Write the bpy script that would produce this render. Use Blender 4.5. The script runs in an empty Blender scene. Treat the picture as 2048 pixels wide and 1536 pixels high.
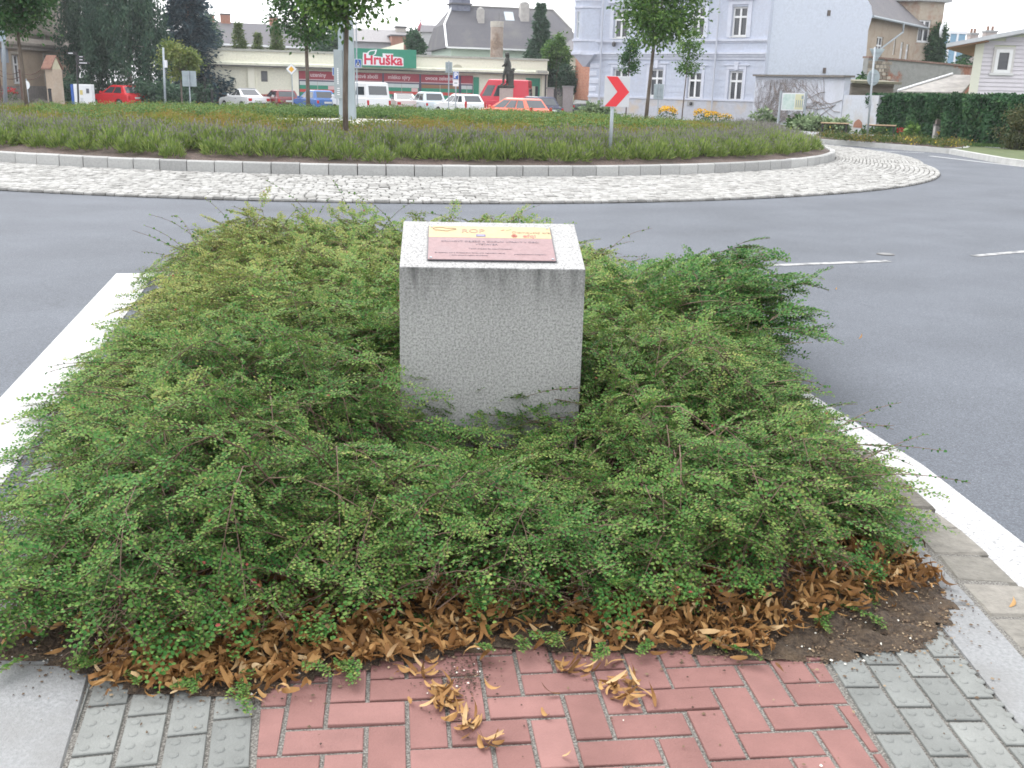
import bpy, bmesh, math, random
import numpy as np
from mathutils import Vector, Matrix
R = math.radians
rng = np.random.default_rng(7)
random.seed(7)
S = bpy.context.scene
COL = S.collection

# ------------------------------------------------------------------ camera
FPX = 2010.0; TH = math.atan(585/FPX); RO = R(1.5); HC = 1.5
_f = Vector((0, math.cos(TH), -math.sin(TH))); _r0 = Vector((1, 0, 0)); _u0 = Vector((0, math.sin(TH), math.cos(TH)))
_r = _r0*math.cos(RO)+_u0*math.sin(RO); _u = -_r0*math.sin(RO)+_u0*math.cos(RO)
cam = bpy.data.cameras.new('camera'); cam.sensor_width = 36; cam.lens = FPX/2048*36; cam.clip_end = 2000; cam.clip_start = .05
co = bpy.data.objects.new('camera', cam); COL.objects.link(co); S.camera = co
co.matrix_world = Matrix(((_r.x, _u.x, -_f.x, 0), (_r.y, _u.y, -_f.y, 0), (_r.z, _u.z, -_f.z, HC), (0, 0, 0, 1)))
# ------------------------------------------------------------------ world, sun, exposure
SUN_EL, SUN_AZ = R(58), R(-50)     # from the left
w = bpy.data.worlds.new('World'); S.world = w; w.use_nodes = True
nt = w.node_tree; nt.nodes.clear()
sky = nt.nodes.new('ShaderNodeTexSky'); sky.sky_type = 'NISHITA'; sky.sun_disc = False
sky.sun_elevation = SUN_EL; sky.sun_rotation = SUN_AZ; sky.air_density = 1.0; sky.dust_density = 3.0; sky.ozone_density = 1.0
hs = nt.nodes.new('ShaderNodeHueSaturation'); hs.inputs['Saturation'].default_value = .12
bg = nt.nodes.new('ShaderNodeBackground'); bg.inputs['Strength'].default_value = .15
wo = nt.nodes.new('ShaderNodeOutputWorld')
nt.links.new(sky.outputs[0], hs.inputs['Color'])
mxs = nt.nodes.new('ShaderNodeMix'); mxs.data_type = 'RGBA'; mxs.inputs[0].default_value = .6; mxs.inputs[7].default_value = (4.2, 4.28, 4.4, 1)     # closed bright cloud
nt.links.new(hs.outputs[0], mxs.inputs[6]); nt.links.new(mxs.outputs[2], bg.inputs[0]); nt.links.new(bg.outputs[0], wo.inputs[0])
sl = bpy.data.lights.new('sun', 'SUN'); sl.energy = .55; sl.angle = R(60); sl.color = (1, .97, .93)
so = bpy.data.objects.new('sun', sl); COL.objects.link(so)
_sd = Vector((math.sin(SUN_AZ)*math.cos(SUN_EL), math.cos(SUN_AZ)*math.cos(SUN_EL), math.sin(SUN_EL)))
so.rotation_euler = _sd.to_track_quat('Z', 'Y').to_euler()
S.view_settings.view_transform = 'Standard'; S.view_settings.look = 'None'
S.view_settings.exposure = 1.88; S.view_settings.gamma = 1.0; S.view_settings.use_curve_mapping = False
S.cycles.max_bounces = 6; S.cycles.transparent_max_bounces = 8; S.cycles.use_denoising = True; S.cycles.filter_width = 1.7

# ------------------------------------------------------------------ photo calibration: pixel + distance -> point
def ray(x, y): return _f + _r*((x-1024)/FPX) + _u*((768-y)/FPX)
CAM = Vector((0, 0, HC))
def P(x, y, Y): d = ray(x, y); return CAM + d*(Y/d.y)
def G(x, y, z=0.0): d = ray(x, y); return CAM + d*((z-HC)/d.z)
def hor(x): return 183 + (x-1024)*math.tan(RO)
def XA(px, Y, z=0.0):
    py = hor(px) + (HC-z)*FPX/Y
    return P(px, py, Y).x
def m_px(Y): return Y/FPX           # metres per photo pixel at that distance

# ------------------------------------------------------------------ materials
MATS = {}
def new_mat(name):
    m = bpy.data.materials.new(name); m.use_nodes = True
    return m, m.node_tree, m.node_tree.nodes['Principled BSDF']
def N(t, typ, **kw):
    n = t.nodes.new(typ)
    for k, v in kw.items(): setattr(n, k, v)
    return n
def ramp(t, stops, fac):
    r = t.nodes.new('ShaderNodeValToRGB'); e = r.color_ramp.elements
    while len(e) < len(stops): e.new(.5)
    for i, (p, c) in enumerate(stops): e[i].position = p; e[i].color = (c[0], c[1], c[2], 1)
    t.links.new(fac, r.inputs[0]); return r.outputs[0]
def mix(t, a, b, fac, mode='MIX'):
    n = t.nodes.new('ShaderNodeMix'); n.data_type = 'RGBA'; n.blend_type = mode
    for s, v in ((n.inputs[0], fac), (n.inputs[6], a), (n.inputs[7], b)):
        if isinstance(v, (int, float)): s.default_value = v
        elif isinstance(v, tuple): s.default_value = (v[0], v[1], v[2], 1)
        else: t.links.new(v, s)
    return n.outputs[2]
def noise(t, scale, detail=4, vec=None, rough=.55):
    n = t.nodes.new('ShaderNodeTexNoise'); n.inputs['Scale'].default_value = scale; n.inputs['Detail'].default_value = detail
    n.inputs['Roughness'].default_value = rough
    if vec is not None: t.links.new(vec, n.inputs['Vector'])
    return n.outputs['Fac']
def coords(t, kind='Object', scale=None):
    c = t.nodes.new('ShaderNodeTexCoord').outputs[kind]
    if scale:
        m = t.nodes.new('ShaderNodeMapping'); m.inputs['Scale'].default_value = scale; t.links.new(c, m.inputs[0]); c = m.outputs[0]
    return c
def bump(t, b, h, strength=.3, dist=.02):
    n = t.nodes.new('ShaderNodeBump'); n.inputs['Strength'].default_value = strength; n.inputs['Distance'].default_value = dist
    t.links.new(h, n.inputs['Height']); t.links.new(n.outputs[0], b.inputs['Normal'])
def pm(name, c1, c2=None, scale=6, rough=.75, metal=0, bmp=0, bscale=60, c3=None, scale2=.6, spec=None, stretch=None, lo=.35, hi=.65):
    """plain weathered surface: two colours by fine noise, a third by broad noise"""
    if name in MATS: return MATS[name]
    m, t, b = new_mat(name); b.inputs['Roughness'].default_value = rough; b.inputs['Metallic'].default_value = metal
    if spec is not None: b.inputs['Specular IOR Level'].default_value = spec
    if c2 is None: b.inputs['Base Color'].default_value = (*c1, 1)
    else:
        v = coords(t, 'Object', stretch)
        col = ramp(t, [(lo, c1), (hi, c2)], noise(t, scale, 5, v))
        if c3 is not None:
            f = ramp(t, [(.48, (0, 0, 0)), (.68, (1, 1, 1))], noise(t, scale2, 6, v, .65))
            col = mix(t, col, c3, f)
        t.links.new(col, b.inputs['Base Color'])
    if bmp: bump(t, b, noise(t, bscale, 3, coords(t)), bmp)
    MATS[name] = m; return m
def leaf_mat(name, stops, transl=.25, rough=.5, spec=.12):
    """colour follows each leaf's stored tint"""
    m, t, b = new_mat(name); b.inputs['Roughness'].default_value = rough; b.inputs['Specular IOR Level'].default_value = spec
    a = N(t, 'ShaderNodeAttribute', attribute_name='tint')
    col = ramp(t, stops, a.outputs['Fac']); t.links.new(col, b.inputs['Base Color'])
    tr = t.nodes.new('ShaderNodeBsdfTranslucent'); t.links.new(col, tr.inputs[0])
    mx = t.nodes.new('ShaderNodeMixShader'); mx.inputs[0].default_value = transl
    t.links.new(b.outputs[0], mx.inputs[1]); t.links.new(tr.outputs[0], mx.inputs[2])
    t.links.new(mx.outputs[0], t.nodes['Material Output'].inputs[0])
    MATS[name] = m; return m
def tint_mat(name, stops, rough=.8, scale=40, amt=.35, bmp=.2, bscale=80, spec=.3):
    m, t, b = new_mat(name); b.inputs['Roughness'].default_value = rough; b.inputs['Specular IOR Level'].default_value = spec
    a = N(t, 'ShaderNodeAttribute', attribute_name='tint')
    col = ramp(t, stops, a.outputs['Fac'])
    g = ramp(t, [(.3, (.55, .55, .55)), (.7, (1.25, 1.25, 1.25))], noise(t, scale, 5, coords(t)))
    t.links.new(mix(t, col, g, amt, 'MULTIPLY'), b.inputs['Base Color'])
    if bmp: bump(t, b, noise(t, bscale, 4, coords(t)), bmp)
    MATS[name] = m; return m

# ------------------------------------------------------------------ object helpers
def tag(o, label=None, cat=None, group=None, kind=None):
    if label: o['label'] = label
    if cat: o['category'] = cat
    if group: o['group'] = group
    if kind: o['kind'] = kind
    return o
def empty(name, loc=(0, 0, 0), rz=0, label=None, cat=None, group=None):
    o = bpy.data.objects.new(name, None); COL.objects.link(o); o.empty_display_size = .1
    o.location = loc; o.rotation_euler = (0, 0, rz)
    return tag(o, label, cat, group)
def link_mesh(name, me, parent=None, loc=(0, 0, 0)):
    o = bpy.data.objects.new(name, me); COL.objects.link(o); o.location = loc
    if parent is not None: o.parent = parent
    return o
def copy_tree(o, parent=None):
    c = o.copy(); COL.objects.link(c)
    if parent is not None: c.parent = parent
    for ch in list(o.children): copy_tree(ch, c)
    return c
def np_mesh(name, verts, quads, mats, tint=None, mi=None, smooth=False):
    verts = np.asarray(verts, np.float32).reshape(-1, 3); quads = np.asarray(quads, np.int32)
    k = quads.shape[1]; n = len(quads)
    me = bpy.data.meshes.new(name); me.vertices.add(len(verts)); me.vertices.foreach_set('co', verts.ravel())
    me.loops.add(n*k); me.loops.foreach_set('vertex_index', quads.ravel())
    me.polygons.add(n); me.polygons.foreach_set('loop_start', np.arange(0, n*k, k, dtype=np.int32))
    try: me.polygons.foreach_set('loop_total', np.full(n, k, np.int32))
    except Exception: pass
    if smooth: me.polygons.foreach_set('use_smooth', np.ones(n, bool))
    for m in (mats if isinstance(mats, (list, tuple)) else [mats]): me.materials.append(m)
    if mi is not None: me.polygons.foreach_set('material_index', np.asarray(mi, np.int32))
    me.update(calc_edges=True)
    if tint is not None:
        a = me.attributes.new('tint', 'FLOAT', 'FACE'); a.data.foreach_set('value', np.asarray(tint, np.float32))
    return me

class MB:
    """collects shapes, then links them as ONE mesh object"""
    def __init__(s): s.v = []; s.f = []; s.t = []; s.T = None; s.tint = 0.5
    def add(s, vs, fs):
        b = len(s.v)
        for p in vs:
            p = Vector(p)
            s.v.append(s.T @ p if s.T is not None else p)
        for f in fs: s.f.append([b+i for i in f]); s.t.append(s.tint)
    def box(s, x0, x1, y0, y1, z0, z1):
        s.add([(x0, y0, z0), (x1, y0, z0), (x1, y1, z0), (x0, y1, z0), (x0, y0, z1), (x1, y0, z1), (x1, y1, z1), (x0, y1, z1)],
              [(3, 2, 1, 0), (4, 5, 6, 7), (0, 1, 5, 4), (1, 2, 6, 5), (2, 3, 7, 6), (3, 0, 4, 7)])
    def poly(s, pts): s.add(pts, [range(len(pts))])
    def prism(s, a, b):
        """side walls between outline a and outline b (same count) plus both caps"""
        n = len(a); s.add(list(a)+list(b), [list(range(n))[::-1], [n+i for i in range(n)]]+[[i, (i+1) % n, n+(i+1) % n, n+i] for i in range(n)])
    def extr_xz(s, pts, y0, y1): s.prism([(x, y0, z) for x, z in pts], [(x, y1, z) for x, z in pts])
    def extr_xy(s, pts, z0, z1): s.prism([(x, y, z0) for x, y in pts], [(x, y, z1) for x, y in pts])
    def tube(s, path, rad, n=8, cap=True):
        path = [Vector(p) for p in path]
        if not isinstance(rad, (list, tuple)): rad = [rad]*len(path)
        vs = []; up = None
        for i, p in enumerate(path):
            d = (path[min(i+1, len(path)-1)]-path[max(i-1, 0)]).normalized()
            if up is None: up = Vector((1, 0, 0)) if abs(d.x) < .8 else Vector((0, 1, 0))
            a = (up-d*up.dot(d)).normalized(); c = d.cross(a); up = a
            for k in range(n):
                t = 2*math.pi*k/n; vs.append(p+(a*math.cos(t)+c*math.sin(t))*rad[i])
        fs = [[i*n+k, i*n+(k+1) % n, (i+1)*n+(k+1) % n, (i+1)*n+k] for i in range(len(path)-1) for k in range(n)]
        if cap: fs += [list(range(n))[::-1], [(len(path)-1)*n+k for k in range(n)]]
        s.add(vs, fs)
    def cyl(s, x, y, z0, z1, r0, r1=None, n=16): s.tube([(x, y, z0), (x, y, z1)], [r0, r0 if r1 is None else r1], n)
    def lathe(s, x, y, prof, n=16): s.tube([(x, y, z) for r, z in prof], [r for r, z in prof], n)
    def build(s, name, mats, parent=None, loc=(0, 0, 0), bevel=0, seg=2, smooth=False, tint=False, recalc=True):
        me = bpy.data.meshes.new(name); me.from_pydata([tuple(p) for p in s.v], [], s.f)
        if tint:
            a = me.attributes.new('tint', 'FLOAT', 'FACE'); a.data.foreach_set('value', np.asarray(s.t, np.float32))
        if recalc:
            bm = bmesh.new(); bm.from_mesh(me); bmesh.ops.recalc_face_normals(bm, faces=bm.faces); bm.to_mesh(me); bm.free()
        for m in (mats if isinstance(mats, (list, tuple)) else [mats]): me.materials.append(m)
        if smooth:
            for p in me.polygons: p.use_smooth = True
        o = link_mesh(name, me, parent, loc)
        if bevel:
            b = o.modifiers.new('bevel', 'BEVEL'); b.width = bevel; b.segments = seg; b.limit_method = 'ANGLE'; b.angle_limit = R(35)
        return o
def text(name, body, size, parent, mat, loc, rot=(R(90), 0, 0), align='CENTER', off=0, ext=.002, sx=1):
    c = bpy.data.curves.new(name, 'FONT'); c.body = body; c.size = size; c.align_x = align; c.align_y = 'CENTER'; c.extrude = ext; c.offset = off
    tmp = bpy.data.objects.new('tmp', c); me = bpy.data.meshes.new_from_object(tmp); bpy.data.objects.remove(tmp); bpy.data.curves.remove(c)
    me.name = name; me.materials.clear(); me.materials.append(mat); o = bpy.data.objects.new(name, me); COL.objects.link(o); o.location = loc; o.rotation_euler = rot; o.scale = (sx, 1, 1)
    if parent is not None: o.parent = parent
    return o

class Fac:
    """a vertical wall plane; local x runs along it, local -y faces the viewer"""
    def __init__(s, pxL, YL, pxR, YR, z=3.0):
        s.a = Vector((XA(pxL, YL, z), YL, 0)); b = Vector((XA(pxR, YR, z), YR, 0)); d = b-s.a
        s.len = d.length; s.d = d.normalized(); s.rz = math.atan2(d.y, d.x); s.n = Vector((-s.d.y, s.d.x, 0))
    def uz(s, px, py, dep=0.0):
        a = s.a+s.n*dep; d = ray(px, py); t = (a-CAM).dot(s.n)/d.dot(s.n); p = CAM+d*t
        return (p-a).dot(s.d), p.z
    def rect(s, x0, y0, x1, y1):
        u0 = s.uz(x0, (y0+y1)/2)[0]; u1 = s.uz(x1, (y0+y1)/2)[0]
        return u0, u1, s.uz((x0+x1)/2, y1)[1], s.uz((x0+x1)/2, y0)[1]
def wall_holes(mb, u0, u1, z0, z1, holes, depth=.16, y=0.0):
    xs = sorted({u0, u1, *[h[0] for h in holes], *[h[1] for h in holes]}); zs = sorted({z0, z1, *[h[2] for h in holes], *[h[3] for h in holes]})
    xs = [x for x in xs if u0 <= x <= u1]; zs = [z for z in zs if z0 <= z <= z1]
    for i in range(len(xs)-1):
        for j in range(len(zs)-1):
            cx, cz = (xs[i]+xs[i+1])/2, (zs[j]+zs[j+1])/2
            if any(h[0] < cx < h[1] and h[2] < cz < h[3] for h in holes): continue
            mb.poly([(xs[i], y, zs[j]), (xs[i+1], y, zs[j]), (xs[i+1], y, zs[j+1]), (xs[i], y, zs[j+1])])
    for a, b, c, d in holes:
        for p, q in (((a, c), (b, c)), ((b, c), (b, d)), ((b, d), (a, d)), ((a, d), (a, c))):
            mb.poly([(p[0], y, p[1]), (q[0], y, q[1]), (q[0], y+depth, q[1]), (p[0], y+depth, p[1])])
def window(parent, u0, u1, z0, z1, mat, glass, y=.1, fw=.07, mull=True, trans=.64, sill=None):
    m = MB(); m.box(u0, u0+fw, y, y+.06, z0, z1); m.box(u1-fw, u1, y, y+.06, z0, z1)
    m.box(u0+fw, u1-fw, y, y+.06, z0, z0+fw); m.box(u0+fw, u1-fw, y, y+.06, z1-fw, z1)
    if mull: c = (u0+u1)/2; m.box(c-fw*.6, c+fw*.6, y-.01, y+.05, z0+fw, z1-fw)
    if trans: zt = z0+(z1-z0)*trans; m.box(u0+fw, u1-fw, y-.02, y+.052, zt-fw*.6, zt+fw*.6)
    o = m.build('window', mat, parent)
    g = MB(); g.box(u0+fw*.5, u1-fw*.5, y+.075, y+.09, z0+fw*.5, z1-fw*.5); g.build('pane', glass, o)
    if sill is not None:
        k = MB(); k.box(u0-.06, u1+.06, -.08, y, z0-.06, z0); k.build('sill', sill, o)
    return o

# ------------------------------------------------------------------ leaves
def unit(a): return a/np.maximum(np.linalg.norm(a, axis=-1, keepdims=True), 1e-9)
def rand_dir(n):
    v = rng.normal(size=(n, 3)); return unit(v)
def leaves6(P0, D, Nn, L, Wd, fold=.18):
    """oval leaves folded along the midrib: 6 points, two quads each"""
    n = len(P0); B = unit(np.cross(Nn, D)); Nn = unit(np.cross(D, B)); L = L[:, None]; Wd = Wd[:, None]
    up = Nn*Wd*fold
    v = np.stack([P0, P0+D*L*.32+B*Wd*.5+up, P0+D*L*.72+B*Wd*.40+up, P0+D*L, P0+D*L*.72-B*Wd*.40+up, P0+D*L*.32-B*Wd*.5+up], 1)
    q = np.array([[0, 1, 2, 3], [0, 3, 4, 5]])[None]+6*np.arange(n)[:, None, None]
    return v.reshape(-1, 3), q.reshape(-1, 4)
def leaves4(P0, D, Nn, L, Wd):
    n = len(P0); B = unit(np.cross(Nn, D)); L = L[:, None]; Wd = Wd[:, None]
    v = np.stack([P0, P0+D*L*.45+B*Wd*.5, P0+D*L, P0+D*L*.45-B*Wd*.5], 1)
    q = np.array([[0, 1, 2, 3]])+4*np.arange(n)[:, None]
    return v.reshape(-1, 3), q
def strips(paths, r0):
    """thin three-sided stems along polylines (n,k,3); r0 (n,)"""
    n, k, _ = paths.shape
    d = unit(np.gradient(paths, axis=1)); ref = np.where(np.abs(d[..., 2:3]) > .8, np.array([1., 0, 0]), np.array([0, 0, 1.]))
    a = unit(np.cross(d, ref)); b = np.cross(d, a); rr = (r0[:, None]*np.linspace(1, .45, k)[None])[..., None]
    vs = np.stack([paths+rr*(a*math.cos(t)+b*math.sin(t)) for t in (0, 2.1, 4.2)], 2)       # n,k,3,3
    idx = np.arange(n*k*3).reshape(n, k, 3); q = []
    for s in range(3):
        e = (s+1) % 3; q.append(np.stack([idx[:, :-1, s], idx[:, :-1, e], idx[:, 1:, e], idx[:, 1:, s]], -1).reshape(-1, 4))
    return vs.reshape(-1, 3), np.concatenate(q)
def blob_leaves(C, rad, n, ls, flat=.5):
    """n leaves in gaussian clumps round the centres C with radius rad"""
    k = rng.integers(0, len(C), n); off = rng.normal(size=(n, 3))*.5; off[:, 2] *= flat+.3
    p = C[k]+off*(rad[k][:, None] if np.ndim(rad) else rad)
    d = unit(off*1.2+rand_dir(n)*.8+np.array([0, 0, -.25])); nn = unit(rand_dir(n)*.9+np.array([0, 0, .8]))
    L = ls*rng.uniform(.7, 1.3, n); base = rng.uniform(0, 1, len(C))
    ti = np.clip(base[k]*.5+rng.uniform(0, .5, n), 0, 1)
    return leaves4(p, d, nn, L, L*.62)+(ti,)

# ------------------------------------------------------------------ shared materials
glass = pm('window_glass', (.03, .035, .045), rough=.06, spec=.8)
sky_tone_glass = pm('sky_reflection_tone', (.45, .5, .55), rough=.08, spec=.8)  # white sky reflection put into the pane colour
white_paint = pm('white_paint', (.78, .78, .79), (.7, .7, .71), 3, .45)
galv = pm('galvanised_steel', (.36, .40, .43), (.30, .33, .36), 12, .5, .25)
sign_back = pm('sign_back_grey', (.33, .38, .40), (.28, .33, .35), 5, .55, .2)
black_metal = pm('black_metal', (.02, .02, .022), rough=.5)
dark_metal = pm('dark_metal', (.06, .06, .065), (.09, .085, .08), 10, .6)
bark = pm('bark', (.085, .065, .05), (.15, .12, .10), 14, .9, bmp=.6, bscale=30, stretch=(1, 1, .25))
sign_white = pm('sign_white', (.72, .73, .75), rough=.4)
sign_blue = pm('sign_blue', (.02, .09, .36), rough=.4)
sign_red = pm('sign_red', (.62, .025, .035), rough=.4)

# ================================================================== ROADS AND PAVING
ZR = -.03                                     # carriageway level; the island's pavement is 0
def sheet(name, pts, z, mat, kind='structure'):
    m = MB(); m.poly([(x, y, z) for x, y in pts]); o = m.build(name, mat); 
    if o.data.polygons[0].normal.z < 0: o.data.flip_normals()
    return tag(o, kind=kind)
def asphalt_mat(name, base, seams=True):
    m, t, b = new_mat(name); b.inputs['Roughness'].default_value = .82; b.inputs['Specular IOR Level'].default_value = .35
    v = coords(t)
    g = ramp(t, [(.30, tuple(c*.62 for c in base)), (.5, base), (.72, tuple(c*1.75 for c in base))], noise(t, 120, 3, v, .8))
    big = ramp(t, [(.3, (.82, .82, .82)), (.7, (1.14, 1.14, 1.14))], noise(t, .55, 6, v, .62))
    col = mix(t, g, big, 1.0, 'MULTIPLY')
    ring = t.nodes.new('ShaderNodeVectorMath'); ring.operation = 'DISTANCE'; ring.inputs[1].default_value = (-4.44, 31.37, 0); t.links.new(v, ring.inputs[0])
    wv = t.nodes.new('ShaderNodeMath'); wv.operation = 'SINE'; mu = t.nodes.new('ShaderNodeMath'); mu.operation = 'MULTIPLY'; mu.inputs[1].default_value = 3.4
    ad = t.nodes.new('ShaderNodeMath'); ad.operation = 'MULTIPLY_ADD'; ad.inputs[1].default_value = .8; t.links.new(noise(t, .4, 4, v), ad.inputs[0]); t.links.new(ring.outputs['Value'], ad.inputs[2])
    t.links.new(ad.outputs[0], mu.inputs[0]); t.links.new(mu.outputs[0], wv.inputs[0])
    lane = ramp(t, [(.0, (1, 1, 1)), (.75, (.95, .95, .95)), (1, (.92, .92, .925))], wv.outputs[0])
    col = mix(t, col, lane, 1.0, 'MULTIPLY')
    vor = t.nodes.new('ShaderNodeTexVoronoi'); vor.feature = 'DISTANCE_TO_EDGE'; vor.inputs['Scale'].default_value = .22
    dv = t.nodes.new('ShaderNodeVectorMath'); dv.operation = 'ADD'; nz_ = t.nodes.new('ShaderNodeTexNoise'); nz_.inputs['Scale'].default_value = 1.6; nz_.inputs['Detail'].default_value = 5; t.links.new(v, nz_.inputs['Vector']); t.links.new(v, dv.inputs[0]); t.links.new(nz_.outputs['Color'], dv.inputs[1]); t.links.new(dv.outputs[0], vor.inputs['Vector'])
    cr = ramp(t, [(.0, (.55, .55, .55)), (.0035, (1, 1, 1))], vor.outputs['Distance'])
    col = mix(t, col, cr, .22, 'MULTIPLY')
    sp = ramp(t, [(.70, (0, 0, 0)), (.78, (1, 1, 1))], noise(t, 60, 2, v, .4))
    col = mix(t, col, (.26, .26, .25), mix(t, sp, (0, 0, 0), .55))
    t.links.new(col, b.inputs['Base Color']); bump(t, b, noise(t, 240, 3, v), .35, .006)
    return m
asphalt = asphalt_mat('asphalt', (.091, .100, .117))
sheet('ground', [(-900, -300), (900, -300), (900, 1200), (-900, 1200)], ZR-.006, pm('ground_asphalt', (.075, .078, .083), (.095, .097, .10), 3, .85))
sheet('road', [(-60, -8), (60, -8), (60, 54), (-60, 54)], ZR, asphalt)

paint = None
def paint_mat():
    m, t, b = new_mat('road_paint'); b.inputs['Roughness'].default_value = .6; v = coords(t)
    worn = ramp(t, [(.46, (.46, .46, .46)), (.64, (.20, .20, .205))], noise(t, 70, 5, v, .75))
    broad = ramp(t, [(.3, (.88, .88, .88)), (.7, (1.05, 1.05, 1.05))], noise(t, 2, 5, v))
    t.links.new(mix(t, worn, broad, 1.0, 'MULTIPLY'), b.inputs['Base Color']); bump(t, b, noise(t, 120, 3, v), .35, .008); return m
paint = paint_mat()
def off_pl(pl, d):
    out = []
    for i, p in enumerate(pl):
        a = Vector(pl[max(i-1, 0)]); b = Vector(pl[min(i+1, len(pl)-1)]); t = (b-a).normalized(); out.append((p[0]-t.y*d, p[1]+t.x*d))
    return out
def band(name, pl, wd, z, mat):
    q = off_pl(pl, wd); m = MB()
    for i in range(len(pl)-1): m.poly([(*pl[i], z), (*pl[i+1], z), (*q[i+1], z), (*q[i], z)])
    o = m.build(name, mat)
    if o.data.polygons[0].normal.z < 0: o.data.flip_normals()
    return tag(o, kind='structure')
WO = [(1.89, -.5), (1.88, 2.2), (1.87, 3.37), (1.81, 4.14), (1.6, 5.28), (1.36, 6.8), (1.11, 8.52)]      # right line, traffic side
band('road_marking', WO, .21, ZR+.004, paint)
WL = [(-.95, -.9), (-1.98, 3.63), (-2.99, 8.27)]                                                  # left line, bed side
band('road_marking', WL, .31, ZR+.004, paint)
# worn thin marks beyond the shrubs on the right carriageway
worn = pm('worn_paint', (.33, .33, .33), (.13, .135, .14), 9, .8, lo=.45, hi=.6)
a, b2 = G(1550, 533, ZR), G(1785, 524, ZR); band('road_marking', [(a.x, a.y), (b2.x, b2.y)], .10, ZR+.004, worn)
a, b2 = G(1955, 514, ZR), G(2075, 503, ZR); band('road_marking', [(a.x, a.y), (b2.x, b2.y)], .10, ZR+.004, worn)
for x0, y0, x1, y1 in ((1690, 300, 1850, 306), (1855, 312, 2060, 336)):
    a, b2 = G(x0, y0, ZR), G(x1, y1, ZR); band('road_marking', [(a.x, a.y), (b2.x, b2.y)], .16, ZR+.004, paint)

def clip(poly, a, b):
    """keep the part of a convex polygon on the left of a->b"""
    out = []
    def side(p): return (b[0]-a[0])*(p[1]-a[1])-(b[1]-a[1])*(p[0]-a[0])
    for i, p in enumerate(poly):
        q = poly[(i+1) % len(poly)]; sp, sq = side(p), side(q)
        if sp >= 0: out.append(p)
        if (sp >= 0) != (sq >= 0):
            t = sp/(sp-sq); out.append((p[0]+(q[0]-p[0])*t, p[1]+(q[1]-p[1])*t))
    return out
def area(p): return abs(sum(p[i][0]*p[(i+1) % len(p)][1]-p[(i+1) % len(p)][0]*p[i][1] for i in range(len(p))))/2
def paver(mb, poly, z, bev=.0022, drop=.02, tilt=.0012):
    if len(poly) < 3 or area(poly) < 8e-5: return False
    cx = sum(p[0] for p in poly)/len(poly); cy = sum(p[1] for p in poly)/len(poly)
    tx, ty, dz = random.gauss(0, tilt)*8, random.gauss(0, tilt)*8, random.gauss(0, tilt)
    def pt(p, k, z): 
        d = math.hypot(p[0]-cx, p[1]-cy) or 1; q = (p[0]-(p[0]-cx)/d*k, p[1]-(p[1]-cy)/d*k)
        return (q[0], q[1], z+dz+(q[0]-cx)*tx+(q[1]-cy)*ty)
    A = [pt(p, 0, z-drop) for p in poly]; B = [pt(p, 0, z-bev) for p in poly]; C = [pt(p, bev*1.3, z) for p in poly]
    n = len(poly); mb.tint = random.random()
    mb.add(A+B+C, [[i, (i+1) % n, n+(i+1) % n, n+i] for i in range(n)]+[[n+i, n+(i+1) % n, 2*n+(i+1) % n, 2*n+i] for i in range(n)]+[[2*n+i for i in range(n)]])
    return True
grit = pm('joint_grit', (.10, .094, .084), (.29, .278, .255), 170, .95, bmp=.6, bscale=200, lo=.42, hi=.62)
sheet('pavement', [(-1.25, -1), (1.64, -1), (1.64, 3.4), (1.2, 8.2), (-2.6, 8.2), (-1.6, 3.4)], -.006, grit)
brick_m = tint_mat('red_paver', [(0, (.195, .098, .088)), (.5, (.225, .115, .104)), (1, (.252, .134, .122))], .85, 7, .38, .25, 160)
tact_m = tint_mat('grey_paver', [(0, (.165, .172, .165)), (.5, (.19, .198, .19)), (1, (.215, .222, .212))], .85, 9, .35, .25, 160)
def frame(phi, o):
    c, s = math.cos(phi), math.sin(phi)
    return lambda x, y: (o[0]+x*c-y*s, o[1]+x*s+y*c)
RL = lambda y: -.57-.2*(y-1.96); RRr = lambda y: .905-.055*(y-2.2); SL = lambda y: -1.0-.245*(y-1.94); KI = lambda y: 1.30-.03*(y-2.2)
mb = MB(); g = G(734, 1427); fr = frame(R(7), (g.x, g.y)); Wb = .1
for i in range(-45, 30):
    for j in range(-45, 20):
        k = (i-j) % 4
        if k == 0: r = (i*Wb-.1, j*Wb-.05, .2, .1)
        elif k == 3: r = (i*Wb-.1, j*Wb-.05, .1, .2)
        else: continue
        jt = .0056+random.uniform(-.0008, .0008)
        p = [fr(r[0]+jt, r[1]+jt), fr(r[0]+r[2]-jt, r[1]+jt), fr(r[0]+r[2]-jt, r[1]+r[3]-jt), fr(r[0]+jt, r[1]+r[3]-jt)]
        if p[0][1] < -1 or p[0][1] > 2.9: continue
        p = clip(p, (RRr(-2)-.006, -2), (RRr(4)-.006, 4)); 
        if len(p) > 2: p = clip(p, (RL(4)+.007, 4), (RL(-2)+.007, -2))
        paver(mb, p, 0)
tag(mb.build('brick_pavement', brick_m, tint=True, recalc=False), kind='structure')
mb = MB()
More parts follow.
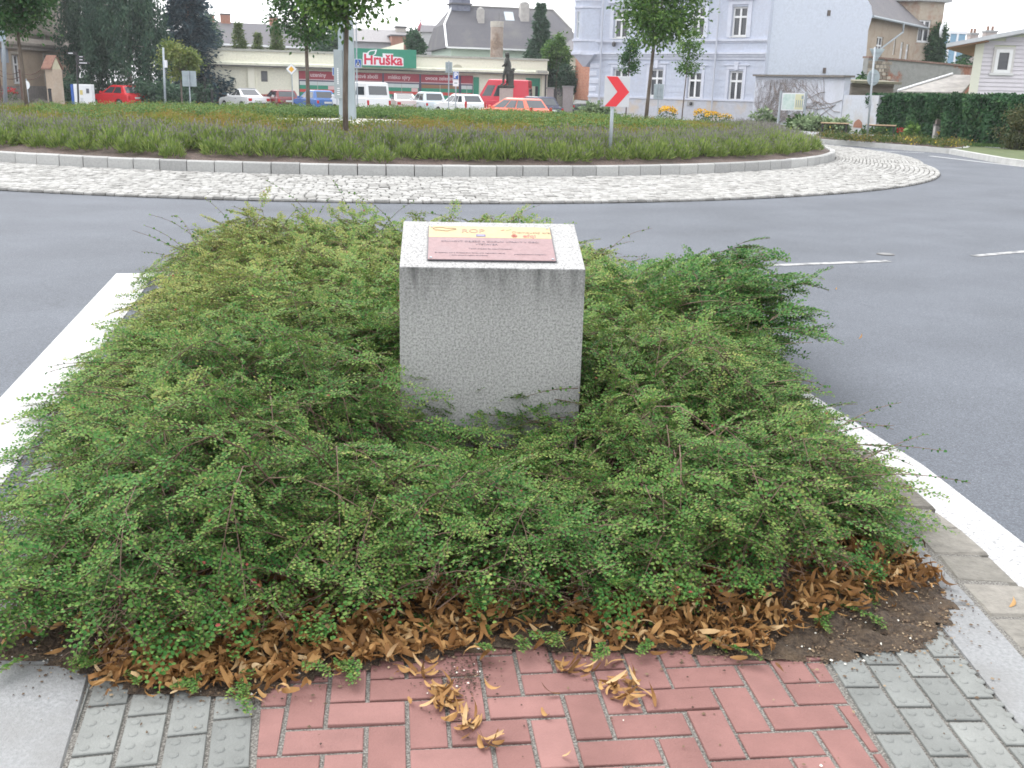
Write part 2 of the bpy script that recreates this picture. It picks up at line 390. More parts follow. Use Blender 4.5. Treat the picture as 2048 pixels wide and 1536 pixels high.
def tactile(fr, cols, x0, la, lb, y0, y1):
    for c in range(cols):
        off = (.0, .11, .05, .15)[c % 4]
        for k in range(int((y1-y0)/.2)+1):
            jt = .0055; r = (x0+c*.103, y0+k*.2+off)
            p = [fr(r[0]+jt, r[1]+jt), fr(r[0]+.103-jt, r[1]+jt), fr(r[0]+.103-jt, r[1]+.2-jt), fr(r[0]+jt, r[1]+.2-jt)]
            p = clip(p, *la); 
            if len(p) > 2: p = clip(p, *lb)
            if not paver(mb, p, .001, tilt=.0002): continue
            for bx in (.029, .074):
                for by in (.028, .076, .124, .172):
                    q = fr(r[0]+bx, r[1]+by)
                    if len(clip([(q[0]-.01, q[1]-.01), (q[0]+.01, q[1]-.01), (q[0], q[1]+.01)], *la)) < 3 or len(clip([(q[0]-.01, q[1]-.01), (q[0]+.01, q[1]-.01), (q[0], q[1]+.01)], *lb)) < 3: continue
                    vs = []
                    for rr, z in ((.013, 0), (.0105, .0022), (.0055, .0034)):
                        vs += [(q[0]+rr*math.cos(a*.785), q[1]+rr*math.sin(a*.785), z+.001) for a in range(8)]
                    mb.add(vs, [[i*8+a, i*8+(a+1) % 8, i*8+8+(a+1) % 8, i*8+8+a] for i in range(2) for a in range(8)]+[[16+a for a in range(8)]])
tactile(frame(R(12.5), (RL(1.96), 1.96)), 5, -.103*5-.004, ((RL(-2)-.007, -2), (RL(4)-.007, 4)), ((SL(4)+.006, 4), (SL(-2)+.006, -2)), -3, .9)
tactile(frame(R(2.6), (RRr(1.95), 1.95)), 4, .004, ((KI(-2)-.006, -2), (KI(4)-.006, 4)), ((RRr(4)+.006, 4), (RRr(-2)+.006, -2)), -3, 1.2)
tag(mb.build('tactile_pavement', tact_m, tint=True, recalc=False), kind='structure')
# smooth concrete bands either side of the bed
conc = pm('concrete_slab', (.19, .195, .20), (.26, .265, .27), 90, .85, bmp=.3, bscale=180, c3=(.18, .18, .177), scale2=1.3)
mb = MB()
def slab_run(inner, outer, ys, z=0.0):
    for a, b in zip(ys[:-1], ys[1:]):
        a += .003; b -= .003
        paver(mb, [(inner(a), a), (outer(a), a), (outer(b), b), (inner(b), b)], z, .008, .16, .0004)
lo = lambda y: -.92-.2175*(y+1)+.05
slab_run(lambda y: lo(y), lambda y: SL(y) if y < 9 else 0, [-1, 0, 1.0, 2.36, 3.4, 4.4, 5.4, 6.4, 7.4, 8.3])
def ko(y):
    xs = [-1, 3.37, 4.14, 5.28, 8.4]; v = [1.465, 1.465, 1.42, 1.22, .72]
    return float(np.interp(y, xs, v))
slab_run(lambda y: ko(y)-.165, ko, [-1, -.2, .8, 1.8, 2.83, 3.85, 4.85, 5.85, 6.9, 8.3])
tag(mb.build('concrete_kerb', conc, recalc=False), kind='structure')
# dirty setts in the gutter between kerb and white line
sett_dirty = tint_mat('gutter_sett', [(0, (.13, .12, .105)), (.5, (.185, .175, .155)), (1, (.24, .225, .20))], .9, 25, .5, .5, 50)
mb = MB(); y = -.9
while y < 8.2:
    L = random.uniform(.15, .24); a, b2 = ko(y)+.012, ko(y+L)+.012; wdt = .2+.02*math.sin(y)
    sp = random.uniform(.4, .6)
    j = lambda: random.uniform(-.008, .008)
    if random.random() < .5: cells = [(0, 1)]
    else: cells = [(0, sp), (sp, 1)]
    for c0, c1 in cells:
        paver(mb, [(a+c0*wdt+j()+.006, y+.006+j()), (a+c1*wdt-.006+j(), y+.006+j()), (b2+c1*wdt-.006+j(), y+L-.006+j()), (b2+c0*wdt+.006+j(), y+L-.006+j())], .0, .010, .05, .0035)
    y += L
tag(mb.build('sett_pavement', sett_dirty, tint=True, recalc=False), kind='structure')

# ------------------------------------------------------------------ roundabout
RC = Vector((-4.44, 31.37, 0)); RK = 13.46; AC = Vector((-3.68, 27.9, 0)); RA = 14.03
def apron_r(t):
    d = Vector((math.cos(t), math.sin(t), 0)); o = RC-AC; bb = o.dot(d); c = o.dot(o)-RA*RA
    return max(-bb+math.sqrt(max(bb*bb-c, 0)), RK+2.2)
KT = .20
def mound_z(x, y):
    r = min(math.hypot(x-RC.x, y-RC.y)/RK, 1.0); return .14+.42*(1-r**4)
# kerb stones with open joints
kerb_m = tint_mat('kerb_stone', [(0, (.30, .30, .295)), (.5, (.36, .36, .352)), (1, (.42, .42, .41))], .85, 30, .3, .25, 90)
mb = MB(); n = int(2*math.pi*RK/.5)
for i in range(n):
    t0 = 2*math.pi*i/n+.0006; t1 = 2*math.pi*(i+1)/n-.0006; dz = random.gauss(0, .003); dr = random.gauss(0, .004)
    ring = lambda t, r, z: (RC.x+(r+dr)*math.cos(t), RC.y+(r+dr)*math.sin(t), z)
    prof = [(RK-.14, -.05), (RK-.14, KT-.01+dz), (RK-.13, KT+dz), (RK-.02, KT+dz), (RK, KT-.02+dz), (RK+.01, -.05)]
    A = [ring(t0, *p) for p in prof]; B = [ring(t1, *p) for p in prof]; m_ = len(prof); mb.tint = random.random()
    mb.add(A+B, [[k, k+1, m_+k+1, m_+k] for k in range(m_-1)]+[list(range(m_)), [m_+k for k in range(m_)][::-1]])
tag(mb.build('roundabout_kerb', kerb_m, tint=True), kind='structure')
# light granite setts of the overrun apron, laid in arcs
joint_dark = pm('sett_joint', (.05, .047, .042), (.13, .125, .115), 60, .95, lo=.4, hi=.65)
mb = MB(); segs = 160; ang = [-math.pi*1.12+i*(math.pi*1.3)/segs for i in range(segs+1)]
for a0, a1 in zip(ang[:-1], ang[1:]):
    q = [(RC.x+r*math.cos(a), RC.y+r*math.sin(a), ZR+.012) for a, r in ((a0, RK+.01), (a0, apron_r(a0)), (a1, apron_r(a1)), (a1, RK+.01))]
    mb.poly(q)
tag(mb.build('apron', joint_dark), kind='structure')
sett_m = tint_mat('granite_sett', [(0, (.21, .205, .195)), (.2, (.29, .285, .272)), (.6, (.33, .325, .312)), (1, (.38, .375, .362))], .85, 9, .5, .5, 40)
mb = MB(); NROW = 25
for row in range(NROW):
    t = -math.pi*1.1
    while t < math.pi*.16:
        ra = apron_r(t)-RK-.04; r0 = RK+.03+ra*row/NROW; wd = ra/NROW; L = random.uniform(.11, .20)/r0; r1 = RK+.03+(apron_r(t+L)-RK-.04)*row/NROW; wd1 = (apron_r(t+L)-RK-.04)/NROW
        g_ = .009; j = lambda s=.007: random.uniform(-s, s)
        pts = [(r0+g_+j(), t+(g_+j())/r0), (r0+wd-g_+j(), t+(g_+j())/r0), (r1+wd1-g_+j(), t+L-(g_+j())/r0), (r1+g_+j(), t+L-(g_+j())/r0)]
        paver(mb, [(RC.x+a*math.cos(b), RC.y+a*math.sin(b)) for a, b in pts], ZR+.045+random.gauss(0, .003), .012, .045, .003)
        t += L
tag(mb.build('sett_pavement', sett_m, tint=True, recalc=True), kind='structure')
# mound of mulch
mulch = pm('bark_mulch', (.035, .024, .02), (.13, .09, .075), 28, .95, bmp=.8, bscale=35, c3=(.055, .045, .035), scale2=1.2)
nr, na = 24, 120
vs = [(RC.x, RC.y, mound_z(RC.x, RC.y))]; fs = []
for i in range(1, nr+1):
    for k in range(na):
        rr = (RK-.13)*i/nr; t = 2*math.pi*k/na; x, y = RC.x+rr*math.cos(t), RC.y+rr*math.sin(t)
        vs.append((x, y, mound_z(x, y)+(random.gauss(0, .012) if i < nr else 0)))
mb = MB(); mb.add(vs, [[0, 1+k, 1+(k+1) % na] for k in range(na)]+[[1+(i-1)*na+k, 1+i*na+k, 1+i*na+(k+1) % na, 1+(i-1)*na+(k+1) % na] for i in range(1, nr) for k in range(na)])
tag(mb.build('mound_ground', mulch, smooth=True), kind='structure')
# pale gravel round the steel column
PC = Vector((-4.62, 29.6, 0)); PC.z = mound_z(PC.x, PC.y)
gravel_m = pm('pale_gravel', (.30, .28, .25), (.55, .53, .49), 30, .9, bmp=.8, bscale=40, lo=.4, hi=.6)
mb = MB(); ring = [(PC.x+2.7*math.cos(t)*(1+.06*math.sin(5*t)), PC.y-1.6+3.2*math.sin(t)*(1+.05*math.cos(4*t))) for t in np.linspace(0, 2*math.pi, 40, endpoint=False)]
c = (PC.x, PC.y-1.6)
vs = [(*c, mound_z(*c)+.05)]
for k in range(1, 9): vs += [(c[0]+(x-c[0])*k/8, c[1]+(y-c[1])*k/8, mound_z(c[0]+(x-c[0])*k/8, c[1]+(y-c[1])*k/8)+(.05 if k < 8 else 0)) for x, y in ring]
mb.add(vs, [[0, 1+k, 1+(k+1) % 40] for k in range(40)]+[[1+(i-1)*40+k, 1+i*40+k, 1+i*40+(k+1) % 40, 1+(i-1)*40+(k+1) % 40] for i in range(1, 8) for k in range(40)])
tag(mb.build('gravel', gravel_m, smooth=True), kind='stuff')

# planting strip, splitter island and footway on the right
kerb2 = pm('far_kerb', (.36, .36, .35), (.44, .44, .43), 5, .85)
def kerb_line(name, pl, wd=.14, h=.13):
    q = off_pl(pl, wd); mb = MB()
    for i in range(len(pl)-1): mb.prism([(*pl[i], ZR), (*pl[i+1], ZR), (*q[i+1], ZR), (*q[i], ZR)], [(*pl[i], h), (*pl[i+1], h), (*q[i+1], h), (*q[i], h)])
    return tag(mb.build(name, kerb2), kind='structure')
gp = lambda x, y, z=0: tuple(G(x, y, z)[:2])
SK = [gp(1625, 285), gp(1700, 290), gp(1790, 297), gp(1900, 306), gp(1935, 303), gp(1945, 296)]
kerb_line('far_kerb', SK, .15)
SP = [gp(1898, 306), gp(1930, 312), gp(2000, 325), gp(2080, 336)]
kerb_line('far_kerb', SP, .15)
footway = pm('footway', (.20, .205, .215), (.25, .255, .265), 4, .9)
grassy = pm('verge_ground', (.05, .075, .02), (.09, .11, .04), 4, .95)
def up(pl, h): return [(x, y) for x, y in pl]
sheet('footway', [gp(1560, 263), *SK[:4], gp(1940, 305), gp(1915, 305), gp(2080, 318), gp(2200, 300), gp(2200, 250), gp(1560, 233)], .115, footway)
sheet('verge', [gp(1620, 283), gp(1700, 288), gp(1790, 295), gp(1900, 304), gp(1930, 300), gp(1935, 294), gp(1640, 268)], .121, mulch)
sheet('lawn', [gp(1560, 258), gp(1640, 265), gp(1935, 288), gp(2200, 300), gp(2200, 262), gp(1560, 236)], .123, grassy)
sheet('verge', [*SP, gp(2200, 352), gp(2200, 296), gp(1960, 296), gp(1935, 300)], .119, grassy)
sheet('pavement', [gp(1905, 296), gp(1990, 304), gp(2120, 312), gp(2120, 298), gp(2000, 291), gp(1905, 286)], .127, footway)

# ================================================================== THE PLANTED BED
BED = [(-1.40, 2.42), (-1.11, 2.31), (-.86, 2.23), (-.65, 2.24), (-.49, 2.35), (-.25, 2.42), (-.01, 2.49), (.45, 2.51), (.89, 2.47), (1.2, 2.55), (1.37, 2.75), (1.41, 3.02), (1.32, 3.4),
       (1.28, 4.2), (1.16, 5.0), (1.02, 5.7), (.84, 6.6), (.58, 8.3), (-2.58, 8.3), (-2.18, 6.3), (-1.80, 4.4), (-1.52, 3.1)]
BED2 = np.array(BED)
def bed_dist(x, y):
    """signed distance to the bed's outline, positive inside"""
    x = np.atleast_1d(np.asarray(x, float)); y = np.atleast_1d(np.asarray(y, float)); d = np.full(x.shape, 1e9); ins = np.zeros(x.shape, bool)
    n = len(BED2)
    for i in range(n):
        a, b = BED2[i], BED2[(i+1) % n]; e = b-a
        t = np.clip(((x-a[0])*e[0]+(y-a[1])*e[1])/(e@e), 0, 1)
        d = np.minimum(d, np.hypot(x-a[0]-t*e[0], y-a[1]-t*e[1]))
        c = ((a[1] > y) != (b[1] > y)); ins ^= c & (x < (b[0]-a[0])*(y-a[1])/((b[1]-a[1]) or 1e-9)+a[0])
    return np.where(ins, d, -d)
soil_m = pm('bed_soil', (.03, .02, .014), (.105, .075, .05), 70, .95, bmp=.9, bscale=90, c3=(.09, .06, .035), scale2=9, lo=.35, hi=.7)
gx = np.arange(-3.0, 1.6, .02); gy = np.arange(2.05, 8.5, .02); X, Y = np.meshgrid(gx, gy, indexing='ij'); D = bed_dist(X.ravel(), Y.ravel()).reshape(X.shape)
D = D+rng.normal(0, .006, D.shape)+.018*np.sin(X*23+2*np.sin(Y*19))*np.sin(Y*27+X*9)
Z = np.where(D > 0, .006+.05*np.clip(D/.5, 0, 1)+(rng.normal(0, .005, D.shape)+.010*np.sin(X*31+np.sin(Y*17))*np.sin(Y*37))*np.clip(D/.08, 0, 1), -.0004+rng.uniform(0, .0032, D.shape))
keep = D > -.02; idx = np.arange(X.size).reshape(X.shape)
cell = keep[:-1, :-1] & keep[1:, :-1] & keep[1:, 1:] & keep[:-1, 1:]
q = np.stack([idx[:-1, :-1], idx[1:, :-1], idx[1:, 1:], idx[:-1, 1:]], -1)[cell]
tag(link_mesh('bed_ground', np_mesh('bed_ground', np.stack([X, Y, Z], -1), q, soil_m, smooth=True)), kind='structure')

# ------------------------------------------------------------------ granite block with plaque
def granite_mat():
    m, t, b = new_mat('granite'); b.inputs['Roughness'].default_value = .75; v = coords(t)
    sp = ramp(t, [(.36, (.17, .168, .166)), (.5, (.34, .337, .333)), (.64, (.46, .457, .452))], noise(t, 110, 3, v, .85))
    broad = ramp(t, [(.3, (.92, .92, .92)), (.7, (1.04, 1.04, 1.04))], noise(t, 3, 5, v))
    col = mix(t, sp, broad, 1.0, 'MULTIPLY')
    # rain-borne dirt running down from the front edge, with ragged tails
    geo = t.nodes.new('ShaderNodeSeparateXYZ'); t.links.new(v, geo.inputs[0])
    st = noise(t, 9, 4, coords(t, 'Object', (1, 1, .12)), .6); st2 = noise(t, 30, 3, coords(t, 'Object', (1, 1, .25)), .6)
    h = t.nodes.new('ShaderNodeMapRange'); h.inputs[1].default_value = .52; h.inputs[2].default_value = .83; t.links.new(geo.outputs[2], h.inputs[0])
    a = t.nodes.new('ShaderNodeMath'); a.operation = 'MULTIPLY'; t.links.new(h.outputs[0], a.inputs[0]); t.links.new(h.outputs[0], a.inputs[1])
    s = ramp(t, [(.30, (.15, .15, .15)), (.58, (1, 1, 1))], st); s2 = ramp(t, [(.35, (.4, .4, .4)), (.65, (1, 1, 1))], st2)
    a2 = t.nodes.new('ShaderNodeMath'); a2.operation = 'MULTIPLY'; t.links.new(a.outputs[0], a2.inputs[0]); t.links.new(s, a2.inputs[1])
    nz = t.nodes.new('ShaderNodeNewGeometry'); sn = t.nodes.new('ShaderNodeSeparateXYZ'); t.links.new(coords(t, 'Normal'), sn.inputs[0])
    fr_ = t.nodes.new('ShaderNodeMath'); fr_.operation = 'LESS_THAN'; fr_.inputs[1].default_value = .4; t.links.new(sn.outputs[2], fr_.inputs[0])
    a3 = t.nodes.new('ShaderNodeMath'); a3.operation = 'MULTIPLY'; t.links.new(a2.outputs[0], a3.inputs[0]); t.links.new(fr_.outputs[0], a3.inputs[1])
    a4 = t.nodes.new('ShaderNodeMath'); a4.operation = 'MULTIPLY'; t.links.new(a3.outputs[0], a4.inputs[0]); t.links.new(s2, a4.inputs[1])
    col = mix(t, col, (.055, .055, .055), a4.outputs[0]); t.links.new(col, b.inputs['Base Color'])
    bump(t, b, noise(t, 170, 3, v, .7), .5, .004); return m
granite = granite_mat()
BX, BY, BROT = -.088, 4.0, R(4)
block = empty('stone_block', (BX, BY, 0), BROT, 'grey speckled granite block with a sloping top that carries a plaque', 'stone block')
hw, zf, zb, dp = .374, .818, .948, .42
mb = MB(); mb.prism([(-hw, 0, -.1), (hw, 0, -.1), (hw, dp, -.1), (-hw, dp, -.1)], [(-hw, 0, zf), (hw, 0, zf), (hw, dp, zb), (-hw, dp, zb)])
mb.build('body', granite, block, bevel=.005, seg=2)
sl_ = math.atan2(zb-zf, dp); sl_len = math.hypot(dp, zb-zf)
pl = empty('plaque', (0, 0, zf+.001), 0); pl.parent = block; pl.rotation_euler = (sl_, 0, 0)      # local x across, y up the slope
bpl = pm('plaque_purple', (.215, .13, .132), (.26, .162, .165), 60, .5, c3=(.23, .15, .155), scale2=12)
cpl = pm('plaque_cream', (.38, .285, .15), (.41, .315, .17), 50, .45)
px0, px1, py0, py1 = -.262, .258, .055, .375
ysp = .262
mb = MB(); mb.box(px0-.004, px1+.004, py0-.004, py1+.004, 0.003, .006); plate = mb.build('plate', pm('plaque_edge', (.05, .05, .06), rough=.4), pl)
mb = MB(); mb.box(px0, px1, py0, ysp-.0015, .006, .008); mb.build('lower_panel', bpl, pl)
mb = MB(); mb.box(px0, px1, ysp, py1, .006, .008); mb.build('upper_panel', cpl, pl)
ink = pm('plaque_ink', (.16, .12, .14), rough=.5); ink2 = pm('plaque_brown', (.27, .19, .12), rough=.5); redl = pm('plaque_red', (.42, .13, .11), rough=.5)
gl = pm('plaque_green', (.06, .3, .15), rough=.5); lb_ = pm('plaque_blue', (.12, .11, .20), rough=.5)
T0 = (0, 0, 0)
def ptext(s, size, x, y, m, align='LEFT', off=0): return text('lettering', s, size, pl, m, (x, y, .0088), T0, align, off, .0004)
ptext('ROP', .052, -.125, .325, ink2, off=.0006)
ptext('efqi', .040, .135, .283, redl, off=.0004)
ptext('Olomoucký kraj', .026, .09, .318, ink2)
ptext('KRUHOVÝ OBJEZD A OKOLNÍ ÚPRAVY V OBCI', .0195, -.005, .222, ink, 'CENTER')
ptext('VÝSTAVBA', .0195, -.02, .196, ink, 'CENTER')
ptext('Tento projekt byl spolufinancován', .013, -.005, .155, ink, 'CENTER')
ptext('Evropskou unií z Evropského fondu pro regionální rozvoj', .0125, -.235, .115, ink)
ptext('prostřednictvím programu', .0125, .09, .108, ink)
ptext('v rámci podpory regionu soudržnosti', .0105, -.175, .093, ink)
mb = MB(); mb.box(-.062, -.022, .272, .293, .008, .0093); e_ = mb.build('flag_emblem', lb_, pl)
mb = MB(); mb.box(-.056, -.028, .281, .285, .0093, .0098); mb.build('stars', pm('plaque_pale', (.4, .4, .55), rough=.5), e_)
mb = MB()
cloudp = [(-.20+.047*math.cos(t)*(1+.18*math.sin(3*t+1)), .34+.015*math.sin(t)*(1+.3*math.sin(4*t)), .0092) for t in np.linspace(0, 6.28, 28)]
mb.tube(cloudp, .0011, 4); mb.build('map_emblem', ink2, pl)
for k, (mm, x0, x1, y0, y1) in enumerate(((redl, .045, .062, .336, .344), (gl, .066, .092, .336, .349))):
    mb = MB(); mb.prism([(x0, y0, .008), (x1, y1-.003, .008), (x1-.004, y1, .008)], [(x0, y0, .0092), (x1, y1-.003, .0092), (x1-.004, y1, .0092)]); mb.build('wave_emblem', mm, pl)
mb = MB(); mb.tube([(.10+.0115*math.cos(t), .283+.011*math.sin(t), .009) for t in np.linspace(0, 6.4, 16)], .0022, 4); mb.tube([(.10+.0045*math.cos(t), .283+.0045*math.sin(t), .009) for t in np.linspace(0, 6.4, 12)], .0018, 4)
mb.build('round_emblem', redl, pl)
for sx in (px0+.012, px1-.012):
    for sy in (py0+.012, py1-.012): mb = MB(); mb.cyl(sx, sy, .008, .011, .005, n=8); mb.build('screw_head', galv, pl)

# ------------------------------------------------------------------ cotoneaster-like ground cover
def bsm(t): t = np.clip(t, 0, 1); return t*t*(3-2*t)
def hgt(x, y):
    d = bed_dist(x, y); h = .16+.24*bsm((d+.05)/.65)
    h = h*(1-.62*np.exp(-((x+.05)/.42)**4-((y-3.55)/.55)**4))                      # low in front of the block
    h = h+.16*np.exp(-((x-.95)/.35)**2-((y-5.5)/.8)**2)+.10*np.exp(-((x-.95)/.4)**2-((y-3.9)/.5)**2)
    h = h+.08*np.exp(-((x+1.1)/.5)**2-((y-3.6)/.8)**2)+.12*bsm((y-6.2)/1.6)
    lump = np.sin(x*6.1+1.3*np.sin(y*3.1))*np.sin(y*5.3+1.1*np.sin(x*2.7)+.6)
    h = h*(1+.20*lump)
    for hx, hy, hr in HOLES: h = h*(1-.82*np.exp(-((x-hx)**2+((y-hy)*1.3)**2)/hr**2))
    return h
HOLES = [(-1.02, 3.72, .17), (-.62, 3.42, .16), (-.35, 3.12, .10), (.72, 3.62, .19), (.42, 3.15, .10), (-.95, 2.95, .10), (1.0, 4.35, .15), (-.62, 4.3, .13), (-1.35, 3.3, .12), (.15, 2.95, .08), (.9, 3.1, .10), (-.8, 5.4, .13), (-1.5, 5.0, .12)]
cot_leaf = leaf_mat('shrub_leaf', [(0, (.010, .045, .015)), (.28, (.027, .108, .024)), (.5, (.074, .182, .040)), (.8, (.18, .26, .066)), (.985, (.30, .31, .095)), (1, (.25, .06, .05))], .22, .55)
stem_m = pm('shrub_stem', (.10, .055, .04), (.17, .11, .08), 30, .8)
def make_spray(L, nshoot, leaf, seed):
    """one flat fan: stem along +x, shoots either side, leaves two-ranked; returns leaf arrays and stem paths"""
    r = np.random.default_rng(seed); P0, D, Nn, Ls, T = [], [], [], [], []; paths = []
    xs = np.linspace(0, L, 6); main = np.stack([xs, r.normal(0, .004, 6), -.18*xs**2/L], 1); paths.append(main)
    def along(path, n, l0, l1, tip):
        for k in range(n):
            t = (k+.6)/n; i = min(int(t*(len(path)-1)), len(path)-2); f = t*(len(path)-1)-i
            p = path[i]*(1-f)+path[i+1]*f; d = path[i+1]-path[i]; d = d/np.linalg.norm(d); side = 1 if k % 2 else -1
            b = np.array([-d[1], d[0], 0.])*side
            dd = d*r.uniform(.35, .8)+b*1.0+np.array([0, 0, r.normal(.12, .22)]); dd /= np.linalg.norm(dd)
            P0.append(p); D.append(dd); nn = np.array([0, 0, 1.])+r.normal(0, .32, 3); Nn.append(nn/np.linalg.norm(nn))
            Ls.append((l0*(1-t)+l1*t)*r.uniform(.8, 1.2)); T.append(tip*t)
    for k in range(nshoot):
        t = .12+.83*(k+.3)/nshoot; x = L*t; p = np.array([x, 0, -.18*x*x/L]); side = 1 if k % 2 else -1
        l = L*.42*(1-.72*t)*r.uniform(.7, 1.2); a = side*r.uniform(.6, 1.0); u = np.linspace(0, 1, 4)
        path = np.stack([p[0]+l*u*np.cos(a*(1-.25*u)), l*u*np.sin(a*(1-.25*u)), p[2]+l*(.12*u-.25*u*u)+r.normal(0, .06)*l*u], 1)
        paths.append(path); along(path, max(3, int(l/(leaf*.62))), leaf, leaf*.66, .30)
    along(main[2:], int(L*.5/(leaf*.62)), leaf*.95, leaf*.5, .38)
    return [np.array(a) for a in (P0, D, Nn, Ls, T)], paths
def rotmats(az, el, roll):
    ca, sa, ce, se, cr, sr = np.cos(az), np.sin(az), np.cos(el), np.sin(el), np.cos(roll), np.sin(roll)
    n = len(az); M = np.zeros((n, 3, 3))
    X = np.stack([ca*ce, sa*ce, se], -1); Yv = np.stack([-sa, ca, np.zeros(n)], -1); Zv = np.cross(X, Yv)
    M[:, :, 0] = X; M[:, :, 1] = Yv*cr[:, None]+Zv*sr[:, None]; M[:, :, 2] = -Yv*sr[:, None]+Zv*cr[:, None]
    return M
def front_lim(x): return np.interp(x, [-1.45, -1.1, -.8, -.45, 0, .5, .95, 1.25, 1.5], [2.38, 2.32, 2.36, 2.52, 2.63, 2.67, 2.76, 2.98, 3.40])
V, Q, T, MI = [], [], [], []; nv = 0
def push(v, q, t, mi):
    global nv
    V.append(v); Q.append(q+nv); nv += len(v); T.append(t); MI.append(np.full(len(q), mi, np.int32))
def in_block(p, e=.0):
    c, s = math.cos(-BROT), math.sin(-BROT); x = (p[:, 0]-BX)*c-(p[:, 1]-BY)*s; y = (p[:, 0]-BX)*s+(p[:, 1]-BY)*c
    return (np.abs(x) < hw+e) & (y > -e) & (y < dp+e) & (p[:, 2] < .96)
def place_sprays(pos, az, el, roll, scale, tint0, temps, lim=True):
    pick = rng.integers(0, len(temps), len(pos))
    for k, (lv, paths) in enumerate(temps):
        s = np.where(pick == k)[0]
        if not len(s): continue
        M = rotmats(az[s], el[s], roll[s]); sc = scale[s]; o = pos[s]
        P0 = np.einsum('nij,mj->nmi', M, lv[0])*sc[:, None, None]+o[:, None]
        Dd = np.einsum('nij,mj->nmi', M, lv[1]); Nn = np.einsum('nij,mj->nmi', M, lv[2]); m = len(lv[0])
        L = (sc[:, None]**.35*lv[3][None]).ravel(); ti = (tint0[s][:, None]+lv[4][None]+rng.normal(0, .10, (len(s), m))).ravel()
        P0, Dd, Nn = P0.reshape(-1, 3), Dd.reshape(-1, 3), Nn.reshape(-1, 3)
        Dd = unit(Dd+rng.normal(0, .12, Dd.shape)); Nn = unit(Nn+np.array([0, -.12, .35])); P0 = P0.copy(); P0[:, 2] = np.maximum(P0[:, 2], .012)
        ok = ~(in_block(P0, .004) | in_block(P0+Dd*L[:, None], .002))
        if lim: ok &= P0[:, 1] > front_lim(P0[:, 0])+.09*np.sin(P0[:, 0]*11+.8)*np.sin(P0[:, 0]*5)+.05*np.sin(P0[:, 0]*31+1)-.02+rng.normal(0, .035, len(P0))-P0[:, 2]*.35
        P0, Dd, Nn, L, ti = P0[ok], Dd[ok], Nn[ok], L[ok], np.clip(ti[ok], 0, .975)
        red = rng.random(len(ti)) < .0015; ti[red] = 1
        v, q = leaves6(P0, Dd, Nn, L, L*rng.uniform(.62, .85, len(L))); push(v, q, np.repeat(ti, 2), 0)
        for pa in paths:
            pp = np.einsum('nij,mj->nmi', M, pa)*sc[:, None, None]+o[:, None]
            okp = ~in_block(pp.reshape(-1, 3)).reshape(pp.shape[:2]).any(1)
            if lim: okp &= (pp[..., 1] > front_lim(pp[..., 0])-.05-pp[..., 2]*.35).all(1)
            if okp.any():
                v, q = strips(pp[okp], np.full(okp.sum(), .0011 if len(pa) == 4 else .0016)); push(v, q, np.full(len(q), .5), 1)
NEAR = [make_spray(.26, 9, .0165, 10+i) for i in range(7)]
FAR = [make_spray(.30, 9, .0215, 40+i) for i in range(6)]
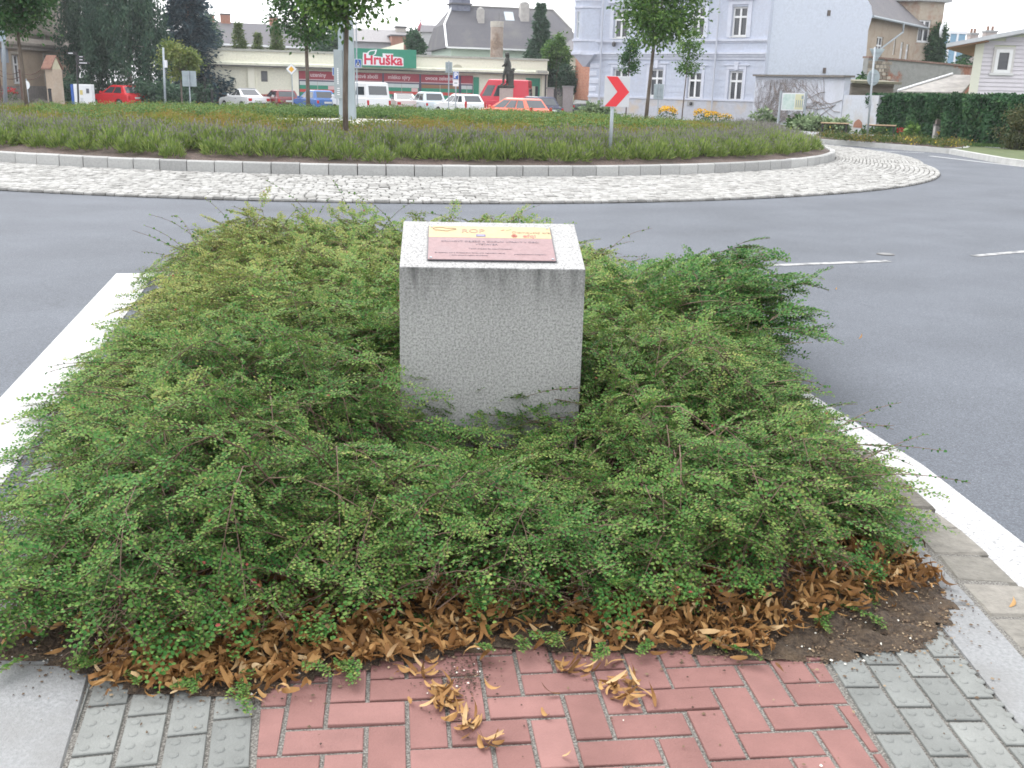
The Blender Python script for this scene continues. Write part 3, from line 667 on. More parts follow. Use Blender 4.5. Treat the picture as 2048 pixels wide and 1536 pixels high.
def branches(n, ymin, ymax, temps, step, lmin, lmax):
    """long arching branches that leave the plants' crowns and bear sprays along their outer part"""
    x = rng.uniform(-3.0, 1.45, n*6); y = rng.uniform(ymin, ymax, n*6); ok = bed_dist(x, y) > .10; x, y = x[ok][:n], y[ok][:n]; n = len(x)
    cx = np.interp(y, [2.3, 8.3], [0, -1.0]); az = np.arctan2((y-6.0)*.55-.15, (x-cx)*1.2)+rng.normal(0, .85, n)
    L = rng.uniform(lmin, lmax, n); lay = rng.uniform(.25, 1.0, n)**.8
    K = 7; u = np.linspace(0, 1, K); ln = L[:, None]*u[None]
    X = x[:, None]+np.cos(az)[:, None]*ln*.9; Yb = y[:, None]+np.sin(az)[:, None]*ln*.9
    H = hgt(X.ravel(), Yb.ravel()).reshape(X.shape)
    out = np.clip(-bed_dist(X.ravel(), Yb.ravel()).reshape(X.shape), 0, 1)
    Zb = (H*lay[:, None])*np.clip(np.sin(np.pi*(.08+.62*u))[None]*1.05, 0, 1.1)-out*.35+.03
    Zb = np.maximum(Zb, .02); pth = np.stack([X, Yb, Zb], -1)
    keep = (bed_dist(X[:, -1], Yb[:, -1]) > np.where(X[:, -1] > 0, -.2, -.3)) & (Yb[:, -1] > front_lim(X[:, -1])-.06)
    pth, L, az, lay = pth[keep], L[keep], az[keep], lay[keep]
    okb = ~in_block(pth.reshape(-1, 3), .01).reshape(pth.shape[:2]).any(1); 
    pth, L, az, lay = pth[okb], L[okb], az[okb], lay[okb]
    v, q = strips(pth, rng.uniform(.002, .0035, len(pth))); push(v, q, np.full(len(q), .5), 1)
    bt = rng.normal(0, .07, len(pth))
    for k in range(int(lmax*.85/step)):
        t = 1-(k*step)/L; s = t > .18
        if not s.any(): continue
        f = np.clip(t[s], 0, .999)*(K-1); i = f.astype(int); fr_ = (f-i)[:, None]; ii = np.arange(len(pth))[s]
        p = pth[ii, i]*(1-fr_)+pth[ii, np.minimum(i+1, K-1)]*fr_; d = unit(pth[ii, np.minimum(i+1, K-1)]-pth[ii, i])
        el = np.arcsin(np.clip(d[:, 2], -.95, .95))*.8+rng.normal(.10, .2, len(p)); side = (1 if k % 2 else -1) if k else 0
        a = np.arctan2(d[:, 1], d[:, 0])+side*rng.uniform(.5, 1.0, len(p))+rng.normal(0, .15, len(p))
        sc = (.55+.45*t[s])*rng.uniform(.65, 1.1, len(p))*(.9 if k else 1)
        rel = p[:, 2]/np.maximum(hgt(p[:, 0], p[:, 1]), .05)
        ti = .30+.16*np.clip(rel, 0, 1.2)+bt[s]+.06*np.sin(p[:, 0]*5+1)*np.sin(p[:, 1]*4)+.20*bsm((p[:, 1]-4.2)/2.2)+.08*bsm(-(p[:, 0]+.9)/.8)  # sprays low in the mass tinted darker: canopy shade put into the colour
        place_sprays(p, a, el, rng.normal(0, .35, len(p)), sc, ti, temps)
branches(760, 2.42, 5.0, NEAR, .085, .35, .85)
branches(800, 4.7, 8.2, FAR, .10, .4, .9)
def filler(n, ymin, ymax, temps, smin, smax):
    x = rng.uniform(-3.0, 1.4, n*4); y = rng.uniform(ymin, ymax, n*4); d = bed_dist(x, y); ok = (d > .03) & (y > front_lim(x)-.05)
    for hx, hy, hr in HOLES: ok &= (x-hx)**2+((y-hy)*1.3)**2 > (.85*hr)**2
    x, y = x[ok][:n], y[ok][:n]; m = len(x)
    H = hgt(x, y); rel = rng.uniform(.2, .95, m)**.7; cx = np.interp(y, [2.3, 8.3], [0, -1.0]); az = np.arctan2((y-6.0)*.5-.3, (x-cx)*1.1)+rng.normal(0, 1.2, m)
    ti = .22+.22*rel+.05*np.sin(x*5+1)*np.sin(y*4)+.20*bsm((y-4.2)/2.2)+.08*bsm(-(x+.9)/.8)+rng.normal(0, .05, m)  # same painted shade: tint drops towards the ground
    place_sprays(np.stack([x, y, H*rel], -1), az, rng.normal(.12, .3, m), rng.normal(0, .4, m), rng.uniform(smin, smax, m), ti, temps)
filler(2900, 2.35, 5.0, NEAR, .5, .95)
# the dense lobes that lean over the line on the right
for c_, r_, n_ in ((( 1.02, 4.75, .04), (.32, .75, .34), 600), ((.86, 3.75, .04), (.36, .6, .28), 360)):
    q3 = rand_dir(n_); q3[:, 2] = np.abs(q3[:, 2]); rr3 = rng.uniform(.2, 1, n_)**.5; ps = np.array(c_)+q3*rr3[:, None]*np.array(r_)
    place_sprays(ps, np.arctan2(q3[:, 1]*.8-.2, q3[:, 0]+.4)+rng.normal(0, .6, n_), .05+.35*q3[:, 2]*rng.random(n_)+rng.normal(0, .2, n_), rng.normal(0, .4, n_), rng.uniform(.55, .95, n_), .22+.22*rr3*q3[:, 2]+rng.normal(0, .06, n_), NEAR)  # lobe's low inner sprays tinted darker, shade painted in
n = 1000; q3 = rand_dir(n); q3[:, 2] = np.abs(q3[:, 2]); rr3 = rng.uniform(.15, 1, n)**.5
ps = np.array([.86, 5.7, .08])+q3*rr3[:, None]*np.array([.60, .85, .44]); ps[:, 2] += .12*np.clip(ps[:, 0]-.9, 0, .5)
place_sprays(ps, np.arctan2(q3[:, 1]*.8, q3[:, 0]+.35)+rng.normal(0, .6, n), .1+.45*q3[:, 2]*rng.random(n)+rng.normal(0, .22, n), rng.normal(0, .4, n), rng.uniform(.55, 1.0, n), .24+.2*rr3*q3[:, 2]+rng.normal(0, .06, n), FAR)  # inner shade of this lobe is in the tint too
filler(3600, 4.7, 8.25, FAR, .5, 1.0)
# low runners that creep over the litter and on to the paving
n = 60; xr = rng.uniform(-1.35, 1.25, n); yr = front_lim(xr)+rng.uniform(-.22, .1, n)
okr = bed_dist(xr, yr) > -.02; xr, yr = xr[okr], yr[okr]; n = len(xr)
place_sprays(np.stack([xr, yr, np.full(n, .035)], -1), rng.uniform(-2.6, -.5, n), rng.normal(.12, .12, n), rng.normal(0, .25, n), rng.uniform(.25, .5, n), np.full(n, .45), NEAR, False)
# long thin whips that stand clear of the mass
def whip(p, az, el, L, droop, leaf=.017, dens=1.0, tint=.5):
    K = 9; u = np.linspace(0, 1, K); e = el-droop*u; st = L/(K-1)
    d = np.stack([np.cos(e)*math.cos(az), np.cos(e)*math.sin(az), np.sin(e)], -1); path = np.array(p)+np.cumsum(np.vstack([[0, 0, 0], d[:-1]*st]), 0)
    path[:, 2] = np.maximum(path[:, 2], .015)
    v, q = strips(path[None], np.array([.0026])); push(v, q, np.full(len(q), .5), 1)
    m = int(L/.016*dens); t = rng.uniform(.15, 1, m)*(K-1); i = np.minimum(t.astype(int), K-2); f = (t-i)[:, None]
    P0 = path[i]*(1-f)+path[i+1]*f; dd = unit(path[i+1]-path[i]); Dv = unit(dd*.7+rand_dir(m)); Nv = unit(rand_dir(m)*.8+np.array([0, 0, 1]))
    ok = ~in_block(P0+Dv*leaf, .001); P0, Dv, Nv = P0[ok], Dv[ok], Nv[ok]; m = len(P0)
    Ls = leaf*rng.uniform(.6, 1.15, m); v, q = leaves6(P0, Dv, Nv, Ls, Ls*.75); push(v, q, np.repeat(np.clip(tint+rng.normal(0, .15, m), 0, .97), 2), 0)
    return path
for k in range(70):
    x = rng.uniform(-2.5, .6); y = rng.uniform(6.6, 8.2)
    if bed_dist(x, y)[0] < 0: continue
    whip((x, y, hgt(x, y)[0]*.6), rng.uniform(0, 6.28), rng.uniform(.6, 1.35), rng.uniform(.3, .75), rng.uniform(.5, 1.6), .021, .55, .62)
for k in range(80):
    y = rng.uniform(3.2, 7.5); s = rng.choice([-1, 1], p=[.35, .65]); x = np.interp(y, [2.3, 4.2, 5.3, 8.3], [1.28, 1.15, .95, .5]) if s > 0 else np.interp(y, [2.4, 8.3], [-1.25, -2.65])
    whip((x-s*.1, y, hgt(x-s*.15, y)[0]*rng.uniform(.5, 1)), (0 if s > 0 else math.pi)+rng.normal(0, .6), rng.uniform(-.05, .6), rng.uniform(.25, .5), rng.uniform(.2, .8), .014, .9, .45)
for k in range(60):
    x = rng.uniform(-1.7, 1.1); y = rng.uniform(3.0, 6.2)
    if bed_dist(x, y)[0] < .1 or abs(x+.09) < .5 and y < 4.6: continue
    whip((x, y, hgt(x, y)[0]*.7), rng.uniform(0, 6.28), rng.uniform(.7, 1.3), rng.uniform(.2, .42), rng.uniform(.3, 1.4), .017, .9, .6)
# the big spray that leans over the carriageway on the right
for k in range(46):
    x, y = rng.uniform(.85, 1.25), rng.uniform(5.0, 6.3); az = rng.normal(.35, .6); L = rng.uniform(.28, .52)
    pth = whip((x, y, .34), az, rng.uniform(.25, .95), L, rng.uniform(.3, .9), .020, 1.2, .36)
    n = 8; ii = rng.integers(2, 9, n)
    place_sprays(pth[ii], az+rng.normal(0, .5, n), rng.normal(.15, .25, n), rng.normal(0, .4, n), rng.uniform(.5, .9, n), np.full(n, .30), FAR)
# twigs lying against the front face of the block
for sx, z, az, L in ((.40, .20, 3.0, .30), (.38, .26, 2.75, .34), (.30, .16, 3.05, .36), (.36, .33, 3.35, .22), (.05, .12, 2.9, .30), (-.32, .11, .3, .26), (.40, .12, 2.6, .3)):
    c, s = math.cos(BROT), math.sin(BROT); p = (BX+sx*c+.03*s, BY+sx*s-.045*c, z)
    whip(p, az+BROT, rng.uniform(-.05, .35), L, rng.uniform(.1, .6), .016, 1.0, .55)
me = np_mesh('ground_cover', np.concatenate(V), np.concatenate(Q), [cot_leaf, stem_m], np.concatenate(T), np.concatenate(MI))
tag(link_mesh('ground_cover', me), kind='stuff'); 
V = Q = T = MI = None

# ------------------------------------------------------------------ dry brown lime bracts
bract_m = leaf_mat('dry_bract', [(0, (.11, .055, .022)), (.35, (.25, .125, .045)), (.7, (.40, .235, .095)), (1, (.58, .43, .25))], .12, .6)
def bract_grid(n, L, Wd, r=rng, cs=2.0):
    """strap-shaped, curled along and across; n of them in local space (n,5,3,3)"""
    t = np.linspace(0, 1, 6)[None, :]; curl = r.normal(0, cs, n)[:, None]; a0 = r.normal(0, .3, n)[:, None]
    ang = a0+curl*(t-.5); dx = np.cos(ang); dz = np.sin(ang); x = np.cumsum(dx, 1)/6*L[:, None]; z = np.cumsum(dz, 1)/6*L[:, None]
    bend = r.normal(0, .35, n)[:, None]*L[:, None]*(t-.5)**2; wv = Wd[:, None]*np.sin(np.pi*np.clip(t*.86+.10, 0, 1))**.7; tw = r.normal(0, 1.5, n)[:, None]*t
    cup = r.uniform(-.5, .5, n)[:, None]*wv; g = np.zeros((n, 6, 3, 3))
    for j, s in enumerate((-.5, 0, .5)):
        g[:, :, j, 0] = x; g[:, :, j, 1] = bend+wv*s*np.cos(tw); g[:, :, j, 2] = z+wv*s*np.sin(tw)+(cup*.5 if s else 0)
    g[..., 0] -= g[..., 0].mean((1, 2), keepdims=True)[..., 0][:, :, None] if False else x.mean(1)[:, None, None]
    g[..., 2] -= g[..., 2].min((1, 2))[:, None, None]
    return g
def bract_quads(n):
    idx = np.arange(n*18).reshape(n, 6, 3)
    return np.stack([idx[:, :-1, :-1], idx[:, 1:, :-1], idx[:, 1:, 1:], idx[:, :-1, 1:]], -1).reshape(-1, 4)
n = 17000; x = rng.uniform(-1.4, 1.42, n); y = 2.2+rng.uniform(0, 1, n)**1.6*1.05; d = bed_dist(x, y)
dens = np.where(d > 0, 1-bsm((d-.28)/.5), .12*np.exp(d/.03))*np.where(x > .75, bsm((y-(2.50+.55*(x-.75)))/.14), 1.0)*np.where(x < -1.08, .12, 1)
dens *= .35+.65*(np.sin(x*7+y*3)*np.sin(y*9-x*4+1) > -.55)
ok = rng.random(n) < dens; x, y, d = x[ok], y[ok], d[ok]; n = len(x)
L = rng.choice([.022, .05, .07, .09], n, p=[.22, .24, .34, .20])*rng.uniform(.8, 1.15, n); Wd = np.minimum(L*rng.uniform(.11, .23, n)+.002, .017); g = bract_grid(n, L, Wd)
M = rotmats(rng.uniform(0, 6.28, n), rng.normal(0, .35, n), rng.normal(0, .7, n)); g = np.einsum('nij,nabj->nabi', M, g)
pile = .006+.075*np.clip(d/.25, 0, 1)*rng.random(n)+.012; g[..., 2] -= g[..., 2].min((1, 2))[:, None, None]
g += np.stack([x, y, pile], -1)[:, None, None]
me = np_mesh('leaf_litter', g.reshape(-1, 3), bract_quads(n), bract_m, np.repeat(np.clip(rng.normal(.40, .24, n), 0, 1), 10))
tag(link_mesh('leaf_litter', me), kind='stuff')
# the loose ones blown on to the red paving, each a thing of its own
vari = []
for k in range(8):
    g = bract_grid(1, np.array([rng.uniform(.05, .085)]), np.array([rng.uniform(.009, .014)]), cs=1.6)
    vari.append(np_mesh('fallen_bract', g.reshape(-1, 3), bract_quads(1), bract_m, np.full(10, np.clip(rng.normal(.45, .2), 0, 1))))
spots = []
for cx, cy, sx, sy, m in ((840, 1345, 35, 12, 5), (885, 1395, 28, 22, 16), (945, 1455, 35, 20, 9), (970, 1485, 30, 8, 4), (1150, 1340, 60, 10, 7), (1235, 1370, 28, 22, 13), (1255, 1410, 22, 12, 4), (1110, 1395, 18, 6, 1), (1085, 1432, 4, 4, 1), (1300, 1405, 6, 6, 1), (1140, 1520, 6, 4, 1), (820, 1415, 4, 4, 1), (505, 1395, 20, 6, 3), (1205, 1305, 70, 8, 6)):
    for _ in range(int(m*1.7+.5) if m > 2 else m): spots.append((random.gauss(cx, sx*.6), random.gauss(cy, sy*.7)))
for k, (a, b2) in enumerate(spots):
    p = G(a, b2); o = link_mesh('fallen_bract', vari[k % 8], None, (p.x, p.y, .004+random.uniform(0, .006))); o.rotation_euler = (random.gauss(0, .15), random.gauss(0, .12), random.uniform(0, 6.28)); s = random.uniform(.8, 1.2); o.scale = (s, s, s)
    tag(o, 'dry tan curled lime bract blown on to the red brick paving', 'fallen leaf', 'loose dry bracts on the red paving')
for (a, b2, lab) in ((2025, 1225, 'single pale dry leaf on the gutter stones beside the right kerb'), (1672, 580, 'small red fallen leaf out on the dark right carriageway'), (1722, 677, 'small tan fallen leaf on the right carriageway below the red one')):
    p = G(a, b2, ZR); o = link_mesh('fallen_leaf', vari[a % 8], None, (p.x, p.y, (.002 if a > 2000 else ZR+.004))); o.rotation_euler = (0, 0, 1.0); tag(o, lab, 'fallen leaf')
# crumbs of earth, bud scales and chips
n = 30000; x = rng.uniform(-1.35, 1.45, n); y = rng.uniform(2.0, 3.2, n); d = bed_dist(x, y)
ok = (rng.random(n) < np.where(d > 0, 1-bsm((d-.1)/.5), np.minimum(.55*np.exp(d/.035)+.006, 1))); x, y = x[ok], y[ok]
m2 = 260; cx_ = G(930, 1360); x = np.concatenate([x, rng.normal(cx_.x, .035, m2), rng.normal(cx_.x-.03, .06, 120)]); y = np.concatenate([y, rng.normal(cx_.y+.02, .05, m2), rng.normal(cx_.y-.05, .07, 120)]); n = len(x)
s = rng.uniform(.0015, .005, n); s[-380:] *= .8
oct_ = np.array([[1, 0, 0], [0, 1, 0], [-1, 0, 0], [0, -1, 0], [0, 0, .8], [0, 0, -.5]])
v = np.stack([x, y, .004+s*.4+.045*np.clip(bed_dist(x, y)/.5, 0, 1)], -1)[:, None]+(oct_*rng.uniform(.5, 1.6, (n, 1, 3)))*s[:, None, None]
tri = np.array([[0, 1, 4], [1, 2, 4], [2, 3, 4], [3, 0, 4]])[None]+6*np.arange(n)[:, None, None]
ti = rng.random(n)*.75; ti[-380:] *= .25; ti[rng.random(n) < .03] = 1
crumb = tint_mat('crumb', [(0, (.035, .022, .018)), (.6, (.16, .11, .07)), (.8, (.36, .28, .18)), (1, (.6, .58, .52))], .9, 60, .2, 0)
tag(link_mesh('soil_crumbs', np_mesh('soil_crumbs', v.reshape(-1, 3), tri.reshape(-1, 3), crumb, np.repeat(ti, 4))), kind='stuff')

# ================================================================== PLANTING ON THE ROUNDABOUT
lav_m = leaf_mat('lavender_leaf', [(0, (.05, .10, .03)), (.3, (.155, .23, .058)), (.56, (.31, .37, .11)), (.62, (.13, .125, .12)), (.8, (.21, .19, .195)), (1, (.27, .245, .25))], .2, .6)
def lav_clump(nb, h, w, flower, seed):
    """a rounded cushion of short grey-green blades with thin stalks that end in dull purple spikes"""
    r = np.random.default_rng(seed); az = r.uniform(0, 6.28, nb); th = np.arccos(r.uniform(.05, 1, nb)); rr = r.uniform(.25, 1, nb)**.5
    C0 = np.stack([np.sin(th)*np.cos(az)*w*.5, np.sin(th)*np.sin(az)*w*.5, np.cos(th)*h], -1); P0 = C0*rr[:, None]*.85; D = unit(C0/np.array([w, w, h])+r.normal(0, .25, (nb, 3))+np.array([0, 0, .45]))
    v1, q1 = leaves4(P0, D, unit(r.normal(size=(nb, 3))), r.uniform(.09, .19, nb), np.full(nb, .020)); t1 = np.clip(r.uniform(0, .36, nb)+.2*rr, 0, .56)
    nf = int(nb*flower); k = r.integers(0, nb, nf); D2 = unit(D[k]+np.array([0, 0, .6])); P2 = P0[k]; Ls = r.uniform(.10, .24, nf)
    v2, q2 = leaves4(P2, D2, unit(r.normal(size=(nf, 3))), Ls, np.full(nf, .007)); tip = P2+D2*(Ls*.85)[:, None]
    v3, q3 = leaves4(tip, D2, unit(r.normal(size=(nf, 3))), r.uniform(.03, .07, nf), np.full(nf, .018))
    v = np.concatenate([v1, v2, v3]); q = np.concatenate([q1, q2+len(v1), q3+len(v1)+len(v2)])
    return v, q, np.concatenate([t1, r.uniform(.25, .55, nf), r.uniform(.58, 1, nf)])
front = [lav_clump(420, .36, .62, .22, 100+i) for i in range(5)]
fme = [np_mesh('lavender_bush', v, q, lav_m, t) for v, q, t in front]
t = -math.pi*1.03; k = 0
while t < math.pi*.02:
    t += random.uniform(.44, .66)/RK; r = RK-.82+random.gauss(0, .12); x, y = RC.x+r*math.cos(t), RC.y+r*math.sin(t)
    o = link_mesh('lavender_bush', fme[k % 5], None, (x, y, mound_z(x, y)-.02)); s = random.uniform(.75, 1.15); o.scale = (s*random.uniform(.9, 1.2), s*random.uniform(.9, 1.2), s); o.rotation_euler = (0, 0, random.uniform(0, 6.28))
    tag(o, 'grey green lavender bush in the front row behind the roundabout kerb', 'lavender', 'front row of lavender round the island'); k += 1
def scatter(temps, pts, smin, smax):
    V, Q, T = [], [], []; nv = 0
    for x, y in pts:
        v, q, t = temps[random.randrange(len(temps))]; a = random.uniform(0, 6.28); s = random.uniform(smin, smax); c, sn = math.cos(a)*s, math.sin(a)*s
        w_ = np.stack([v[:, 0]*c-v[:, 1]*sn+x, v[:, 0]*sn+v[:, 1]*c+y, v[:, 2]*s+mound_z(x, y)], -1); V.append(w_); Q.append(q+nv); T.append(t); nv += len(v)
    return np.concatenate(V), np.concatenate(Q), np.concatenate(T)
def polar_pts(n, r0, r1, test=None, a0=-math.pi*1.08, a1=math.pi*.08):
    out = []
    while len(out) < n:
        a = random.uniform(a0, a1); r = math.sqrt(random.uniform(max(r0, 0)**2, r1**2)); x, y = RC.x+r*math.cos(a), RC.y+r*math.sin(a)
        if test is None or test(x, y): out.append((x, y))
    return out
back = [lav_clump(260, .34, .62, .45, 120+i) for i in range(5)]
v, q, t = scatter(back, polar_pts(560, RK-2.3, RK-1.25), .85, 1.2)
tag(link_mesh('lavender', np_mesh('lavender', v, q, lav_m, t)), kind='stuff')
ngrav = lambda x, y: ((x-PC.x)/2.6)**2+((y-PC.y+1.6)/3.1)**2 > 1
low_m = leaf_mat('spirea_leaf', [(0, (.08, .12, .028)), (.55, (.17, .21, .045)), (.85, (.24, .20, .05)), (1, (.26, .14, .05))], .25, .6)
def low_clump(n, h, w, ls, seed, warm):
    r = np.random.default_rng(seed); p = r.normal(size=(n, 3))*np.array([w*.35, w*.35, h*.3]); p[:, 2] = np.abs(p[:, 2])+.02; p[:, 2] += h*.4*np.exp(-(p[:, 0]**2+p[:, 1]**2)/(w*w*.2))
    d = unit(r.normal(size=(n, 3))+np.array([0, 0, .8])); nn = unit(r.normal(size=(n, 3))+np.array([0, 0, .6])); v, q = leaves4(p, d, nn, ls*r.uniform(.5, 1.1, n), ls*r.uniform(.3, .5, n))
    return v, q, np.clip(r.normal(.35+warm*.35, .18, n)+.2*(p[:, 2]/h-.5), 0, 1)
warm = lambda x, y: math.sin(x*.75+2)*math.sin(y*.9+x*.3) > -.15
tw = [low_clump(280, .26, .6, .06, 140+i, 1) for i in range(3)]; tc = [low_clump(280, .26, .6, .06, 150+i, 0) for i in range(3)]
ok = lambda x, y: ngrav(x, y)
pts = polar_pts(1100, 3.4, RK-2.1, ok); A = scatter(tw, [p for p in pts if warm(*p)], .8, 1.2); B = scatter(tc, [p for p in pts if not warm(*p)], .8, 1.2)
pb = polar_pts(260, 7.5, RK-.4, None, math.pi*.08, math.pi*.92); Cc = scatter(tc, pb, .9, 1.3)
V_, Q_, T_ = [], [], []; nv_ = 0
for v, q, t in (A, B, Cc): V_.append(v); Q_.append(q+nv_); T_.append(t); nv_ += len(v)
tag(link_mesh('spirea_cover', np_mesh('spirea_cover', np.concatenate(V_), np.concatenate(Q_), low_m, np.concatenate(T_))), kind='stuff')
cot2 = leaf_mat('mound_shrub_leaf', [(0, (.035, .085, .03)), (.4, (.10, .18, .05)), (.75, (.18, .26, .075)), (1, (.28, .33, .11))], .22, .5)
def spiky(n, h, w, seed):
    """arching sprays radiating from one plant"""
    r = np.random.default_rng(seed); P0, D, L = [], [], []
    for _ in range(n):
        az = r.uniform(0, 6.28); el = r.uniform(.35, 1.25); l = r.uniform(.4, .75)*w; K = 9
        p = np.array([r.normal(0, w*.12), r.normal(0, w*.12), .03])
        for k in range(K):
            e = el-1.3*k/K; d = np.array([math.cos(e)*math.cos(az), math.cos(e)*math.sin(az), math.sin(e)]); p = p+d*l/K*np.array([1, 1, h/w*1.7])
            for _s in range(2): P0.append(p.copy()); D.append(d+r.normal(0, .8, 3)); L.append(.065*(1-.4*k/K))
    P0 = np.array(P0); D = unit(np.array(D)); L = np.array(L); m = len(P0); v, q = leaves4(P0, D, unit(r.normal(size=(m, 3))*.7+np.array([0, 0, 1])), L, L*.55)
    return v, q, np.clip(r.normal(.35, .2, m)+.4*P0[:, 2]/h-.1, 0, 1)
ts = [spiky(26, .55, .8, 160+i) for i in range(5)]
def gtest(x, y): return ngrav(x, y) and (y > 29.2 or abs(x-PC.x) > 2.6) and not (y < 26 and abs(x-PC.x) < 5)
pts = polar_pts(520, 0, 9.3, gtest)+polar_pts(120, 0, 7.0, gtest, math.pi*.08, math.pi*.92)+[(random.uniform(-9, 8), random.uniform(33, 36.5)) for _ in range(150)]
v, q, t = scatter(ts, pts, .75, 1.15)
tag(link_mesh('low_shrubs', np_mesh('low_shrubs', v, q, cot2, t)), kind='stuff')

# ================================================================== TREES
def tree(name, label, base, trunk_h, trunk_r, crown_c, crown_r, nclump, nleaf, ls, mat, lean=(0, 0), cat='tree', group=None, shape='round', barkm=None, clump_r=None, flat=.5, limbs=10):
    """trunk with limbs (one part) and a crown of leaf clumps (the other); crown_c is relative to base"""
    t = empty(name, base, 0, label, cat, group); cc = np.array(crown_c); cr = np.array(crown_r)
    C = []
    while len(C) < nclump:
        p = rng.uniform(-1, 1, 3); r = np.linalg.norm(p)
        if shape == 'round':
            if r > 1 or r < .25 or rng.random() < (1-r)*.6: continue
        elif shape == 'oval':
            if math.hypot(p[0], p[1]) > (1-abs(p[2]+.15)**2.2)**.5 if abs(p[2]+.15) < 1 else True: continue
        elif shape == 'cone':
            if math.hypot(p[0], p[1]) > (1-p[2])/2*1.0+.04: continue
            if math.hypot(p[0], p[1]) < (1-p[2])/2*.45 and rng.random() < .6: continue
        C.append(cc+p*cr*rng.uniform(.9, 1.06))
    C = np.array(C); m = MB(); top = Vector(cc)+Vector((0, 0, cr[2]*(.55 if shape != 'cone' else .95)))
    pts = [Vector((0, 0, -.15)), Vector((lean[0]*.3, lean[1]*.3, trunk_h*.35)), Vector((lean[0], lean[1], trunk_h)), Vector(cc)*.5+Vector((lean[0], lean[1], trunk_h))*.5, top]
    pts = [p+Vector((random.gauss(0, trunk_r*.25), random.gauss(0, trunk_r*.25), 0)) for p in pts]
    m.tube(pts, [trunk_r*1.25, trunk_r, trunk_r*.85, trunk_r*.65, trunk_r*.15], 9)
    for k in rng.permutation(len(C))[:limbs]:
        e = Vector(C[k]); s = pts[2].lerp(pts[3], random.uniform(0, 1)); mid = s.lerp(e, .5)+Vector((0, 0, -.06*(e-s).length)); m.tube([s, mid, e], [trunk_r*.4, trunk_r*.24, trunk_r*.08], 5)
    m.build('trunk', barkm or bark, t, smooth=True)
    cl = clump_r if clump_r is not None else cr.mean()*.36
    v, q, ti = blob_leaves(C, cl*rng.uniform(.7, 1.3, len(C)), nleaf, ls, flat)
    link_mesh('crown', np_mesh('crown', v, q, mat, ti), t); return t
maple = leaf_mat('maple_leaf', [(0, (.03, .075, .022)), (.4, (.07, .15, .036)), (.8, (.14, .24, .055)), (1, (.21, .30, .075))], .25, .45)
maple2 = leaf_mat('dark_maple_leaf', [(0, (.018, .055, .022)), (.5, (.045, .115, .036)), (1, (.11, .19, .055))], .25, .45)
conifer = leaf_mat('conifer_needle', [(0, (.018, .05, .03)), (.5, (.045, .10, .055)), (1, (.09, .16, .08))], .1, .6)  # conifer, spruce, birch and ivy greens lightened to imitate a pale veil
bluespr = leaf_mat('blue_spruce_needle', [(0, (.016, .034, .045)), (.5, (.036, .07, .085)), (1, (.08, .125, .14))], .1, .6)
birchl = leaf_mat('birch_leaf', [(0, (.025, .06, .04)), (.5, (.06, .115, .072)), (1, (.12, .185, .11))], .2, .5)
thuja = leaf_mat('thuja_leaf', [(0, (.04, .075, .022)), (.5, (.10, .15, .045)), (1, (.19, .21, .07))], .15, .6)
ivy = leaf_mat('ivy_leaf', [(0, (.012, .042, .018)), (.5, (.032, .085, .034)), (.9, (.07, .14, .052)), (1, (.12, .20, .07))], .12, .75)
lime = leaf_mat('pale_leaf', [(0, (.07, .11, .03)), (.5, (.14, .19, .05)), (1, (.26, .26, .08))], .25, .5)
def ground_tree(px, Y, pyb): x = XA(px, Y); return (x, Y, mound_z(x, Y) if math.hypot(x-RC.x, Y-RC.y) < RK else 0)
b = ground_tree(692, 22.6, 262)
tree('maple_tree', 'young round headed tree standing in front of the grey steel column', b, 2.25, .055, (-.0, 0, 3.55), (.95, .9, 1.25), 85, 8500, .12, maple, (.05, 0), group='young maples on the roundabout')
b = ground_tree(617, 40, 0); tree('maple_tree', 'dark crowned young tree left of the steel column', b, 2.6, .075, (0, 0, 4.25), (1.2, 1.1, 1.7), 85, 8000, .14, maple2, (0, 0), group='young maples on the roundabout')
b = ground_tree(58, 32, 0); tree('maple_tree', 'dark young tree at the far left in front of the beige building', b, 2.35, .06, (0, 0, 3.75), (1.08, 1.0, 1.45), 90, 11000, .12, maple2, (-.05, 0), group='young maples on the roundabout')
b = ground_tree(1288, 34.5, 0); tree('maple_tree', 'young tree with leaning trunk in front of the lavender house', b, 2.55, .06, (.38, 0, 3.95), (1.2, 1.1, 1.45), 90, 8500, .125, maple, (.13, 0), group='young maples on the roundabout')
b = ground_tree(1250, 50, 0); tree('sapling', 'thin dark sapling behind the red chevron sign', (b[0], 50, 0), 2.6, .03, (.05, 0, 3.3), (.36, .36, .95), 22, 1800, .11, maple2, (.03, 0), shape='oval', group='saplings by the lavender house', limbs=5)
b = ground_tree(1362, 50, 0); tree('sapling', 'thin light green sapling before the lavender house windows', (b[0], 50, 0), 2.5, .03, (.1, 0, 3.6), (.6, .5, 1.15), 26, 1700, .12, maple, (.08, 0), shape='oval', group='saplings by the lavender house', limbs=6)
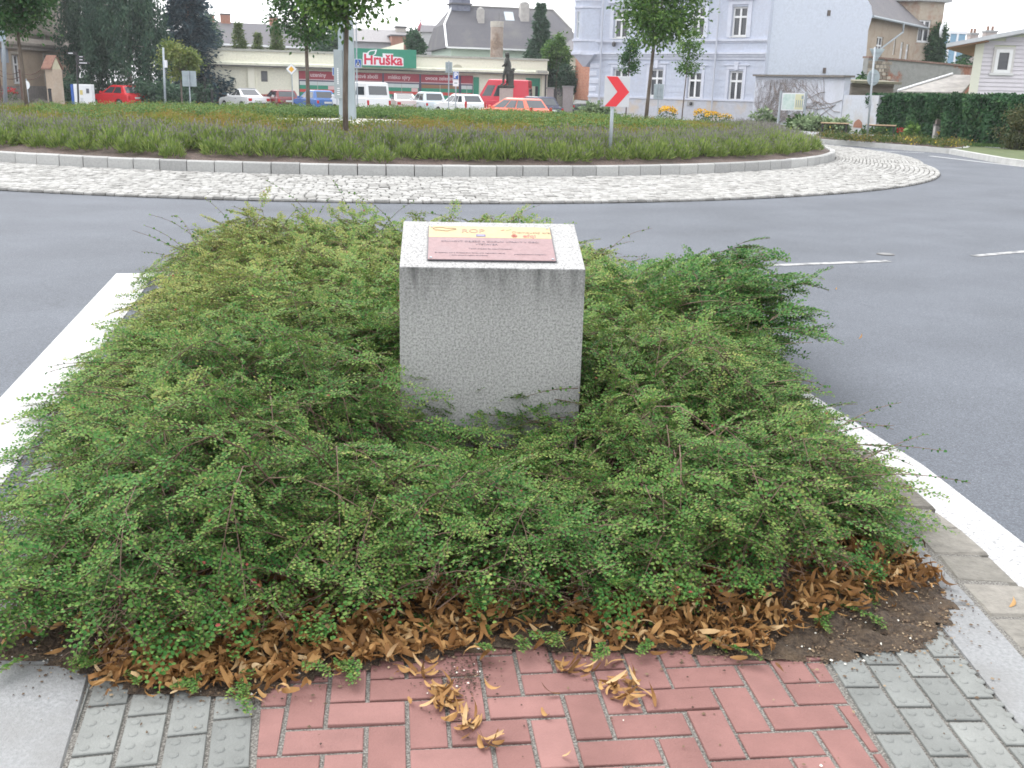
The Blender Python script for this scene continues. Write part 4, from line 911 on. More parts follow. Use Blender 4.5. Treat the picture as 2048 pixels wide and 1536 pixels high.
# weeping birches behind the red car
def birch(label, px, Y, h, w, n, seed):
    r = np.random.default_rng(seed); t = empty('birch_tree', (XA(px, Y), Y, 0), 0, label, 'tree', 'weeping birches'); m = MB()
    tr = [(0, 0, -.1), (.1, 0, h*.3), (-.05, .05, h*.65), (.05, 0, h)]; m.tube(tr, [.17, .14, .09, .03], 9)
    V, Q, T = [], [], []; nv = 0
    for k in range(n):
        z = h*r.uniform(.32, 1.0); a = r.uniform(0, 6.28); s = w*(1-((z/h)-.55)**2*2.0)*r.uniform(.35, 1.0); c = np.array([s*math.cos(a), s*math.sin(a), z])
        if k < 30: m.tube([(0, 0, z-.6), (c[0]*.5, c[1]*.5, z+.1), tuple(c)], [.05, .03, .012], 5)
        ln = r.uniform(1.0, 2.6); mm = int(44*ln); u = np.sort(r.random(mm)); p = c+np.stack([r.normal(0, .16, mm), r.normal(0, .16, mm), -u*ln], -1); ok = p[:, 2] > .7; p = p[ok]; mm = len(p)
        if not mm: continue
        v, q = leaves4(p, unit(r.normal(0, .4, (mm, 3))+np.array([0, 0, -1])), unit(r.normal(size=(mm, 3))), r.uniform(.16, .30, mm), r.uniform(.07, .12, mm))
        V.append(v); Q.append(q+nv); nv += len(v); T.append(np.clip(r.uniform(0, .6)+r.normal(0, .18, mm), 0, 1))
    m.build('trunk', pm('birch_bark', (.40, .38, .34), (.10, .09, .08), 9, .9, stretch=(1, 1, .5), lo=.5, hi=.7), t, smooth=True)
    link_mesh('crown', np_mesh('crown', np.concatenate(V), np.concatenate(Q), birchl, np.concatenate(T)), t)
birch('tall weeping birch directly behind the red hatchback', 262, 68, 9.8, 2.9, 430, 1)
birch('narrow weeping birch beside the beige building corner', 185, 72, 9.4, 1.9, 220, 2)
def conif(name, label, px, Y, h, w, n, ls, mat, gap=.0, group=None, z0=.03):
    r = np.random.default_rng(int(px)); t = empty(name, (XA(px, Y), Y, 0), 0, label, 'tree', group); m = MB(); m.tube([(0, 0, 0), (0, 0, h*.98)], [w*.09, .015], 8); P0, D = [], []
    tiers = int(h/.42)
    for k in range(tiers):
        z = h*(z0+(1-z0)*k/tiers); rad = w*(1-(z/h))**1.05*r.uniform(.8, 1.1)+.06; nb = 7+int(4*(1-z/h))
        for b_ in range(nb):
            a = r.uniform(0, 6.28); rr = rad*r.uniform(.7, 1.1)
            if k % 2 == 0: m.tube([(0, 0, z), (rr*.8*math.cos(a), rr*.8*math.sin(a), z-.1*rr)], [.03, .008], 4)
            c = n//(tiers*9)+1; u = r.uniform(.1, 1, c); p = np.stack([u*rr*math.cos(a), u*rr*math.sin(a), z-.22*u*rr+.06*u*u*rr], -1)+r.normal(0, .07+.06*rad, (c, 3))*np.array([1, 1, 1.5]); P0.append(p)
            D.append(np.array([math.cos(a), math.sin(a), -.15])+r.normal(0, .5, (c, 3)))
    P0 = np.concatenate(P0); D = unit(np.concatenate(D)); mm = len(P0); v, q = leaves4(P0, D, unit(r.normal(size=(mm, 3))+np.array([0, 0, .6])), ls*r.uniform(.7, 1.3, mm), ls*r.uniform(.25, .45, mm))
    m.build('trunk', bark, t); link_mesh('crown', np_mesh('crown', v, q, mat, np.clip(r.normal(.45, .2, mm), 0, 1)), t)
conif('spruce_tree', 'tall dark blue spruce behind the small yellow green tree', 385, 76, 11.0, 3.6, 26000, .34, bluespr)
conif('spruce_tree', 'dark green spruce rising before the grey mansard roof', 1076, 96, 9.3, 2.7, 14000, .34, conifer, z0=.1)
conif('thuja', 'left of three thujas behind the supermarket roof', 483, 90, 6.7, 1.9, 12000, .22, thuja, group='thujas behind the supermarket')
conif('thuja', 'smallest thuja in the middle of the three behind the supermarket roof', 521, 90, 5.9, 1.4, 9000, .22, thuja, group='thujas behind the supermarket')
conif('thuja', 'right thuja of three behind the supermarket roof, broad and brownish', 557, 90, 6.8, 1.95, 12000, .22, thuja, group='thujas behind the supermarket')
def gtree(name, label, px, Y, th, cz, cr, n, ls, mat, **k): return tree(name, label, (XA(px, Y), Y, 0), th, k.pop('tr', .08), (0, 0, cz), cr, k.pop('nc', 40), n, ls, mat, cat='tree', **k)
gtree('small_tree', 'small yellowish green tree behind the grey sign back', 366, 54, 1.6, 2.6, (.95, .9, .95), 4200, .15, lime, tr=.05)
gtree('broadleaf_tree', 'bushy green tree peeping over the left end of the supermarket', 415, 92, 3, 5.3, (1.3, 1.3, 2.0), 5500, .25, birchl)
gtree('broadleaf_tree', 'dark tree behind the shop roof by the steel column', 660, 94, 3, 5.0, (1.6, 1.5, 1.7), 5500, .25, birchl)
gtree('broadleaf_tree', 'dark green tree between the shop sign and the mint house', 830, 92, 3, 4.9, (.75, .8, 1.3), 3500, .24, conifer)
gtree('broadleaf_tree', 'bright green slender tree at the right end of the supermarket', 1110, 84, 2.6, 4.6, (.85, .8, 1.2), 4200, .22, maple)
gtree('broadleaf_tree', 'dark low tree behind the stone gateposts', 1098, 86, 1, 2.8, (.9, .8, 1.6), 3600, .22, conifer)
gtree('broadleaf_tree', 'shaggy shrub like tree above the iron gate', 1134, 82, 1, 2.5, (.75, .7, 1.1), 2400, .2, birchl)
def bush(name, label, px, Y, rad, n, ls, mat, z=0.0, cat='bush', group=None, nc=26, zc=.5):
    t = empty(name, (XA(px, Y), Y, z), 0, label, cat, group); C = []
    while len(C) < nc:
        p = rng.uniform(-1, 1, 3)
        if np.linalg.norm(p) < 1 and p[2] > -.6: C.append(np.array([p[0]*rad[0], p[1]*rad[1], rad[2]*(zc+p[2]*.5)]))
    C = np.array(C); v, q, ti = blob_leaves(C, min(rad)*.45*rng.uniform(.7, 1.2, nc), n, ls); v[:, 2] = np.maximum(v[:, 2], .01)
    link_mesh('foliage', np_mesh('foliage', v, q, mat, ti), t); m = MB()
    for k in range(7): e = C[k]; m.tube([(random.gauss(0, .05), random.gauss(0, .05), 0), tuple(e*.6), tuple(e)], [.02, .014, .006], 5)
    m.build('stem', bark, t); return t

# ================================================================== STEEL COLUMN AND SIGNS
def local(px, py, Y, o): p = P(px, py, Y)-o; return p
colm = empty('steel_column', (PC.x, PC.y, PC.z), 0, 'twin bladed grey steel column with a cabinet, standing in pale gravel', 'column')
o = PC.copy(); zt = lambda px, py: P(px, py, PC.y).z-PC.z; xx = lambda px: XA(px, PC.y, 1.5)-PC.x
colsteel = pm('column_steel', (.29, .345, .375), (.345, .40, .43), 3, .5, .2, stretch=(1, 1, .3))
m = MB(); x0, x1 = xx(678.5), xx(689.5); m.prism([(x0, -.15, -.1), (x1, -.15, -.1), (x1, .15, -.1), (x0, .15, -.1)], [(x0+.02, -.13, zt(680, 36)), (x1, -.13, zt(690, 30)), (x1, .13, zt(690, 30)), (x0+.02, .13, zt(680, 36))]); m.build('blade', colsteel, colm, bevel=.008)
m = MB(); x0, x1 = xx(696.5), xx(710.5); m.prism([(x0, -.15, -.1), (x1, -.15, -.1), (x1, .15, -.1), (x0, .15, -.1)], [(x0+.06, -.12, zt(703, 10)), (x1-.04, -.12, zt(703, 24)), (x1-.04, .12, zt(703, 24)), (x0+.06, .12, zt(703, 10))]); m.build('blade', colsteel, colm, bevel=.008)
m = MB(); m.box(xx(687), xx(698), -.05, .05, .4, zt(690, 60)); m.build('core', pm('column_core', (.12, .14, .15), rough=.6), colm)
m = MB(); m.box(xx(671.5), xx(688), -.26, -.155, zt(680, 197), zt(680, 100)); cab = m.build('cabinet', pm('cabinet_grey', (.27, .31, .33), (.30, .34, .36), 4, .55, .1), colm, bevel=.01)
m = MB(); 
for k in range(4): m.box(xx(677.5), xx(682.5), -.268, -.262, zt(680, 189-k*4)-.01, zt(680, 189-k*4)+.012)
m.build('vent_slots', sign_white, cab)
m = MB()
for k in range(9): m.box(xx(678.2), xx(680.6), -.266, -.262, zt(680, 167-k*3.6)-.016, zt(680, 167-k*3.6)+.018)
m.build('lettering', sign_white, cab)

def pole_part(parent, h, r, mat=galv, x=0, y=0, z=-.1): m = MB(); m.cyl(x, y, z, h, r, n=10); return m.build('pole', mat, parent, smooth=False)
def sign_at(label, px, Y, z0=0.0, cat='road sign', name='road_sign', rz=None, group=None):
    x = XA(px, Y, 1.5); return empty(name, (x, Y, z0), 0, label, cat, group), x
def pz(px, py, Y, z0): return P(px, py, Y).z-z0
# chevron
Yc = 20.6; xb = XA(1220, Yc, .3); zb0 = mound_z(xb, Yc)
cv = empty('chevron_sign', (xb, Yc, zb0), 0, 'white sign with a red chevron on a steel post behind the kerb', 'road sign')
zt_ = pz(1222, 152, Yc, zb0); zl = pz(1222, 213.5, Yc, zb0); k = m_px(Yc)*1.0; wl, wr = -17.5*k, 31*k
m = MB(); m.cyl(0, 0, -.2, zt_-.03, .034, n=12); m.build('post', galv, cv, smooth=True)
m = MB(); m.box(wl, wr, -.062, -.042, zl, zt_); pan = m.build('panel', pm('chevron_white', (.50, .51, .53), (.46, .47, .49), 4, .45), cv, bevel=.006)
m = MB(); Wp, Hp = wr-wl, zt_-zl; f = lambda a, b: (wl+a*Wp, -.0655, zl+b*Hp)
pts = [(.06, 1), (.50, 1), (1.0, .49), (.50, 0), (.04, 0), (.52, .49)]
pts = [(a, min(max(b, .012), .988)) for a, b in pts]; pts = [(min(a, .985), b) for a, b in pts]
m.prism([f(a, b) for a, b in pts], [(f(a, b)[0], -.0622, f(a, b)[2]) for a, b in pts]); m.build('chevron', sign_red, pan)
m = MB(); m.box(wl+.002, wr-.002, -.042, -.036, zl+.002, zt_-.002); m.build('back_plate', galv, pan)
def plate_sign(label, px, Y, y_top, y_bot, wpx, z0=0.0, back=True, pole_top=None, pr=.03, face=None, pxp=None, name='road_sign'):
    r, x = sign_at(label, px, Y, z0, name=name); k = m_px(Y); zt2, zl2 = pz(px, y_top, Y, z0), pz(px, y_bot, Y, z0)
    ph = zt2+.02 if pole_top is None else pz(px, pole_top, Y, z0); py_ = -.02 if back else .05
    pole_part(r, ph, pr, y=py_ if not back else -.045)
    m = MB(); m.box(-wpx*k/2, wpx*k/2, -.012, .012, zl2, zt2); p = m.build('panel', face or sign_back, r, bevel=.01)
    if back:
        for zc in (.25, .75):
            m = MB(); z = zl2+(zt2-zl2)*zc; m.box(-wpx*k*.3, wpx*k*.3, -.028, -.012, z-.02, z+.02); m.box(-.045, .045, -.085, -.028, z-.03, z+.03); m.build('clamp', galv, r)
    return r, p, zl2, zt2, k
plate_sign('grey back of a square sign beside the yellow green tree', 379, 50, 142, 173, 27)
plate_sign('grey back of a tall double sign before the shop front', 897.5, 52, 124, 146, 13, pole_top=122)
plate_sign('grey back of an upright sign before the lavender house window', 1317, 46, 168, 199, 19)
# triangle over disc, seen from behind
Yt = 36.0; r, x = sign_at('grey backs of a give way triangle and a round sign on one tall post', 1743, Yt, .0); k = m_px(Yt)
xb_ = XA(1734, Yt, .1)-x; m = MB(); m.tube([(xb_, 0, 0), (XA(1750, Yt, 3.4)-x, 0, pz(1750, 94, Yt, 0))], .035, 10); m.build('pole', galv, r, smooth=True)
pzt = lambda y: pz(1750, y, Yt, 0); cx = XA(1752, Yt, 2.8)-x
m = MB(); tri_ = [(cx-15*k, .05, pzt(97)), (cx+15*k, .05, pzt(97)), (cx+1.2*k, .05, pzt(122)), (cx-1.2*k, .05, pzt(122))]; m.prism(tri_, [(a, .075, c) for a, b_, c in tri_]); m.build('triangle_panel', sign_back, r, bevel=.008)
cx2 = XA(1747, Yt, 2.2)-x; m = MB(); ci = [(cx2+12*k*math.cos(a), .05, (pzt(138)+pzt(172))/2+15*k*math.sin(a)) for a in np.linspace(0, 6.283, 28, endpoint=False)]; m.prism(ci, [(a, .075, c) for a, b_, c in ci]); m.build('round_panel', sign_back, r)
for zc, wq in ((pzt(104), 10), (pzt(114), 5), (pzt(147), 9), (pzt(163), 9)): m = MB(); m.box(cx2-wq*k*.8, cx2+wq*k*.8, .02, .049, zc-.018, zc+.018); m.build('clamp', galv, r)
# priority road diamond
Yd = 57.0; r, x = sign_at('yellow and white priority road diamond on a grey post', 584, Yd); k = m_px(Yd); zc = pz(584, 138.5, Yd, 0)
pole_part(r, zc+.2, .03, y=.05)
def diamond(s, y0, y1): return [[(s, y, zc), (0, y, zc+s), (-s, y, zc), (0, y, zc-s)] for y in (y0, y1)]
for nm, s, y0, y1, mm in (('panel', 11*k, -.01, .01, sign_back), ('white_border', 10.2*k, -.014, -.0105, sign_white), ('yellow_centre', 5.6*k, -.018, -.0145, pm('sign_yellow', (.72, .38, .03), rough=.4))):
    m = MB(); m.prism(*diamond(s, y0, y1)); m.build(nm, mm, r)
# blue parking sign half behind the cabinet, pedestrian crossing sign, parking sign with plate
def blue_sign(label, px, Y, yt, yb, wpx, pole_top=None, letter='P', sub=None, poledx=0):
    r, x = sign_at(label, px, Y); k = m_px(Y); zt2, zl2 = pz(px, yt, Y, 0), pz(px, yb, Y, 0); w2 = wpx*k/2
    pole_part(r, zt2 if pole_top is None else pz(px, pole_top, Y, 0), .035, x=poledx*k, y=.06)
    m = MB(); m.box(-w2, w2, -.01, .01, zl2, zt2); p = m.build('panel', sign_white, r)
    m = MB(); m.box(-w2+.02, w2-.02, -.0135, -.0105, zl2+.02, zt2-.02); m.build('blue_face', sign_blue, p)
    h = zt2-zl2; zc = (zl2+zt2)/2
    if letter == 'P': text('lettering', 'P', h*.95, p, sign_white, (0, -.0155, zc), off=.012)
    else:
        m = MB(); m.prism([(-w2*.72, -.0165, zl2+h*.14), (w2*.72, -.0165, zl2+h*.14), (0, -.0165, zt2-h*.12)], [(-w2*.72, -.014, zl2+h*.14), (w2*.72, -.014, zl2+h*.14), (0, -.014, zt2-h*.12)]); tr_ = m.build('white_triangle', sign_white, p)
        m = MB(); m.box(-.035, .035, -.019, -.017, zc-h*.08, zc+h*.12); m.prism([(-.10, -.019, zl2+h*.18), (-.05, -.019, zl2+h*.18), (.03, -.019, zc-h*.06), (-.03, -.019, zc-h*.06)], [(-.10, -.017, zl2+h*.18), (-.05, -.017, zl2+h*.18), (.03, -.017, zc-h*.06), (-.03, -.017, zc-h*.06)])
        m.prism([(.05, -.0191, zl2+h*.18), (.10, -.0191, zl2+h*.18), (.035, -.0191, zc-h*.06), (-.01, -.0191, zc-h*.06)], [(.05, -.0169, zl2+h*.18), (.10, -.0169, zl2+h*.18), (.035, -.0169, zc-h*.06), (-.01, -.0169, zc-h*.06)])
        m.lathe(0, -.018, [(.0, zc+h*.13), (.035, zc+h*.16), (.035, zc+h*.2), (0, zc+h*.23)], 8); m.build('walking_figure', black_metal, tr_)
    if sub:
        m = MB(); m.box(-w2, w2, -.01, .01, pz(px, sub[1], Y, 0), pz(px, sub[0], Y, 0)); sp = m.build('sub_plate', sign_white, r)
        m = MB(); zq = pz(px, (sub[0]+sub[1])/2, Y, 0)
        m.box(-w2*.5, w2*.5, -.013, -.0105, zq-.03, zq+.03); m.build('symbol', sign_back, sp)
    return r
blue_sign('blue parking sign partly hidden behind the grey steel cabinet', 673, 61, 134.5, 151, 15)
blue_sign('blue pedestrian crossing sign on a tall lamp post beside the column', 717, 50, 118, 135.5, 13, pole_top=40, letter='man', poledx=-3)
blue_sign('blue parking sign with a white plate below, right of the shop sign', 911.5, 56, 143, 159, 11, sub=(160, 172.5), poledx=0)
# thin grey posts
def lone_pole(name, label, px0, y_top, px1, Y, r0, cat, extra=None):
    x0 = XA(px1, Y, 0); o = empty(name, (x0, Y, 0), 0, label, cat); top = P(px0, y_top, Y)
    m = MB(); m.tube([(0, 0, -.1), (top.x-x0, 0, top.z)], [r0, r0*.8], 10); m.build('pole', galv, o, smooth=True); return o, top.x-x0, top.z
o_, tx, tz = lone_pole('lamp_post', 'slim grey post with a small box, left of the yellow green tree', 326.5, 95, 331, 52, .06, 'post')
m = MB(); m.box(tx*.7+.05, tx*.7+.16, -.08, .08, tz*.7, tz*.7+.35); m.build('box', sign_white, o_)
o_, tx, tz = lone_pole('utility_pole', 'pale grey concrete utility pole at the left picture edge', 2, -40, 11, 58, .11, 'pole')
m = MB(); m.box(-.35, .5, -.2, -.17, tz*.52, tz*.52+.55); m.build('plate', pm('pale_blue_plate', (.30, .36, .42), rough=.5), o_)
m = MB(); m.box(tx*.8-.08, tx*.8+.4, -.1, .1, tz*.8, tz*.8+.12); m.build('bracket', galv, o_)
# finger post
Yf = 58.0; x0 = XA(157, Yf, 0); fp = empty('finger_post', (x0, Yf, 0), 0, 'black finger post with four tourist direction arms before the birches', 'signpost')
m = MB(); t_ = P(153, 104, Yf); m.tube([(0, 0, 0), (t_.x-x0, 0, t_.z)], [.055, .05], 10); m.build('pole', black_metal, fp)
for xa, xb2, ya, yb, s in ((133, 152.5, 103.5, 109.5, -1), (155, 172, 111, 116, 1), (155, 172, 117, 122, 1), (155, 181, 123, 129, 1)):
    A0, A1 = P(xa, ya, Yf), P(xb2, yb, Yf); zc = (A0.z+A1.z)/2; h = abs(A0.z-A1.z)/2; m = MB(); X0, X1 = A0.x-x0, A1.x-x0; tipx = .12
    out = [(X0, zc-h), (X1-tipx, zc-h), (X1, zc), (X1-tipx, zc+h), (X0, zc+h)] if s > 0 else [(X0+tipx, zc-h), (X1, zc-h), (X1, zc+h), (X0+tipx, zc+h), (X0, zc)]
    m.extr_xz(out, -.09, -.06); a_ = m.build('arm', black_metal, fp); m = MB(); n_ = 5
    for q_ in range(n_): u = X0+.14+(X1-X0-.28)*q_/n_; m.box(u, u+(X1-X0-.28)/n_*.75, -.096, -.0905, zc-h*.35, zc+h*.35)
    m.build('lettering', sign_white, a_)
# white notice cube beside the red car
Yn = 59.0; A0, A1 = P(146, 168, Yn), P(181, 168, Yn); nb = empty('notice_box', (A0.x, Yn, 0), R(4), 'white notice cabinet with posters and a blue side, left of the red car', 'notice board'); wN = A1.x-A0.x
m = MB(); m.box(.0, wN, 0, .5, .1, A0.z); m.build('cabinet', sign_white, nb, bevel=.02)
m = MB(); m.box(-.16, -.005, .0, .5, .1, A0.z-.02); m.build('side_panel', sign_blue, nb)
for nm, c, a, b_, c0, d0 in (('poster', (.6, .5, .2), .34, .5, .55, .75), ('poster', (.10, .11, .13), .70, .86, .62, .82), ('poster', (.55, .57, .6), .34, .5, .25, .42)):
    m = MB(); m.box(wN*a, wN*b_, -.012, -.004, A0.z*c0, A0.z*d0); m.build(nm, pm('poster_%d' % int(c[2]*100), c, rough=.5), nb)

# information board by the garden wall
Yb = 52.0; A0, A1 = P(1562, 184, Yb), P(1613, 184, Yb); ib = empty('information_board', (A0.x, Yb, 0), 0, 'town map board between two steel posts by the vine covered wall', 'notice board'); wN = A1.x-A0.x
for x_ in (0, wN): m = MB(); m.cyl(x_, 0, -.05, A0.z+.05, .06, n=10); m.build('post', galv, ib)
zt2, zl2 = pz(1588, 186, Yb, 0), pz(1588, 221, Yb, 0); m = MB(); m.box(.08, wN-.08, -.02, .02, zl2, zt2); bd_ = m.build('board', sign_white, ib)
m = MB(); m.box(.12, wN*.56, -.026, -.021, zl2+.05, zt2-.05); m.build('map_sheet', pm('map_green', (.42, .55, .50), (.62, .68, .66), 5, .6, c3=(.5, .62, .55), scale2=3), bd_)
m = MB(); m.box(wN*.58, wN-.12, -.026, -.021, zl2+.05, zt2-.05); ys_ = m.build('legend_sheet', pm('legend_cream', (.62, .60, .40), rough=.6), bd_)
m = MB()
for k_ in range(4): m.box(wN*(.62+.08*k_), wN*(.655+.08*k_), -.031, -.0265, zl2+.15, zl2+.5)
m.box(wN*.82, wN*.9, -.031, -.0265, zl2+.55, zl2+.72); m.build('legend_marks', sign_back, ys_)
m = MB(); m.box(.12, wN-.12, -.02, .02, .25, .29); m.build('rail', galv, ib)

# ================================================================== BUILDINGS
def render_mat(name, c, dirt, amt=.6, scale=1.2): return pm(name, c, tuple(v*.88 for v in c), 7, .92, bmp=.15, bscale=40, c3=dirt, scale2=scale)
# ---- lavender town house
F = Fac(1181, 71.5, 1533, 64.0, 4.5); lav_wall = render_mat('lavender_render', (.49, .525, .62), (.45, .47, .54)); lav_trim = pm('lavender_trim', (.56, .58, .66), (.50, .52, .60), 4, .85)
sill_m = pm('sill_white', (.6, .6, .6), rough=.6)
H = empty('town_house', F.a, F.rz, 'pale lavender two storey town house with white windows and corner oriel', 'house')
up = [F.rect(1228, 20, 1255, 76), F.rect(1306, 17, 1333, 75), F.rect(1382, 14, 1409, 74), F.rect(1464, 13, 1494, 73)]
dn = [F.rect(1226, 138, 1254, 190), F.rect(1298, 138, 1325, 193), F.rect(1375, 142, 1402, 197), F.rect(1457, 142, 1484, 201)]
Ht = 10.4; m = MB(); wall_holes(m, 0, F.len, 0, Ht, up+dn, .22)
Gd = 12.0; m.poly([(0, 0, 0), (0, Gd, 0), (0, Gd, Ht), (0, 0, Ht)]); m.poly([(0, Gd, 0), (F.len, Gd, 0), (F.len, Gd, Ht), (0, Gd, Ht)]); m.poly([(F.len, Gd, 0), (F.len, .0, 0), (F.len, 0, Ht), (F.len, Gd, Ht)])
m.build('wall', lav_wall, H)
for r_ in up+dn: window(H, *r_, white_paint, glass, y=.14, fw=.10, trans=.66, sill=sill_m)
def hz(py, px=1450): return F.uz(px, py)[1]
m = MB(); m.box(-.05, F.len+.02, -.13, -.001, hz(80)-.07, hz(80)+.05); m.box(-.03, F.len+.01, -.06, -.001, hz(80)-.16, hz(80)-.072); m.build('sill_course', lav_trim, H)
m = MB(); z = hz(108); m.box(-.05, F.len+.02, -.22, -.001, z-.02, z+.10); m.box(-.04, F.len+.01, -.14, -.001, z-.16, z-.022); m.box(-.02, F.len, -.07, -.001, z-.34, z-.162); m.build('cornice', lav_trim, H)
m = MB(); zt2 = hz(118)
for k_ in range(8):
    z = zt2-.1-k_*.40
    if z < .9: break
    xs = sorted([(d[0]-.22, d[1]+.22) for d in dn if d[2]-.1 < z < d[3]+.22]); a_ = .75
    for b0, b1 in xs+[(F.len, F.len)]:
        if b0-a_ > .05: m.box(a_, b0, -.012, -.001, z-.37, z-.03)
        a_ = b1
m.build('rusticated_bands', lav_wall, H)
m = MB(); z = hz(200); m.box(0, F.len*.985, -.10, -.001, z-.06, z+.05); m.build('plinth_course', lav_trim, H)
m = MB(); m.box(.01, F.len-.01, -.05, -.001, 0, z-.062); m.build('plinth', render_mat('stained_plinth', (.46, .47, .52), (.50, .42, .34), scale=.9), H)
for k_, r_ in enumerate(up):
    m = MB(); u0, u1, z0, z1 = r_; e = .28
    m.box(u0-e, u0-.03, -.06, -.001, z0-.05, z1+.12); m.box(u1+.03, u1+e, -.06, -.001, z0-.05, z1+.12); m.box(u0-e, u1+e, -.065, -.001, z1+.121, z1+.42); m.box(u0-e-.12, u1+e+.12, -.2, -.001, z1+.421, z1+.56); m.box(u0-e-.05, u1+e+.05, -.12, -.001, z1+.34, z1+.42); m.build('window_surround', lav_trim, H)
for k_, r_ in enumerate(dn):
    m = MB(); u0, u1, z0, z1 = r_; e = .2
    m.box(u0-e, u0-.03, -.05, -.001, z0-.05, z1+.1); m.box(u1+.03, u1+e, -.05, -.001, z0-.05, z1+.1); m.box(u0-e, u1+e, -.055, -.001, z1+.101, z1+.28); c_ = (u0+u1)/2; m.prism([(c_-.1, -.11, z1+.05), (c_+.1, -.11, z1+.05), (c_+.1, -.056, z1+.05), (c_-.1, -.056, z1+.05)], [(c_-.16, -.11, z1+.55), (c_+.16, -.11, z1+.55), (c_+.16, -.056, z1+.55), (c_-.16, -.056, z1+.55)])
    m.box(u0-e-.2, u1+e+.2, -.09, -.001, z1+.32, z1+.38); m.build('window_surround', lav_trim, H)
for k_ in range(7): m = MB(); z = zt2-.25-k_*.5; wq = .62 if k_ % 2 else .82; m.prism([(-.03, -.04, z-.42), (wq, -.04, z-.42), (wq, .4, z-.42), (-.03, .4, z-.42)], [(-.03, -.04, z), (wq, -.04, z), (wq, .4, z), (-.03, .4, z)]); m.build('quoin', lav_trim, H, bevel=.07, seg=1)
# oriel at the corner
uo0, uo1 = F.uz(1157, 60)[0], F.uz(1199, 60)[0]; zo = hz(110, 1180); m = MB(); y0_ = -.55
w0 = (uo0+.18, uo0+.42, hz(78, 1175), hz(24, 1175)); wall_holes(m, uo0, uo0+.62, zo, Ht, [w0], .12, y0_); m.poly([(uo0+.62, y0_, zo), (uo1, -.02, zo), (uo1, -.02, Ht), (uo0+.62, y0_, Ht)]); m.poly([(uo0, y0_, zo), (uo0, 1.6, zo), (uo0, 1.6, Ht), (uo0, y0_, Ht)]); m.poly([(uo0, 1.6, zo), (.1, 1.6, zo), (.1, 1.6, Ht), (uo0, 1.6, Ht)])
orl = m.build('oriel', lav_wall, H); window(orl, *w0, white_paint, sky_tone_glass, y=y0_+.05, fw=.045, mull=False, trans=.62)
m = MB(); 
for z, e, h in ((zo, .1, .16), (zo+.165, .05, .1), (hz(80, 1175)-.1, .07, .12), (hz(17, 1175), .06, .12), (hz(3, 1175), .05, .1)):
    pts = [(uo0-e, y0_-e), (uo0+.62+e*.5, y0_-e), (uo1+e, -.02), (uo1+e, 1.5), (uo0-e, 1.6)]; m.extr_xy(pts, z, z+h); m.build('oriel_moulding', lav_trim, H); m = MB()
m.prism([(uo0+.5, -.05, zo-.75), (uo0+.7, -.05, zo-.75), (uo0+.7, .8, zo-.75), (uo0+.5, .8, zo-.75)], [(uo0, y0_, zo-.002), (uo1, y0_, zo-.002), (uo1, 1.2, zo-.002), (uo0, 1.2, zo-.002)]); m.build('oriel_corbel', lav_trim, H)
for px_, yb_ in ((1207, 230), (1436, 225)): u = F.uz(px_, 100)[0]; m = MB(); m.tube([(u, -.28, .2), (u, -.28, Ht-.3)], .055, 8); m.build('downpipe', pm('pipe_grey', (.42, .44, .50), rough=.5), H)
for px_ in (1232, 1384): u, z = F.uz(px_, 86); m = MB(); m.lathe(u, -.25, [(.02, z-.25), (.12, z-.2), (.14, z), (.05, z+.08)], 10); m.box(u-.03, u+.03, -.25, -.14, z+.0, z+.06); m.build('lamp', dark_metal, H)
u, z = F.uz(1381, 207); m = MB(); m.box(u-.2, u+.25, -.08, -.052, z-.14, z+.14); vb = m.build('vent_box', pm('vent_grey', (.3, .3, .3), rough=.6), H); m = MB(); m.lathe(u+.08, -.09, [(.0, z-.1), (.1, z-.07), (.1, z+.07), (0, z+.1)], 10); m.build('vent_opening', black_metal, vb)
m = MB(); m.box(-.5, F.len+.3, -.5, Gd+.4, Ht, Ht+.35); m.build('eaves', lav_trim, H)
roof_dark = pm('dark_slate', (.10, .095, .105), (.15, .145, .155), 12, .85, bmp=.4, bscale=14, c3=(.16, .15, .15), scale2=.5)
m = MB(); m.prism([(-.5, -.5, Ht+.355), (F.len+.3, -.5, Ht+.355), (F.len+.3, Gd+.4, Ht+.355), (-.5, Gd+.4, Ht+.355)], [(4, 5.5, Ht+4), (F.len-4, 5.5, Ht+4), (F.len-4, 6, Ht+4), (4, 6, Ht+4)]); m.build('roof', roof_dark, H)
# ---- blank gable wing to its right
F2 = Fac(1533.5, 64.3, 1742, 66.0, 4.5); W = empty('gable_wing', F2.a, F2.rz, 'windowless pale lavender gable wall beside the town house', 'house'); gab = render_mat('gable_render', (.56, .60, .69), (.53, .57, .66), scale=.5)
Lg = F2.len; s_ = [(0, 0), (F2.uz(1730, 180)[0], 0), (F2.uz(1737, 60)[0], F2.uz(1737, 60)[1]), (F2.uz(1744, 45)[0], F2.uz(1744, 30)[1]), (F2.uz(1743, 15)[0], F2.uz(1743, 12)[1]), (F2.uz(1736, 0)[0], F2.uz(1736, 0)[1]), (Lg*.5, 11.5), (0, 10.3)]
m = MB(); m.extr_xz(s_, .03, 9); m.build('wall', gab, W)
for px_, py_ in ((1658, 26), (1649, 141)): u, z = F2.uz(px_, py_); m = MB(); m.box(u-.1, u+.1, -.02, .028, z-.16, z+.16); m.build('vent', pm('vent_rust', (.12, .10, .09), rough=.8), W)
m = MB(); m.prism([(0, -.2, 10.32), (Lg*.5, -.2, 11.55), (Lg*.5, 9.2, 11.55), (0, 9.2, 10.32)], [(0, -.2, 10.5), (Lg*.5, -.2, 11.75), (Lg*.5, 9.2, 11.75), (0, 9.2, 10.5)]); m.build('roof', roof_dark, W)
